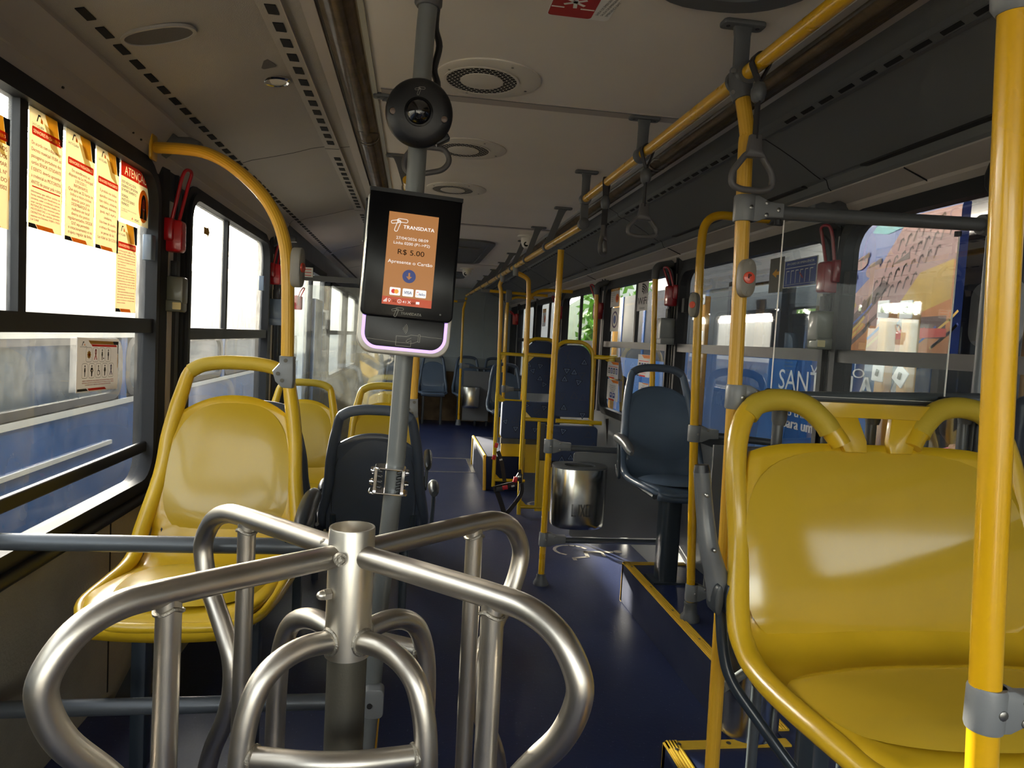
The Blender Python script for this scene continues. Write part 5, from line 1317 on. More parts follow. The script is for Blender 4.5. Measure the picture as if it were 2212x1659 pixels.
# ---------- notices on the left window
XP = XL+.003
def notice(y0, y1, z0, z1, label, title_z, lines, big, name='paper_notice', lh=None, fold=True):
    w, h = y1-y0, z1-z0
    t = thing(name, (XP, y0, z0), label, 'notice', 'passenger notices on the left window')
    b = Board((XP, y0, z0), (0, 1, 0), (0, 0, 1), t)
    MB().box(XP-.0012, y0, z0, XP, y1, z1).build('paper', 'paper_cream', t, smooth=False)
    # printed corner shapes
    b.poly('corner_print', 'ink_yellow', [(w*.42, h), (w*.80, h), (w*.88, h-.055), (w*.66, h-.055)], 1)
    b.poly('corner_print', 'ink_orange', [(w*.52, h-.030), (w*.86, h-.030), (w*.92, h-.060), (w*.70, h-.060)], .6) if False else b.poly('corner_print', 'ink_cream', [(w*.40, h-.022), (w*.66, h-.030), (w*.92, h-.085), (w*.62, h-.07)], .8)
    b.poly('corner_print', 'ink_black', [(w*.80, h), (w, h), (w, h-.055), (w*.90, h-.055)], 1)
    b.poly('corner_print', 'ink_black', [(0, 0), (0, .010), (w*.18, .010), (w*.26, 0)], 1)
    b.poly('corner_print', 'ink_orange', [(w*.20, .010), (w*.70, .010), (w*.76, 0), (w*.27, 0)], 1)
    b.poly('corner_print', 'ink_yellow', [(w*.975, h*.25), (w, h*.28), (w, h*.50), (w*.975, h*.46)], 1)
    # arch mark and company name
    b.line('logo', 'ink_black', [(w*.20, h-.026), (w*.24, h-.012), (w*.29, h-.012)], .004, 2); b.poly('logo', 'ink_orange', [(w*.30, h-.026), (w*.31, h-.014), (w*.36, h-.020), (w*.37, h-.027)], 2)
    b.text('ink_grey', 'SANTA', w*.06, h-.036, .0062, w*.16, 'l', 2); b.text('ink_black', 'CLARA', w*.225, h-.036, .0062, w*.18, 'l', 2, bold=.0002)
    b.knock('title_bar', 'ink_red', [(w*.5+p, title_z+q) for p, q in rrect(w*.44, .0095, .004, 3)], 'SENHORES PASSAGEIROS', w*.5, title_z, .0078, w*.80, 2)
    for tx, y, hh, ww, al in lines:
        x = w*.5 if al == 'c' else w*.05
        b.text('ink_darkred', tx, x, y, hh, ww*w, al, 3, bold=.0002)
    b.done(); return b
L1 = ['De acordo com o disposto no', 'Decreto municipal 19.004, os', 'passageiros portadores dos', 'cartões SENIOR, ESTUDANTE', 'E ISENTO, deverão apresentar', 'a credencial ao MOTORISTA', 'ANTES de passar pela roleta']
L1b = ['Informamos que utilizar cartões de', 'forma indevida por beneficiários ou', 'terceiros, ceder a credencial a outrem,', 'usar cartões vencidos implica na', 'RETENÇÃO dos mesmos pelos', 'MOTORISTAS, e na suspensão', 'DEFINITIVA dos cartões, previsão', 'expressa nos Decretos 19.004 e 19.053', 'Lei 2.868']
z0 = 1.523; zf = lambda z: z-z0
lines = [(s_, .190-.0145*i, .0082, .88, 'j') for i, s_ in enumerate(L1)]+[(s_, .082-.0078*i, .0048, .86 if i < 8 else .22, 'j') for i, s_ in enumerate(L1b)]
b = notice(1.745, 1.897, 1.523, 1.790, 'cream notice about senior and student cards, just right of the left window divider', .217, lines, 1)
bb = Board((XP, 1.745, 1.523), (0, 1, 0), (0, 0, 1), b.p); bb.rect('divider_line', 'ink_red', .012, .0915, .140, .0945, 2); bb.done()
L2 = ['Em atendimento ao', 'disposto na Lei Municipal', '3.915/2011,', 'INFORMAMOS:', 'Que após as 22 horas os', 'ônibus e micro-ônibus', 'deverão parar para', 'DESEMBARQUE de', 'mulheres em local', 'diverso dos pontos', 'regulamentados, DESDE', 'QUE seja permetido', 'o estacionamento e no', 'trajeto regular da linha.']
W_ = [.62, .82, .40, .48, .84, .72, .62, .62, .60, .62, .84, .62, .82, .82]
notice(1.912, 2.073, 1.517, 1.793, 'cream notice about getting off after 22 hours, second from the window divider', .196, [(s_, .176-.0118*i, .0080, W_[i], 'c') for i, s_ in enumerate(L2)], 1)
L3 = ['É proibido nos ônibus', 'aparelhos sonoros do', 'tipo rádios, celulares,', 'walkmans, diskmans,', 'ipods, mp3, mp4 e', 'similares.', 'Use fone de ouvido,', 'o infrator fica sujeito', 'as penas da lei.', 'Lei 4.064 de 20/12/2012']
W_ = [.72, .74, .76, .72, .68, .34, .72, .72, .58, .84]
notice(2.083, 2.232, 1.517, 1.793, 'cream notice forbidding radios and music players, left of the red ATENÇÃO notice', .186, [(s_, .160-.0142*i, .0076, W_[i], 'c') for i, s_ in enumerate(L3)], 1)
L5 = ['-Lei Municipal Nº 3.209, de 17 de', 'outubro de 2007, estabelece normas', 'para o Desembarque da Pessoa com', 'Deficiência e Mobilidade Reduzida', 'no Transporte Coletivo de Foz do', 'Iguaçu:', '-Os motoristas deverão parar os', 'ônibus para possibilitar o', 'desembarque, mediante prévia', 'solicitação da pessoa, em qualquer', 'local onde seja permitido', 'estacionamento, no trajeto regular', 'da respectiva linha, mesmo que nele', 'não haja ponto de parada', 'regulamentado.', '- Na impossibilidade de parada', 'para desembarque no local indicado', 'pelo usuário, deverá ser observado', 'pelo condutor o local mais', 'próximo ao indicado.']
notice(2.222, 2.372, 1.348, 1.612, 'small-print cream notice hanging directly below the red ATENÇÃO notice', .197, [(s_, .180-.0080*i, .0044, .86 if len(s_) > 20 else .4, 'j') for i, s_ in enumerate(L5)], 1)
# partial notice at the frame edge
notice(1.54, 1.668, 1.505, 1.735, 'cream notice cut off by the left picture edge, beyond the window divider', .190, [(s_, .165-.016*i, .0090, .86, 'j') for i, s_ in enumerate(['PROIBIDO AOS', 'PASSAGEIROS DOS', 'ÔNIBUS FUMAR', 'LEI MUNICIPAL Nº', 'E DECRETOS DO', 'MUNICIPIO, 2002'])], 1)
# ATENCAO notice
y0, y1, z0, z1 = 2.243, 2.462, 1.623, 1.794; w, h = y1-y0, z1-z0
t = thing('warning_notice', (XP, y0, z0), 'white ATENÇÃO notice with red header and orange oval portrait on the left window', 'notice')
MB().box(XP-.0012, y0, z0, XP, y1, z1).build('paper', 'paper_cream', t, smooth=False)
b = Board((XP, y0, z0), (0, 1, 0), (0, 0, 1), t)
b.knock('header', 'ink_red', [(0, h-.047), (w, h-.047), (w, h), (0, h)], 'ATENÇÃO', w*.52, h-.026, .026, w*.80, 1)
for i, (tx, ww) in enumerate((('ESTE VEÍCULO ESTÁ', .48), ('EQUIPADO COM SISTEMA', .55), ('DE MONITORAMENTO.', .50))): b.text('ink_black', tx, .006, .108-.0115*i, .0078, w*ww, 'l', 2, bold=.0003)
for i, (tx, ww) in enumerate((('SORRIA,', .22), ('VOCÊ ESTÁ SENDO', .44), ('FILMADO', .24))): b.text('ink_black', tx, .006, .068-.0115*i, .0078, w*ww, 'l', 2, bold=.0003)
for i, (tx, ww) in enumerate((('As imagens são utilizadas com autorização', .56), ('Lei 13.709/2018.', .24))): b.text('ink_black', tx, .006, .030-.006*i, .0034, w*ww, 'l', 2)
b.text('ink_black', 'VISAC', w*.56, .010, .0070, w*.20, 'c', 2, bold=.0004); b.poly('logo', 'ink_red', [(w*.37, .006), (w*.40, .015), (w*.43, .006), (w*.40, .009)], 2)
b.disc('portrait', 'ink_orange', w*.80, .062, .041, .051, 2, 36)
b.poly('portrait', 'ink_black', [(w*.80+p*1.0, .070+q) for p, q in [(.020*cos(a), .028*sin(a)) for a in [2*pi*i/20 for i in range(20)]]]+[], 3)
b.poly('portrait', 'ink_black', [(w*.80-.021, .068), (w*.80-.026, .028), (w*.80-.030, .022), (w*.80+.030, .022), (w*.80+.026, .028), (w*.80+.021, .068)], 3)
b.disc('portrait', 'ink_skin', w*.80, .064, .0135, .021, 4); b.poly('portrait', 'ink_orange', [(w*.80-.007, .046), (w*.80+.007, .046), (w*.80+.004, .022), (w*.80-.004, .022)], 3.5)
b.line('portrait', 'ink_white', [(w*.80-.006, .054), (w*.80, .0515), (w*.80+.006, .054)], .002, 5)
for sx in (-1, 1): b.line('portrait', 'ink_black', [(w*.80+sx*.008, .068), (w*.80+sx*.003, .068)], .0014, 5)
b.done()
# priority pictogram sign
y0, z0, w, h = 1.985, 1.128, .262, .146
t = thing('pictogram_sign', (XP, y0, z0), 'white sign with nine priority pictograms on the lower left window', 'sign')
um = V((0, 1, -.03)).normalized(); vm = V((0, .03, 1)).normalized()
MB().slab([V((XP, y0, z0))+um*a+vm*c for a, c in ((0, 0), (w, 0), (w, h), (0, h))], (1, 0, 0), -.0012, 0).build('backing', 'paper_white', t, smooth=False)
b = Board((XP, y0, z0), um, vm, t)
b.poly('colour_band', 'ink_gold', [(w*.24, h*.955), (w*.84, h*.955), (w*.87, h*.89), (w*.29, h*.89)], 1); b.poly('colour_band', 'ink_red', [(w*.30, h*.885), (w*.93, h*.885), (w*.95, h*.845), (w*.34, h*.845)], 1)
b.poly('colour_band', 'ink_black', [(w*.84, h*.955), (w*.99, h*.955), (w*.99, h*.70), (w*.97, h*.72), (w*.97, h*.89), (w*.87, h*.89)], 1); b.poly('colour_band', 'ink_gold', [(w*.975, h*.70), (w*.99, h*.70), (w*.99, h*.42), (w*.975, h*.44)], 1)
b.poly('colour_band', 'ink_black', [(w*.02, h*.02), (w*.02, h*.065), (w*.22, h*.065), (w*.26, h*.02)], 1); b.poly('colour_band', 'ink_red', [(w*.25, h*.065), (w*.66, h*.065), (w*.70, h*.02), (w*.28, h*.02)], 1)
b.line('logo', 'ink_black', [(w*.10, h*.86), (w*.12, h*.92), (w*.14, h*.92)], .003, 2); b.poly('logo', 'ink_orange', [(w*.145, h*.86), (w*.15, h*.90), (w*.17, h*.86)], 2)
b.text('ink_grey', 'SANTA', w*.055, h*.835, .0042, w*.07, 'l', 2); b.text('ink_black', 'CLARA', w*.13, h*.835, .0042, w*.08, 'l', 2)
def man(x, y, s, kind):
    m = 'ink_black'
    if kind == 'sun':
        b.disc('pictogram', 'ink_gold', x, y, s*.34, l=2); b.disc('pictogram', 'ink_darkred', x, y, s*.14, l=3)
        for q in range(10): b.line('pictogram', 'ink_gold', [(x+s*.32*cos(q*.628), y+s*.32*sin(q*.628)), (x+s*.42*cos(q*.628), y+s*.42*sin(q*.628))], .0016, 2)
    elif kind in ('rib', 'rib2'):
        c = 'ink_purple' if kind == 'rib2' else 'ink_darkred'
        b.line('pictogram', c, [(x-s*.25, y-s*.45), (x+s*.10, y+s*.15), (x+s*.10, y+s*.42), (x, y+s*.5), (x-s*.10, y+s*.42), (x-s*.10, y+s*.15), (x+s*.25, y-s*.45)], s*.13, 2)
    elif kind == 'wheel':
        b.disc('pictogram', m, x-s*.02, y+s*.42, s*.09, l=2); b.line('pictogram', m, [(x, y+s*.30), (x+s*.02, y-s*.02), (x+s*.22, y-s*.04), (x+s*.32, y-s*.38)], s*.10, 2)
        b.line('pictogram', m, [(x-s*.02+s*.24*cos(q), y-s*.2+s*.24*sin(q)) for q in [radians(100+28*i) for i in range(9)]], s*.06, 2)
    else:
        b.disc('pictogram', m, x, y+s*.44, s*.10, l=2)
        bw = {'old': .15, 'guide': .16, 'preg': .17, 'baby': .30, 'fat': .22}[kind]
        b.poly('pictogram', m, [(x-s*bw*.6, y+s*.30), (x+s*bw*.6, y+s*.30), (x+s*bw, y-s*.02), (x+s*bw*.5, y-s*.14), (x-s*bw*.5, y-s*.14), (x-s*bw, y-s*.02)], 2)
        b.poly('pictogram', m, [(x-s*bw*.5, y-s*.14), (x+s*bw*.5, y-s*.14), (x+s*bw*.35, y-s*.52), (x-s*bw*.35, y-s*.52)], 2)
        if kind == 'baby': b.disc('pictogram', 'paper_white', x, y+s*.02, s*.12, s*.07, l=3)
        if kind == 'guide': b.disc('pictogram', m, x+s*.34, y-s*.34, s*.12, s*.06, l=2)
def cell(x, y, kind):
    b.line('cell_outline', 'ink_grey', [(x+p, y+q) for p, q in rrect(w*.068, h*.135, .008, 3)], .0009, 1, True); man(x, y, h*.20, kind)
for i, k_ in enumerate(('sun', 'rib', 'guide', 'preg')): cell(w*(.26+.155*i), h*.69, k_)
for i, k_ in enumerate(('old', 'baby', 'wheel', 'fat', 'rib2')): cell(w*(.175+.158*i), h*.39, k_)
for i, tx in enumerate(('ASSENTO PREFERENCIAL PARA PESSOAS COM DEFICIÊNCIA VISUAL, AUTISMO,', 'IDOSOS(AS), GESTANTES, LACTANTES, PESSOAS COM CRIANÇA DE COLO, OBESOS', 'E ACIDENTADOS, PESSOAS COM MOBILIDADE REDUZIDA.')): b.text('ink_darkred', tx, w*.5, h*(.205-.038*i), .0034, w*(.76 if i < 2 else .62), 'c', 2, bold=.0001)
b.done()
# faint glass maker print
t = thing('window_etching', (XP, 1.72, 1.40), 'tiny dark maker print on the lower left corner of the upper left pane', 'marking')
b = Board((XP, 1.730, 1.395), (0, 1, 0), (0, 0, 1), t); b.disc('ring_mark', 'ink_grey', .004, .060, .0024); b.text('ink_grey', 'Marcopolo', .009, .060, .0036, .022, 'l', 1)
for i in range(5): b.text('ink_grey', ('temperado', 'E2', '43R', 'AS2', 'MERC')[i], .012, .052-.0065*i, .0028, .012, 'l', 1)
b.done()
t = thing('window_etching', (XR-.004, 2.9, 1.25), 'mirror-image maker print on the lower pane behind the acrylic screen', 'marking')
b = Board((XR-.004, 2.62, 1.25), (0, 1, 0), (0, 0, 1), t)
for i, tx in enumerate(('Marcopolo', 'TEMPERADO', 'VIDROS', 'AS2')): b.text('ink_grey', tx, .06, .05-.016*i, .007, .07 if i < 2 else .03, 'c', -1)
b.done()
# ---------- red hammer boxes and grey cases on the pillars
def hammer(p, inw, tip, label, s=1., dark=False, grp='red emergency release handles'):
    # p: centre of red box, loop up to tip
    t = thing('emergency_hammer', p, label, 'emergency handle', grp); p = V(p); m = 'red_dark' if dark else 'red_plastic'
    MB().slab([p+V((inw*x, 0, z)) for x, z in [(q[0]+.025*s, q[1]) for q in rrect(.026*s, .048*s, .010*s)]], (0, 1, 0), -.022*s, .022*s, .006).build('box', m, t)
    MB().slab([p+V((inw*x, 0, z)) for x, z in [(q[0]+.014*s, q[1]+.018*s) for q in rrect(.014*s, .034*s, .006*s)]], (0, 1, 0), -.036*s, .004*s, .005).build('holder', m, t)
    tp = V(tip); a = p+V((inw*.012*s, -.02*s, .0)); b_ = p+V((inw*.03*s, .004*s, .03*s))
    dr = (tp-p).normalized(); sx = V((0, 1, 0))*.018*s+V((inw*.006*s, 0, 0))
    MB().tube(fil([a, tp-sx-dr*.03*s, tp-sx*.8, tp+sx, tp+sx-dr*.035*s, b_], [0, .05, .02, .02, .05, 0], 6), .0052*s, 10).build('handle_loop', m, t)
    MB().lathe(a+V((0, -.002, 0)), (0, -1, 0), [(.007*s, -.006), (.007*s, .004)], 12).build('pin', 'post_dark', t)
    return t
def case(p, inw, label, h=.105, w=.035, m='olive_box', grp='cases below the red handles', foot=True, sticker=True):
    t = thing('latch_case', p, label, 'box', grp); p = V(p)
    MB().slab([p+V((inw*(x+w), 0, z)) for x, z in rrect(w, h/2, .010)], (0, 1, 0), -.030, .030, .006).build('case', m, t)
    if foot: MB().slab([p+V((inw*(x+w*.6), 0, z-h/2-.006)) for x, z in rrect(w*1.3, .020, .008)], (0, 1, 0), -.036, .034, .006).build('base', m, t)
    if sticker:
        MB().slab([p+V((inw*(x+w*1.45), -.0365, z-h/2-.006)) for x, z in rrect(.014, .012, .002, 2)], (0, -1, 0), -.001, .0006).build('label_plate', 'ink_cream', t)
    m2 = MB(); m2.obox(p+V((inw*w*.8, 0, h/2+.028)), (1, 0, 0), (0, 1, 0), (0, 0, 1), .011, .016, .026, .003); m2.build('latch', 'rubber_dark', t); return t
hb = atX(396, 512, -.835)
hammer((-.855, 2.60, atY(395, 512, 2.60).z), 1, atY(408, 368, 2.60), 'bright red emergency handle lit from behind beside the notices, left pillar', 1.12)
case((-.855, 2.62, atY(392, 628, 2.6).z), 1, 'olive grey case with a small sticker under the bright red handle on the left pillar', .095, .030)
hammer((-.855, 4.36, atY(583, 592, 4.36).z), 1, atY(607, 528, 4.36), 'red emergency handle on the second left pillar, beside the curved pole', 1.25, False)
case((-.86, 4.38, atY(572, 668, 4.36).z), 1, 'blue-grey case below the red handle on the second left pillar', .13, .045, 'blue_grey_box', sticker=False)
hammer((1.475, 2.37, atY(1794, 600, 2.37).z), -1, atY(1783, 487, 2.37), 'dark red emergency handle on the right pillar seen through the acrylic screen', 1.15, True)
case((1.475, 2.38, atY(1783, 706, 2.37).z), -1, 'olive grey case with a red-printed sticker on the right pillar', .11, .034)
hammer((1.475, 3.93, atY(1456, 640, 3.93).z), -1, atY(1438, 577, 3.93), 'red emergency handle above two grey cases, between pole and blue-grey single seat', 1.2, True)
case((1.475, 3.94, atY(1460, 712, 3.93).z), -1, 'light grey twin case on the right pillar behind the blue-grey single seat', .125, .045, 'fitting_grey', sticker=False)
hammer((1.475, 5.56, atY(1283, 672, 5.56).z), -1, atY(1278, 615, 5.56), 'red emergency handle partly hidden by the plain pole over the fabric seats', 1.3, True)
hammer((1.475, 7.13, atY(1206, 676, 7.1).z), -1, atY(1194, 640, 7.1), 'red emergency handle further back between the yellow cage tubes', 1.3, True)
hammer((1.475, 10.2, atY(1110, 690, 10.2).z), -1, atY(1102, 672, 10.2), 'small red emergency handle furthest back at the last window', 1.6, False)
hammer((-.845, 5.2, atY(654, 655, 5.2).z), 1, atY(656, 622, 5.2), 'small red emergency handle seen through the glass partition', 1.0, False)
for i, (px, py, X, s_, l) in enumerate(((322, 535, XL+.02, 1, 'blue-grey window latch at the right end of the notice window'), (566, 612, XL+.02, 1, 'blue-grey window latch at the second left pillar'),
                                    (1836, 612, XR-.02, -1, 'black window latch right of the red-printed case'), (1480, 660, XR-.02, -1, 'dark window latch beside the twin grey cases'), (1307, 680, XR-.02, -1, 'grey window latch beside the plain pole over the fabric seats'))):
    p = atX(px, py, X); t = thing('window_latch', p, l, 'latch', 'window latches')
    MB().obox(p, (0, 1, 0), (1, 0, 0), (0, 0, 1), .018, .014, .040, .004).build('grip', 'blue_grey_box' if i in (0, 1, 4) else 'rubber', t)
# stickers on right windows
def sticker(Xp, y0, y1, z0, z1, label, fn, name='window_sticker', bk='paper_white'):
    # y0 = left (far) edge, y1 = right (near) edge as seen
    w, h = abs(y0-y1), z1-z0; t = thing(name, (Xp, y0, z0), label, 'sticker', 'stickers on the right windows')
    b = Board((Xp, max(y0, y1), z0), (0, -1, 0), (0, 0, 1), t); b.rect('backing', bk, 0, 0, w, h, 0); fn(b, w, h); b.done()
XS = XR-.008
def f_warn(b, w, h):
    b.rect('header', 'ink_gold', 0, h*.8, w, h, 1); b.text('ink_white', 'ATENÇÃO', w/2, h*.89, h*.1, w*.8, 'c', 2)
    for i in range(5): b.text('ink_grey', ('ESTE VEÍCULO', 'ESTÁ EQUIPADO', 'SISTEMA', 'SORRIA', 'FILMADO')[i], w*.08, h*(.70-.10*i), h*.05, w*.45, 'l', 2)
    b.disc('portrait', 'ink_orange', w*.76, h*.42, w*.19, h*.22, 2); b.disc('portrait', 'ink_darkred', w*.76, h*.42, w*.09, h*.12, 3)
def f_round(b, w, h):
    b.disc('ring_mark', 'ink_purple', w/2, h/2, w*.36, h*.36, 1); b.disc('ring_mark', 'paper_white', w/2, h/2, w*.28, h*.28, 2); b.disc('ring_mark', 'ink_blue', w/2, h/2, w*.17, h*.18, 3)
def f_wifi(b, w, h):
    for i, r in enumerate((.10, .17, .24, .31)): b.line('signal_mark', 'ink_black', [(w*.42+r*1.6*w*cos(q), h*.56+r*1.1*h*sin(q)) for q in [radians(5+17*j) for j in range(6)]], w*.05, 1)
    b.text('ink_black', 'WiFi', w/2, h*.34, h*.26, w*.9, 'c', 1, bold=.001); b.text('ink_black', 'Gratuito', w/2, h*.10, h*.08, w*.72, 'c', 1)
def f_rules(b, w, h):
    b.poly('colour_band', 'ink_orange', [(w*.3, h*.99), (w*.98, h*.99), (w*.98, h*.84), (w*.5, h*.84)], 1); b.poly('colour_band', 'ink_red', [(w*.1, h*.72), (w*.9, h*.72), (w*.9, h*.69), (w*.1, h*.69)], 1)
    for i in range(4): x = w*(.10+.22*i); b.rect('pictogram', 'ink_blue' if i % 2 else 'ink_black', x, h*.28, x+w*.16, h*.62, 1); b.disc('pictogram', 'paper_white', x+w*.08, h*.5, w*.04, h*.05, 2); b.rect('pictogram', 'paper_white', x+w*.05, h*.32, x+w*.11, h*.44, 2)
    b.text('ink_red', 'PREFERENCIAL', w/2, h*.17, h*.06, w*.8, 'c', 1); b.poly('colour_band', 'ink_red', [(w*.2, 0), (w*.7, 0), (w*.66, h*.07), (w*.16, h*.07)], 1); b.poly('colour_band', 'ink_black', [(0, 0), (w*.18, 0), (w*.14, h*.07), (0, h*.07)], 1)
def f_rules2(b, w, h):
    b.poly('colour_band', 'ink_orange', [(w*.3, h*.99), (w*.98, h*.99), (w*.98, h*.86), (w*.5, h*.86)], 1)
    for i in range(4): b.text('ink_black', ('EM CASO DE QUALQUER', 'EMERGÊNCIA USE A', 'SAÍDA DO ÔNIBUS', 'LIGUE 156'), w/2, h*(.72-.09*i), h*.055, w*.7, 'c', 1) if False else b.text('ink_black', ('EM CASO DE DÚVIDA', 'FALE CONOSCO PELO', 'TELEFONE OU SITE', 'DA EMPRESA')[i], w/2, h*(.72-.09*i), h*.055, w*.7, 'c', 1)
    for x in (.28, .54): b.rect('pictogram', 'ink_blue', w*x, h*.14, w*(x+.2), h*.38, 1); b.disc('pictogram', 'paper_white', w*(x+.1), h*.28, w*.05, h*.06, 2)
    b.poly('colour_band', 'ink_red', [(w*.2, 0), (w*.7, 0), (w*.66, h*.07), (w*.16, h*.07)], 1)
def sxy(px0, px1, pyt, pyb): a = atX(px0, pyt, XS); c = atX(px1, pyb, XS); d_ = atX(px0, pyb, XS); return a.y, c.y, d_.z, a.z
for px0, px1, a_, c_, fn, lab in ((1321, 1337, 622, 664, f_warn, 'small cream ATENÇÃO sticker high on the window left of the WiFi sticker'), (1321, 1335, 666, 716, f_round, 'sticker with a round violet emblem under the small ATENÇÃO sticker'),
                            (1379, 1398, 610, 672, f_wifi, 'pale WiFi Gratuito sticker with signal arcs'), (1313, 1335, 780, 815, f_rules, 'priority pictogram sticker behind the black belt arm'),
                            (1313, 1334, 818, 862, f_rules2, 'text sticker with two blue icons behind the black belt'), (1379, 1402, 765, 812, f_rules, 'priority pictogram sticker behind the blue-grey single seat handle'),
                            (1380, 1400, 825, 842, f_rules2, 'sticker seen through the handle of the blue-grey single seat'), (1173, 1178, 668, 705, f_warn, 'tiny strip sticker on the far right window')):
    ya_, yb3, zl_, zh_ = sxy(px0, px1, a_, c_); sticker(XS, ya_, yb3, zl_, zh_, lab, fn)
def f_esc(b, w, h):
    b.rect('diagram', 'ink_blue', w*.03, h*.03, w*.97, h*.97, 1); b.text('ink_white', 'EM CASO DE EMERGÊNCIA', w/2, h*.86, h*.08, w*.8, 'c', 2)
    b.rect('diagram', 'ink_white', w*.06, h*.10, w*.94, h*.11, 2); b.rect('diagram', 'ink_white', w*.06, h*.70, w*.94, h*.72, 2)
    for i in range(6): b.line('diagram', 'ink_white', [(w*(.1+.14*i), h*.15), (w*(.1+.14*i), h*.60), (w*(.18+.14*i), h*.60)], .003, 2)
    b.line('diagram', 'sticker_red', [(w*.5, h*.5), (w*.6, h*.3)], .005, 3)
a = atX(1695, 565, XR-.006); c = atX(1763, 620, XR-.006); sticker(XR-.006, a.y, c.y, c.z+.01, a.z, 'pale blue emergency diagram sticker on the window behind the acrylic screen', f_esc)
a = atX(1665, 560, XR-.006); c = atX(1690, 630, XR-.006)
def f_arrow(b, w, h): b.poly('arrow', 'ink_gold', [(w*.5, h*.42), (w*.2, h*.55), (w*.5, h*.68), (w*.5, h*.60), (w*.8, h*.60), (w*.8, h*.50), (w*.5, h*.50)], 1)
sticker(XR-.006, a.y, c.y, c.z, a.z, 'bluish sticker with a yellow arrow beside the emergency diagram', f_arrow, bk='ink_grey')
t = thing('window_arrow', atX(442, 505, XP), 'small orange arrow marking on the second left window', 'marking')
p = atX(440, 505, XP); b = Board(p, (0, 1, 0), (0, 0, 1), t); b.poly('arrow', 'ink_gold', [(0, .0), (.05, .0), (.05, .03), (.0, .03)], 1); b.poly('arrow', 'ink_gold', [(.05, -.015), (.085, .015), (.05, .045)], 1)
b.line('outline', 'ink_black', [(-.01, .075), (-.01, .16)], .004, 1); b.line('outline', 'ink_black', [(.07, .09), (.10, .06), (.08, .03)], .004, 1); b.line('outline', 'ink_black', [(-.03, -.03), (-.03, -.11)], .004, 1); b.done()
p = atY(640, 590, 4.57); t = thing('cove_sticker', p, 'small white sticker with reddish lines above the glass partition', 'sticker')
b = Board(p, (1, 0, 0), (0, 0, 1), t); b.rect('backing', 'ink_white', 0, -.02, .10, .04, 0); [b.rect('lettering', 'ink_red', .035, .025-.018*i, .09, .029-.018*i, 1) for i in range(3)]; b.rect('lettering', 'ink_red', .005, -.01, .02, .03, 1); b.done()
# ---------- glass partition behind the left seats
xp0, xp1 = -.84, -.012
t = thing('glass_partition', (-.45, 4.58, 0), 'large clear glass partition behind the yellow seats, mirroring the front of the bus', 'partition')
MB().box(xp0, 4.578, .62, xp1, 4.584, 1.60).build('pane', 'partition_glass', t, smooth=False)
MB().box(xp0, 4.57, .0, xp1, 4.59, .62).build('lower_panel', 'bus_white', t, smooth=False)
MB().tube([(xp1, 4.58, 0), (xp1, 4.58, 2.0)], .0165, 14).build('post', 'yellow_paint', t)
# ---------- cage with folding fabric seats
def cage(x, y, lab, top_z, zr, h1, h2, z0, x2, dx=-.02):
    t = thing('yellow_cage_frame', (x, y, z0), lab, 'frame', 'yellow tube frames beside the folding seats')
    MB().tube([V((x+.008, y, z0)), V((x, y, h1+.02))], .0165, 14).build('post', 'bright_yellow', t)
    MB().rib_tube(smooth([V((x, y, h1)), V((x+dx*.2, y, h1+.25)), V((x+dx*.6, y, top_z-.10)), V((x+dx*1.4, y, top_z-.03)), V((.728, y-.01, zr-.05))], 5), .0168, 12, .0006).build('upper_post', 'yellow_ribbed', t)
    MB().tube([V((.728, y-.01, zr-.075)), V((.728, y-.01, zr-.0)), ], [.021, .026], 16).build('top_joint', 'fitting_grey', t)
    for z in (h1, h2, z0+.06):
        MB().tube([V((x, y, z)), V((x2, y, z-.004))], .0145, 12).build('cross_bar', 'bright_yellow', t)
    g = MB()
    for z, s in ((h1, -1), (h2, 1), (z0+.06, 1)): g.slab([V((x, y, z)), V((x+.075, y, z)), V((x, y, z+s*.075))], (0, 1, 0), -.003, .003)
    g.build('gusset', 'bright_yellow', t, smooth=False)
    return t
zr1 = 1.862+(5.3-3.15)*.009; zr2 = zr1+.006
c1 = cage(.845, 5.30, 'nearer yellow tube frame beside the folding fabric seats, belts hanging on it', zr1-.06, zr1, 1.225, .735, .0, 1.06)
MB().tube([V((1.1, 5.30, .731)), V((1.46, 5.30, .725))], .0165, 12).build('cross_bar', 'bright_yellow', c1)
MB().tube([V((.985, 5.30, .03)), V((.972, 5.30, .72))], .013, 12).build('inner_post', 'bright_yellow', c1)
MB().box(.99, 5.29, .03, 1.12, 5.31, .42).build('side_plate', 'bright_yellow', c1, smooth=False)
c2 = cage(.735, 6.10, 'farther yellow tube frame beside the folding fabric seats', zr2-.07, zr2+.005, 1.205, .80, .04, 1.02)
MB().tube([V((.99, 6.10, .1)), V((1.0, 6.10, .80))], .013, 12).build('inner_post', 'bright_yellow', c2)
MB().box(.80, 6.16, .16, 1.12, 6.18, .47).build('side_plate', 'bright_yellow', c2, smooth=False)
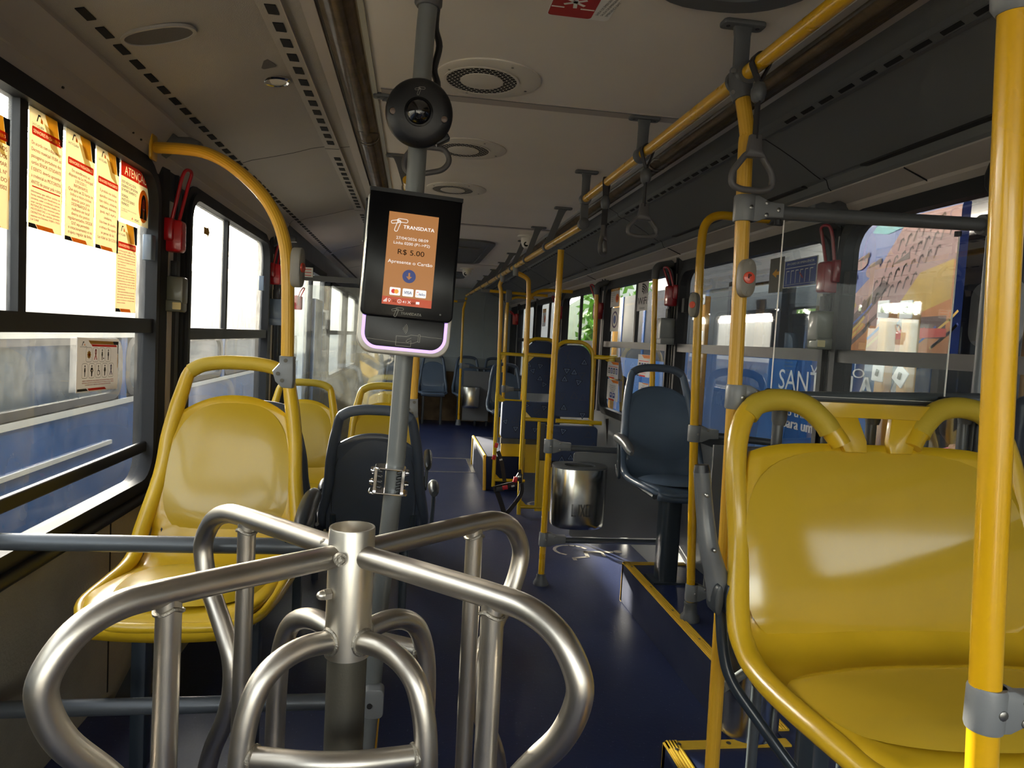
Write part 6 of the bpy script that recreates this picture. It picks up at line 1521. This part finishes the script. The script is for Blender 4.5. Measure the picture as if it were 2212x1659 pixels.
def fseat(x0, x1, z0, z1, y, lab, cz0, cz1, cx0, cx1, seed):
    t = thing('folding_seat', ((x0+x1)/2, y, cz0), lab, 'folding seat', 'folding seats with triangle fabric'); rnd = random.Random(seed)
    cx = (x0+x1)/2; w = (x1-x0)/2; r = w*.75
    out = [(-w, 0)]+[(-w+r-r*cos(q), (z1-z0)-r+r*sin(q)) for q in [radians(90*i/8) for i in range(9)]]+[(w-r+r*sin(q), (z1-z0)-r+r*cos(q)) for q in [radians(90*i/8) for i in range(9)]]+[(w, 0)]
    def P(px_, pz, dy=0): return V((cx+px_, y+pz*.08+dy, z0+pz))
    MB().tube([P(a_, b_) for a_, b_ in out], .0155, 14).build('hoop', 'bright_yellow', t)
    io = [(a_*.90, b_*.965-.006 if b_ > .1 else b_+.01) for a_, b_ in out]
    MB().slab([P(a_, b_) for a_, b_ in io], (0, -1, .08), -.03, .022, .012).build('backrest', 'upholstery', t)
    d = MB(); l = MB(); tn = MB()
    ch = cz1-cz0; ccx = (cx0+cx1)/2; cw = (cx1-cx0)/2
    MB().slab([V((ccx+a_, y-.02, (cz0+cz1)/2+b_)) for a_, b_ in rrect(cw, ch/2, .035)], (0, -1, 0), -.03, .05, .015).build('seat_cushion', 'upholstery', t)
    MB().box(cx0+.01, y-.03, cz0-.05, cx1-.01, y+.02, cz0).build('hinge_plate', 'frame_steel_dark', t, smooth=False)
    def tri(c, s, a, y_, mb, inner=.0):
        pts = [V((c[0]+s*cos(a+q), y_, c[1]+s*sin(a+q))) for q in (0, 2*pi/3, 4*pi/3)]
        ins = [V((c[0]+(s*inner)*cos(a+q), y_, c[1]+(s*inner)*sin(a+q))) for q in (0, 2*pi/3, 4*pi/3)]
        mb.add(pts+ins, [(i, (i+1) % 3, 3+(i+1) % 3, 3+i) for i in range(3)])
    done = []
    for (ax0, ax1, az0, az1, yy) in ((cx-w*.8, cx+w*.8, z0+.03, z1-.06, y-.0245), (cx0+.03, cx1-.03, cz0+.02, cz1-.03, y-.0712)):
        tries = 0; area = (ax1-ax0)*(az1-az0); want = int(area/.0095); k = 0
        while k < want and tries < 300:
            tries += 1; c = (rnd.uniform(ax0, ax1), rnd.uniform(az0, az1))
            if any(hypot(c[0]-q[0], c[1]-q[1]) < .058 for q in done): continue
            done.append(c); a_ = rnd.choice((radians(90), radians(210), radians(-90), radians(20), rnd.uniform(0, 6))); yb2 = yy+(c[1]-z0)*.08*(1 if yy > y-.05 else 0)
            if k % 2 == 0: tri(c, .034, a_, yb2-.002, d, .45); tri(c, .026, a_, yb2-.0026, l, .66)
            else: tri(c, .032, a_, yb2-.002, tn, .86)
            k += 1
    d.build('triangle_print', 'uph_tri_dark', t, smooth=False, recalc=False); l.build('triangle_print', 'uph_tri_light', t, smooth=False, recalc=False); tn.build('triangle_print', 'uph_tri_tan', t, smooth=False, recalc=False)
    return t
f1 = fseat(1.075, 1.385, .745, 1.340, 5.36, 'larger folding seat with blue triangle fabric in a yellow hoop, right of the aisle pole', .36, .695, 1.03, 1.435, 4)
fseat(.965, 1.27, .86, 1.350, 6.14, 'smaller folding seat with triangle fabric, left of and behind the larger one', .47, .80, .78, 1.30, 11)
MB().box(.985, 5.33, .28, 1.03, 5.37, .70).build('side_guard', 'black_plastic', f1, smooth=False)
# arm with belt at the right of the seat
t = thing('belt_arm', (1.45, 5.33, .72), 'yellow arm holding a black shoulder belt beside the larger folding seat', 'seat belt')
za = atY(1300, 772, 5.33).z
MB().tube([V((1.385, 5.36, za)), V((1.47, 5.33, za)), atY(1332, 772, 5.33)], .017, 12).build('arm', 'bright_yellow', t)
MB().slab([atY(x, y, 5.33) for x, y in ((1308, 778), (1333, 770), (1336, 790), (1334, 860), (1331, 860), (1328, 800), (1322, 785))], (0, 1, 0), -.012, .012, .003).build('arm_plate', 'bright_yellow', t)
def strapband(mb, pts, w_, th=.002, wd=None):
    wd = V(wd) if wd else None; n = len(pts)
    for i in range(n-1):
        a_, c_ = V(pts[i]), V(pts[i+1]); d_ = (c_-a_).normalized(); s_ = d_.cross(V((0, 1, 0))).normalized() if wd is None else wd
        mb.obox((a_+c_)/2, d_, s_, d_.cross(s_), (c_-a_).length/2+w_*.12, w_, th)
m = MB(); strapband(m, [atY(x, y, 5.29) for x, y in ((1334, 772), (1340, 822))], .020, .012); m.build('belt_cover', 'black_plastic', t, smooth=False)
MB().lathe(atY(1343, 823, 5.29), (0, -1, 0), [(.030, -.012), (.042, -.006), (.042, .006), (.030, .014)], 24).build('belt_guide', 'black_plastic', t)
m = MB(); strapband(m, [atY(x, y, 5.27) for x, y in ((1343, 828), (1344, 880), (1344, 960))], .021); strapband(m, [atY(x, y, 5.26) for x, y in ((1340, 905), (1332, 930), (1322, 968))], .018); strapband(m, [atY(x, y, 5.25) for x, y in ((1315, 905), (1318, 968))], .024)
m.build('webbing', 'belt_black', t, smooth=False)
MB().obox(atY(1352, 950, 5.27), (1, 0, 0), (0, 1, 0), (0, 0, 1), .045, .03, .035, .01).build('retractor', 'black_plastic', t)
# hanging wheelchair belts on the cage
t = thing('seat_belt', atY(1085, 1050, 5.2), 'tangled black belts with red buckles hanging on the yellow cage frame', 'seat belt')
B = MB()
for pts, w_, yy in (([(1076, 975), (1084, 1000), (1090, 1040)], .016, 5.75), ([(1072, 1058), (1082, 1085), (1090, 1112)], .018, 5.22), ([(1092, 1112), (1112, 1088), (1126, 1066), (1127, 1045)], .015, 5.2), ([(1124, 1060), (1124, 1035), (1122, 1015)], .013, 5.22), ([(1066, 1056), (1090, 1050), (1116, 1044)], .019, 5.2)):
    strapband(B, smooth([atY(x, y, yy) for x, y in pts], 4), w_)
B.build('webbing', 'belt_black', t, smooth=False)
for x, y, a_, m_, yy in ((1091, 1053, .2, 'buckle_red', 5.18), (1113, 1036, 1.4, 'buckle_red', 5.18), (1072, 962, 1.4, 'buckle_red', 5.9), (1067, 988, 1.3, 'buckle_red', 5.9)):
    MB().obox(atY(x, y, yy), (cos(a_), 0, sin(a_)), (0, 1, 0), (-sin(a_), 0, cos(a_)), .020, .010, .014, .004).build('buckle', m_, t)
for x, y, a_, yy in ((1080, 1056, .1, 5.19), (1120, 1030, 1.1, 5.19)):
    MB().obox(atY(x, y, yy), (cos(a_), 0, sin(a_)), (0, 1, 0), (-sin(a_), 0, cos(a_)), .030, .009, .018, .005).build('buckle_body', 'black_plastic', t)
for x, y in ((1082, 993), (1108, 1050), (1122, 1030)): MB().obox(atY(x, y, 5.16 if y > 1000 else 5.7), (1, 0, .3), (0, 1, 0), (-.3, 0, 1), .012, .004, .006, .001).build('stitched_label', 'belt_white', t)
# podium behind the cage
t = thing('wheel_box', (.85, 6.6, 0), 'low dark blue floor box with yellow edges behind the yellow cage', 'step')
MB().slab([V((.84+x, 6.75+y, 0)) for x, y in rrect(.18, .62, .04)], (0, 0, 1), 0, .30, .01).build('body', 'riser_blue', t)
e = MB(); e.tube([V((.66, 7.36, 0)), V((.66, 7.36, .30)), V((.66, 6.15, .30)), V((.67, 6.13, 0))], .014, 8); e.build('edge_strip', 'yellow_trim', t)
# ---------- rear poles and tubes
for (pts, l, nm) in (
    ([atY(990, 918, 10.29), atY(1001, 668, 10.29), V((.72, 10.3, 1.90))], 'thin yellow pole at the very back beside the small bin', 'yellow_pole'),
    ([V((atY(1083, 950, 7.95).x, 7.95, .0)), atY(1097, 645, 7.95), atY(1099, 634, 7.95)], 'thin yellow pole hanging from the rear cross tube behind the cage', 'yellow_pole')):
    t = thing(nm, pts[0], l, 'pole'); MB().tube(pts, .0175, 14).build('tube', 'yellow_paint', t)
    MB().lathe(pts[0], (0, 0, 1), [(.04, 0), (.04, .02), (.03, .04), (.028, .08)], 14).build('foot', 'fitting_grey', t)
    if 'rear cross' in l:
        clamp(t, atY(1089, 840, 7.95), (1, 0, 0), L=.08, rad=.03, arm=.08, scr=2); MB().tube([atY(1096, 841, 7.95), V((1.48, 7.95, atY(1096, 841, 7.95).z))], .015, 12).build('side_rail', 'rail_dark', t)
        MB().obox(atY(1099, 640, 7.95), (1, 0, 0), (0, 1, 0), (0, 0, 1), .035, .02, .07, .01).build('top_joint', 'fitting_grey', t)
    else:
        clamp(t, atY(997, 790, 10.29), (1, 0, 0), L=.08, rad=.03, arm=.08, scr=2); z_ = atY(1010, 795, 10.29).z
        MB().tube([atY(1003, 792, 10.29), V((1.12, 10.29, z_))], .015, 12).build('side_rail', 'rail_dark', t)
        MB().box(.74, 10.285, .12, 1.12, 10.30, z_-.04).build('panel', 'panel_grey', t, smooth=False)
zc = atY(1099, 632, 7.95).z
t = thing('cross_tube', (.73, 7.95, zc), 'yellow horizontal tube under the ceiling crossing to the right wall', 'rail')
MB().tube([V((.80, 7.95, zc+.005)), V((1.47, 7.95, zc-.01))], .0165, 14).build('tube', 'yellow_paint', t); MB().tube([V((.72, 7.95, zc+.01)), V((.81, 7.95, zc+.005))], .022, 14).build('socket', 'fitting_grey', t)
t = thing('cross_tube', (.2, 10.3, 1.9), 'short yellow tube end under the ceiling left of the thin rear pole', 'rail')
zc2 = atY(985, 650, 10.3).z; MB().tube([V((-.05, 10.3, zc2)), V((.60, 10.3, zc2-.005))], .0165, 12).build('tube', 'yellow_paint', t); MB().tube([V((.59, 10.3, zc2)), V((.72, 10.3, zc2+.01))], .022, 12).build('socket', 'fitting_grey', t)
for Y, xp, pts, l in ((6.7, 1.05, None, 'yellow tube arching from the second folding seat up to the right wall'), (8.9, 1.13, None, 'smaller yellow tube arching to the right wall further back')):
    zt_ = atY(1200, 628, Y).z if Y < 7 else atY(1131, 643, Y).z
    t = thing('arched_tube', (xp, Y, 0), l, 'pole', 'arched yellow tubes')
    MB().tube(fil([V((xp, Y, .0)), V((xp, Y, zt_)), V((1.48, Y, zt_))], .30, 12), .0165, 14).build('tube', 'yellow_paint', t)
# ---------- floor marks
def wheelmark(cx, cy, s, label, rot=0):
    t = thing('floor_symbol', (cx, cy, .001), label, 'marking', 'painted wheelchair symbols on the floor')
    b = Board((cx, cy, .001), (cos(rot), sin(rot), 0), (-sin(rot), cos(rot), 0), t)
    b.line('wheel_arc', 'floor_mark', [(.115*s*cos(q)-.02*s, .115*s*sin(q)) for q in [radians(20+22*i) for i in range(11)]], .022*s, 1)
    b.line('body_shape', 'floor_mark', [(-.05*s, .02*s), (.05*s, -.05*s)], .02*s, 1) if False else None
    b.disc('head', 'floor_mark', .30*s, -.02*s, .030*s, l=1)
    b.poly('body_shape', 'floor_mark', [(.27*s, -.01*s), (.26*s, -.05*s), (.06*s, -.05*s), (.06*s, -.015*s)], 1)
    b.line('body_shape', 'floor_mark', [(.07*s, -.03*s), (.06*s, -.14*s), (-.04*s, -.17*s), (-.04*s, -.21*s)], .026*s, 1); b.line('body_shape', 'floor_mark', [(.18*s, -.05*s), (.18*s, -.12*s)], .022*s, 1); b.done()
c = atZ(1240, 1189, 0); wheelmark(c.x, c.y, .95, 'white painted wheelchair symbol on the floor right of the LIXO bin pole')
c = atZ(1165, 1090, 0); wheelmark(c.x+.03, c.y, .9, 'second floor symbol mostly hidden behind the yellow cage, beyond the first')
# ---------- front of the bus behind the camera (seen only in reflections)
t = thing('dashboard', (-.4, -1.6, 0), 'cream driver dashboard mirrored in the glass partition', 'dashboard')
MB().slab([V((-.87, y, z)) for y, z in ((-1.85, .3), (-1.35, .3), (-1.30, .85), (-1.45, 1.0), (-1.85, 1.02))], (1, 0, 0), 0, 1.2, .02).build('body', 'ceiling_beige', t)
t = thing('steering_wheel', (-.45, -1.2, 1.0), 'black steering wheel mirrored faintly in the glass partition', 'steering wheel')
MB().tube([V((-.45+.2*cos(a), -1.15+.06*sin(a), 1.02+.19*sin(a))) for a in [2*pi*i/32 for i in range(32)]], .014, 10, closed=True).build('rim', 'black_plastic', t)
MB().tube([V((-.45, -1.35, .85)), V((-.45, -1.16, 1.0))], .03, 12).build('column', 'black_plastic', t)
# ---------- outside
GZ = -.85
g = MB(); g.box(-40, -25, GZ-.1, 40, 60, GZ); S('ground', 'asphalt', g, smooth=False)
# neighbour bus on the left
X0 = -1.95
t = thing('parked_bus', (X0-1.2, 5, GZ), 'blue bus with white window band parked right outside the left windows', 'bus', 'parked city buses')
b = MB(); b.box(X0-2.4, -3.0, GZ+.3, X0, 12.5, .75); b.build('body', 'bus_blue', t, smooth=False)
b = MB(); b.box(X0-2.4, -3.0, 1.24, X0, 12.5, 1.70); b.box(X0-2.3, -3.0, 1.70, X0-.10, 12.5, 1.80); b.build('roof', 'bus_white', t, smooth=False)
b = MB(); b.box(X0-.005, -3.0, .75, X0+.012, 12.5, .785); b.box(X0-.005, -3.0, 1.20, X0+.012, 12.5, 1.24); b.build('window_trim', 'bus_white', t, smooth=False)
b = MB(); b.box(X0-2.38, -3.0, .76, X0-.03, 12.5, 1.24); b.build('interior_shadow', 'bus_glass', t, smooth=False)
for i, (y0, y1) in enumerate(((-2.9, -.2), (-.05, 2.6), (2.75, 5.05), (5.25, 7.6), (7.8, 10), (10.2, 12.3))):
    m = MB(); m.ringplate([V((X0, p.y, p.z)) for p in rr(y0-.07, y1+.07, .795, 1.20, .13, X0)], [V((X0, p.y, p.z)) for p in rr(y0, y1, .84, 1.16, .10, X0)], (1, 0, 0), -.03, .006); m.build('window_frame', 'rubber_dark', t)
    MB().slab(rr(y0, y1, .84, 1.16, .10, X0), (1, 0, 0), -.024, -.012).build('window_glass', 'bus_glass', t)
b = MB()
for y in (5.15, 7.7, 2.67): b.box(X0-.01, y-.05, .75, X0+.004, y+.05, 1.22)
b.build('pillar', 'bus_blue', t, smooth=False)
MB().box(X0, 2.0, .505, X0+.015, 4.95, .53).build('side_molding', 'bus_white', t, smooth=False)
for y in (1.0, 8.6):
    MB().lathe((X0-.05, y, GZ+.48), (1, 0, 0), [(.30, -.25), (.48, -.22), (.48, .02), (.30, .05), (.28, .0)], 32).build('wheel', 'rubber_dark', t)
# buildings / trees on the left far
t = thing('tree', (-9, 18, GZ), 'pale green tree far outside the left windows, bleached by the sun', 'tree', 'trees around the depot')
def tree_parts(t, c, h, r, seed, nl=900):
    rn = random.Random(seed); c = V(c)
    MB().tube(smooth([c, c+V((.1, 0, h*.3)), c+V((-.1, .1, h*.62))], 4), [.16, .15, .14, .12, .11, .10, .09, .08, .06], 10).build('trunk', 'bark', t)
    m = MB()
    for i in range(nl):
        u_ = rn.gauss(0, .45); v_ = rn.gauss(0, .45); w_ = rn.gauss(0, .40); L_ = math.sqrt(u_*u_+v_*v_+w_*w_)
        if L_ > 1: u_, v_, w_ = u_/L_, v_/L_, w_/L_
        p = c+V((u_*r, v_*r, h*.68+w_*h*.36)); a_ = V((rn.uniform(-1, 1), rn.uniform(-1, 1), rn.uniform(-1, 1))).normalized(); b_ = a_.orthogonal().normalized(); s_ = rn.uniform(.10, .24)
        m.add([p-a_*s_, p+b_*s_*.5, p+a_*s_, p-b_*s_*.5], [(0, 1, 2, 3)])
    m.build('crown', 'leaf', t, smooth=False, recalc=False)
tree_parts(t, (-9, 18, GZ), 4.2, 2.2, 3)
# right side: blue bus with advert
X1 = 3.45
t = thing('parked_bus', (X1+1.2, 8, GZ), 'blue bus lettered VIAÇÃO SANTACLARA parked outside the right windows', 'bus', 'parked city buses')
b = MB(); b.box(X1, 4.55, GZ+.3, X1+2.4, 8.9, 1.30); b.build('body', 'bus_blue', t, smooth=False)
b = MB(); b.box(X1, 4.55, 1.30, X1+2.4, 8.9, 1.36); b.box(X1, 4.55, 2.05, X1+2.4, 8.9, 2.5)
for y in (4.55, 5.45, 6.4, 7.5, 8.86): b.box(X1, y, 1.3, X1+.06, y+.08, 2.1)
b.build('upper_body', 'bus_dark', t, smooth=False)
MB().box(X1+.05, 4.6, 1.34, X1+.07, 8.85, 2.06).build('window_glass', 'glass_right', t, smooth=False)
MB().box(X1+2.3, 4.6, 1.36, X1+2.35, 8.85, 2.06).build('far_window_glass', 'glass_left_up', t, smooth=False)
b = MB()
for y in (5.1, 5.9, 6.8, 7.6): b.slab([V((X1+.7, y+p, 1.40+q)) for p, q in rrect(.22, .18, .15)], (1, 0, 0), 0, .08, .02)
b.build('seat_row', 'seat_grey', t)
bd = Board((X1-.004, 6.75, .40), (0, -1, 0), (0, 0, 1), t)
yy = lambda px, py: 6.75-atX(px, py, X1-.004).y
zz = lambda px, py: atX(px, py, X1-.004).z-.40
bd.text('ink_white', 'VIAÇÃO', yy(1750, 802), zz(1808, 802), .075, yy(1868, 802)-yy(1750, 802), 'j', 1); bd.text('ink_white', 'SANTA', yy(1682, 828), zz(1760, 826), .19, yy(1800, 828)-yy(1682, 828), 'j', 1); bd.text('ink_white', 'CLARA', yy(1803, 828), zz(1760, 826), .19, .85, 'j', 1, bold=.012)
bd.text('ink_white', 'o transporte', yy(1700, 895), zz(1745, 897), .075, .75, 'j', 1, bold=.004); bd.text('ink_white', 'para um mundo', yy(1690, 920), zz(1745, 922), .10, 1.0, 'j', 1, bold=.006)
bd.poly('stripe', 'bus_light_blue', [(0, -.3), (.5, -.3), (.72, .88), (.2, .88)], .5); bd.poly('stripe', 'ad_orange', [(1.45, .98), (2.1, .98), (2.1, .90), (1.5, .90)], 1); bd.done()
for y in (5.6, 8.1): MB().lathe((X1+.05, y, GZ+.48), (-1, 0, 0), [(.30, -.25), (.48, -.22), (.48, .02), (.30, .05), (.28, .0)], 32).build('wheel', 'rubber_dark', t)
# second bus further left in the right windows
t = thing('parked_bus', (4.6, 13, GZ), 'light blue bus far beyond, seen through the middle right windows', 'bus', 'parked city buses')
b = MB(); b.box(4.1, 9.6, GZ+.3, 6.4, 15, 1.1); b.build('body', 'bus_light_blue', t, smooth=False); b = MB(); b.box(4.1, 9.6, 1.1, 6.4, 15, 2.3); b.build('window_band', 'bus_dark', t, smooth=False)
b = MB()
for y in (9.62, 11, 12.4, 13.8): b.box(4.09, y, .2, 4.1, y+.1, 2.3)
b.build('pillar', 'bus_blue', t, smooth=False)
# advert board
t = thing('advert_panel', (3.1, 4.4, GZ), 'colourful illustrated advertising panel in blue, pink and orange outside the right window', 'advert')
ao = V((3.18, 5.05, 1.36)); aw, ah = 1.18, .92
MB().box(3.185, 5.05-aw, 1.33, 3.24, 5.05, 2.30).build('board', 'ad_blue', t, smooth=False); m = MB(); m.box(3.19, 4.9, GZ, 3.24, 4.96, 1.34); m.box(3.19, 3.95, GZ, 3.24, 4.01, 1.34); m.build('support_post', 'rubber_dark', t, smooth=False)
b = Board(ao, (0, -1, 0), (0, 0, 1), t)
b.poly('pink_field', 'ad_pink', [(0, .30), (0, .12), (aw, .12), (aw, ah), (aw*.62, ah), (aw*.40, .62)], 1)
b.poly('orange_field', 'ad_orange', [(0, 0), (aw, 0), (aw, .60), (aw*.78, .50), (aw*.40, .20), (0, .28)], 2)
b.poly('yellow_field', 'ad_yellow', [(aw*.52, .26), (aw*.74, .54), (aw*.98, .60), (aw*.98, .36), (aw*.7, .26)], 3)
rn = random.Random(5)
for k in range(4):
    y_ = .74-.13*k+.0
    for i in range(11-k):
        x_ = aw*(.56-.10*k)+i*.072+.0; q_ = y_+i*.022
        if x_ < aw-.05 and q_ < ah-.05: b.line('arch_row', 'ad_brown', [(x_-.018, q_-.035), (x_+.004, q_+.028), (x_+.022, q_+.040), (x_+.030, q_+.026)], .012, 4)
for i in range(16): x_ = rn.uniform(.02, aw*.9); y_ = rn.uniform(.02, .25); b.line('stroke', rn.choice(('ad_brown', 'ad_yellow', 'ad_red', 'ad_blue')), [(x_, y_), (x_+.14, y_+.09), (x_+.2, y_+.14)], rn.uniform(.012, .035), 5)
b.poly('shadow_shape', 'ad_brown', [(aw*.60, .12), (aw*.96, .12), (aw*.96, .26), (aw*.62, .25)], 4); b.poly('title_band', 'ad_red', [(aw*.56, .15), (aw*.66, .19), (aw*.97, .18), (aw*.97, .13), (aw*.57, .11)], 6)
b.poly('highlight_shape', 'ad_teal', [(aw*.30, .86), (aw*.34, .91), (aw*.58, .92), (aw*.60, .86), (aw*.44, .83)], 2)
for x_, y_, r_ in ((.22, .66, .05), (.33, .60, .055), (.56, .60, .06), (.12, .52, .045)): b.poly('figure_head', 'ad_pink', [(x_*aw+r_*cos(q)*1.3+.4*r_*sin(q), y_+r_*sin(q)) for q in [2*pi*i/18 for i in range(18)]], 4); b.poly('figure_hair', 'ad_brown', [(x_*aw-r_*1.2, y_+r_*.2), (x_*aw+r_*1.5, y_+r_*1.4), (x_*aw+r_*1.7, y_+r_*.7), (x_*aw, y_+r_*.35)], 5)
b.poly('figure_coat', 'ad_brown', [(.10*aw, .22), (.44*aw, .52), (.50*aw, .48), (.20*aw, .18)], 4); b.poly('leaf_shape', 'leaf', [(.02, ah*.62), (.02, ah*.95), (.16, ah*.98), (.10, ah*.70)], 2); b.done()
# wooden stakes with white tags
for i, (px, X_, l) in enumerate(((1922, 2.95, 'wooden stake with white tags outside, left one of the lit pair'), (1972, 2.95, 'wooden stake with white tags outside, right one of the lit pair'), (1527, 3.2, 'thin wooden stake outside behind the curved-top yellow pole'), (1334, 3.2, 'wooden stake outside behind the window with the small ATENÇÃO sticker'))):
    p = atX(px, 655 if i < 2 else 640, X_); t = thing('wooden_stake', (p.x, p.y, GZ), l, 'stake', 'wooden stakes in the yard')
    MB().slab([V((p.x+x, p.y+y, GZ)) for x, y in rrect(.035, .045, .015)], (0, 0, 1), 0, p.z-GZ, .01).build('post', 'wood', t)
    if i < 3:
        m = MB()
        for dz, a_ in ((-.04, 0), (-.44, .6 if i == 1 else .05)): m.obox((p.x-.04, p.y, p.z+dz), (0, cos(a_), sin(a_)), (0, -sin(a_), cos(a_)), (1, 0, 0), .055, .055, .004, .008)
        m.build('tag', 'ink_white', t); m = MB()
        for dz in (-.04, -.44): m.obox((p.x-.046, p.y, p.z+dz), (0, 1, .3), (0, -.3, 1), (1, 0, 0), .014, .022, .003, .004)
        m.build('insulator', 'ink_black', t)
# brown wall/columns and dark net roof on the right
t = thing('boundary_wall', (6.9, 8, GZ), 'reddish brown rough wall beyond the parked buses on the right', 'wall'); MB().box(6.7, -9, GZ, 6.9, 20.3, 1.6).build('masonry', 'wall_brown', t, smooth=False)
t = thing('shade_roof', (6, 6, 2.9), 'dark netting roof over the yard on the right', 'roof')
MB().box(1.9, -9, 2.75, 7.5, 9.2, 2.8).build('netting', 'net_dark', t, smooth=False); MB().box(6.5, -9, 1.3, 6.6, 20.3, 5.5).build('side_netting', 'net_dark', t, smooth=False)
for y in (-3.5, 2.8, 9.0): MB().tube([V((6.4, y, GZ)), V((6.4, y, 2.76))], .08, 12).build('column', 'wall_brown', t)
t = thing('pale_building', (8, 22, GZ), 'sunlit cream building with a sloping edge seen through the far right windows', 'building')
MB().slab([V((x, 20.5, z)) for x, z in ((3.0, GZ), (9.5, GZ), (9.5, 4.4), (7.5, 4.4), (3.0, 1.5))], (0, 1, 0), 0, .4).build('facade', 'bus_white', t, smooth=False)
for i, (x, y, h_, r_, l) in enumerate(((9.8, 25, 5.6, 2.0, 'bushy green tree behind the yard wall at right'), (5.2, 17.6, 3.8, 1.1, 'green tree before the cream building'))):
    t = thing('tree', (x, y, GZ), l, 'tree', 'trees around the depot'); tree_parts(t, (x, y, GZ), h_, r_, 20+i)
t = thing('sun_blocker', (.2, 17, GZ), 'unseen pale block added behind the bus, keeping sun off the right yard', 'building')
MB().box(-2.6, 14.0, GZ, 3.0, 20, 5.6).build('walls', 'concrete', t, smooth=False); MB().box(-2.8, 13.8, 5.6, 3.2, 20.2, 5.75).build('blocker_top', 'bus_white', t, smooth=False)  # out of view, added to block direct sun on the advert and yard
# bus window edge at far right
t = thing('parked_bus', (4.5, .5, GZ), 'dark bus with a pale rounded window at the far right edge', 'bus', 'parked city buses')
MB().box(3.6, -3, GZ+.3, 6, 4.40, 2.6).build('body', 'bus_dark', t, smooth=False); MB().slab([V((3.6, p.y, p.z)) for p in rr(2.15, 2.75, 1.20, 1.75, .08, 3.6)], (-1, 0, 0), 0, .01).build('window_glass', 'glass_pale', t) if False else MB().slab([V((3.6, p.y, p.z)) for p in rr(3.80, 4.22, 1.45, 1.86, .1, 3.6)], (-1, 0, 0), 0, .01).build('window_glass', 'concrete', t)
# seated person outside, low at the right edge
hp = atX(2090, 955, 1.95)
t = thing('person', (2.3, hp.y, GZ), 'dark-haired person in a pink top sitting outside, low behind the barrier uprights', 'person')
def person():
    base = V((2.55, hp.y+.25, GZ)); o = hp-V((0, 0, 0))
    # seated figure facing away along the bus
    me = bpy.data.meshes.new('body'); vs = []; es = []; rs = []
    sh = atX(2095, 985, 2.5); x, y, z = sh.x, sh.y, sh.z
    def add(p, r, par): vs.append(V(p)-base2); rs.append(r); i = len(vs)-1; (es.append((par, i)) if par is not None else None); return i
    base2 = V((x, y, GZ)); t.location = base2
    pel = add((x, y, z-.52), .15, None); wa = add((x, y, z-.34), .13, pel); ch = add((x, y+.01, z-.14), .15, wa); nk = add((x, y+.02, z+.03), .055, ch); hd = add((x, y+.01, z+.14), .088, nk); tp = add((x, y+.01, z+.23), .075, hd)
    for s in (-1, 1):
        a = add((x+s*.17, y, z-.05), .062, ch); b_ = add((x+s*.21, y-.08, z-.30), .045, a); c_ = add((x+s*.12, y-.28, z-.36), .035, b_); add((x+s*.08, y-.36, z-.36), .036, c_)
        a = add((x+s*.10, y-.10, z-.56), .085, pel); b_ = add((x+s*.12, y-.46, z-.56), .065, a); c_ = add((x+s*.12, y-.50, z-.98), .045, b_); add((x+s*.12, y-.62, z-1.02), .04, c_)
    me.from_pydata([tuple(p) for p in vs], es, []); me.materials.append(MT['skin']); o = bpy.data.objects.new('body', me); col.objects.link(o); o.parent = t
    sk = o.modifiers.new('skin', 'SKIN'); 
    for i, r in enumerate(rs): me.skin_vertices[0].data[i].radius = (r, r)
    me.skin_vertices[0].data[0].use_root = True
    sb_ = o.modifiers.new('sub', 'SUBSURF'); sb_.levels = 2; sb_.render_levels = 2
    WL[t.as_pointer()] = base2.copy()
    MB().lathe((x, y+.0, z-.56), (0, 0, 1), [(.17, 0), (.165, .15), (.155, .30), (.185, .44), (.18, .52), (.12, .575), (.06, .60)], 24).build('pink_top', 'shirt_pink', t)
    MB().lathe((x, y+.03, z+.10), (0, .2, 1), [(.07, -.06), (.105, 0), (.112, .06), (.10, .12), (.06, .16), (.01, .175)], 24).build('hair', 'hair', t)
    MB().box(x-.22, y-.25, GZ, x+.22, y+.25, z-.66).build('bench_seat', 'wood', thing('wooden_bench', (x, y, GZ), 'low wooden box under the seated person in pink outside', 'bench'))
try:
    person()
except Exception as ex:
    import traceback; traceback.print_exc()
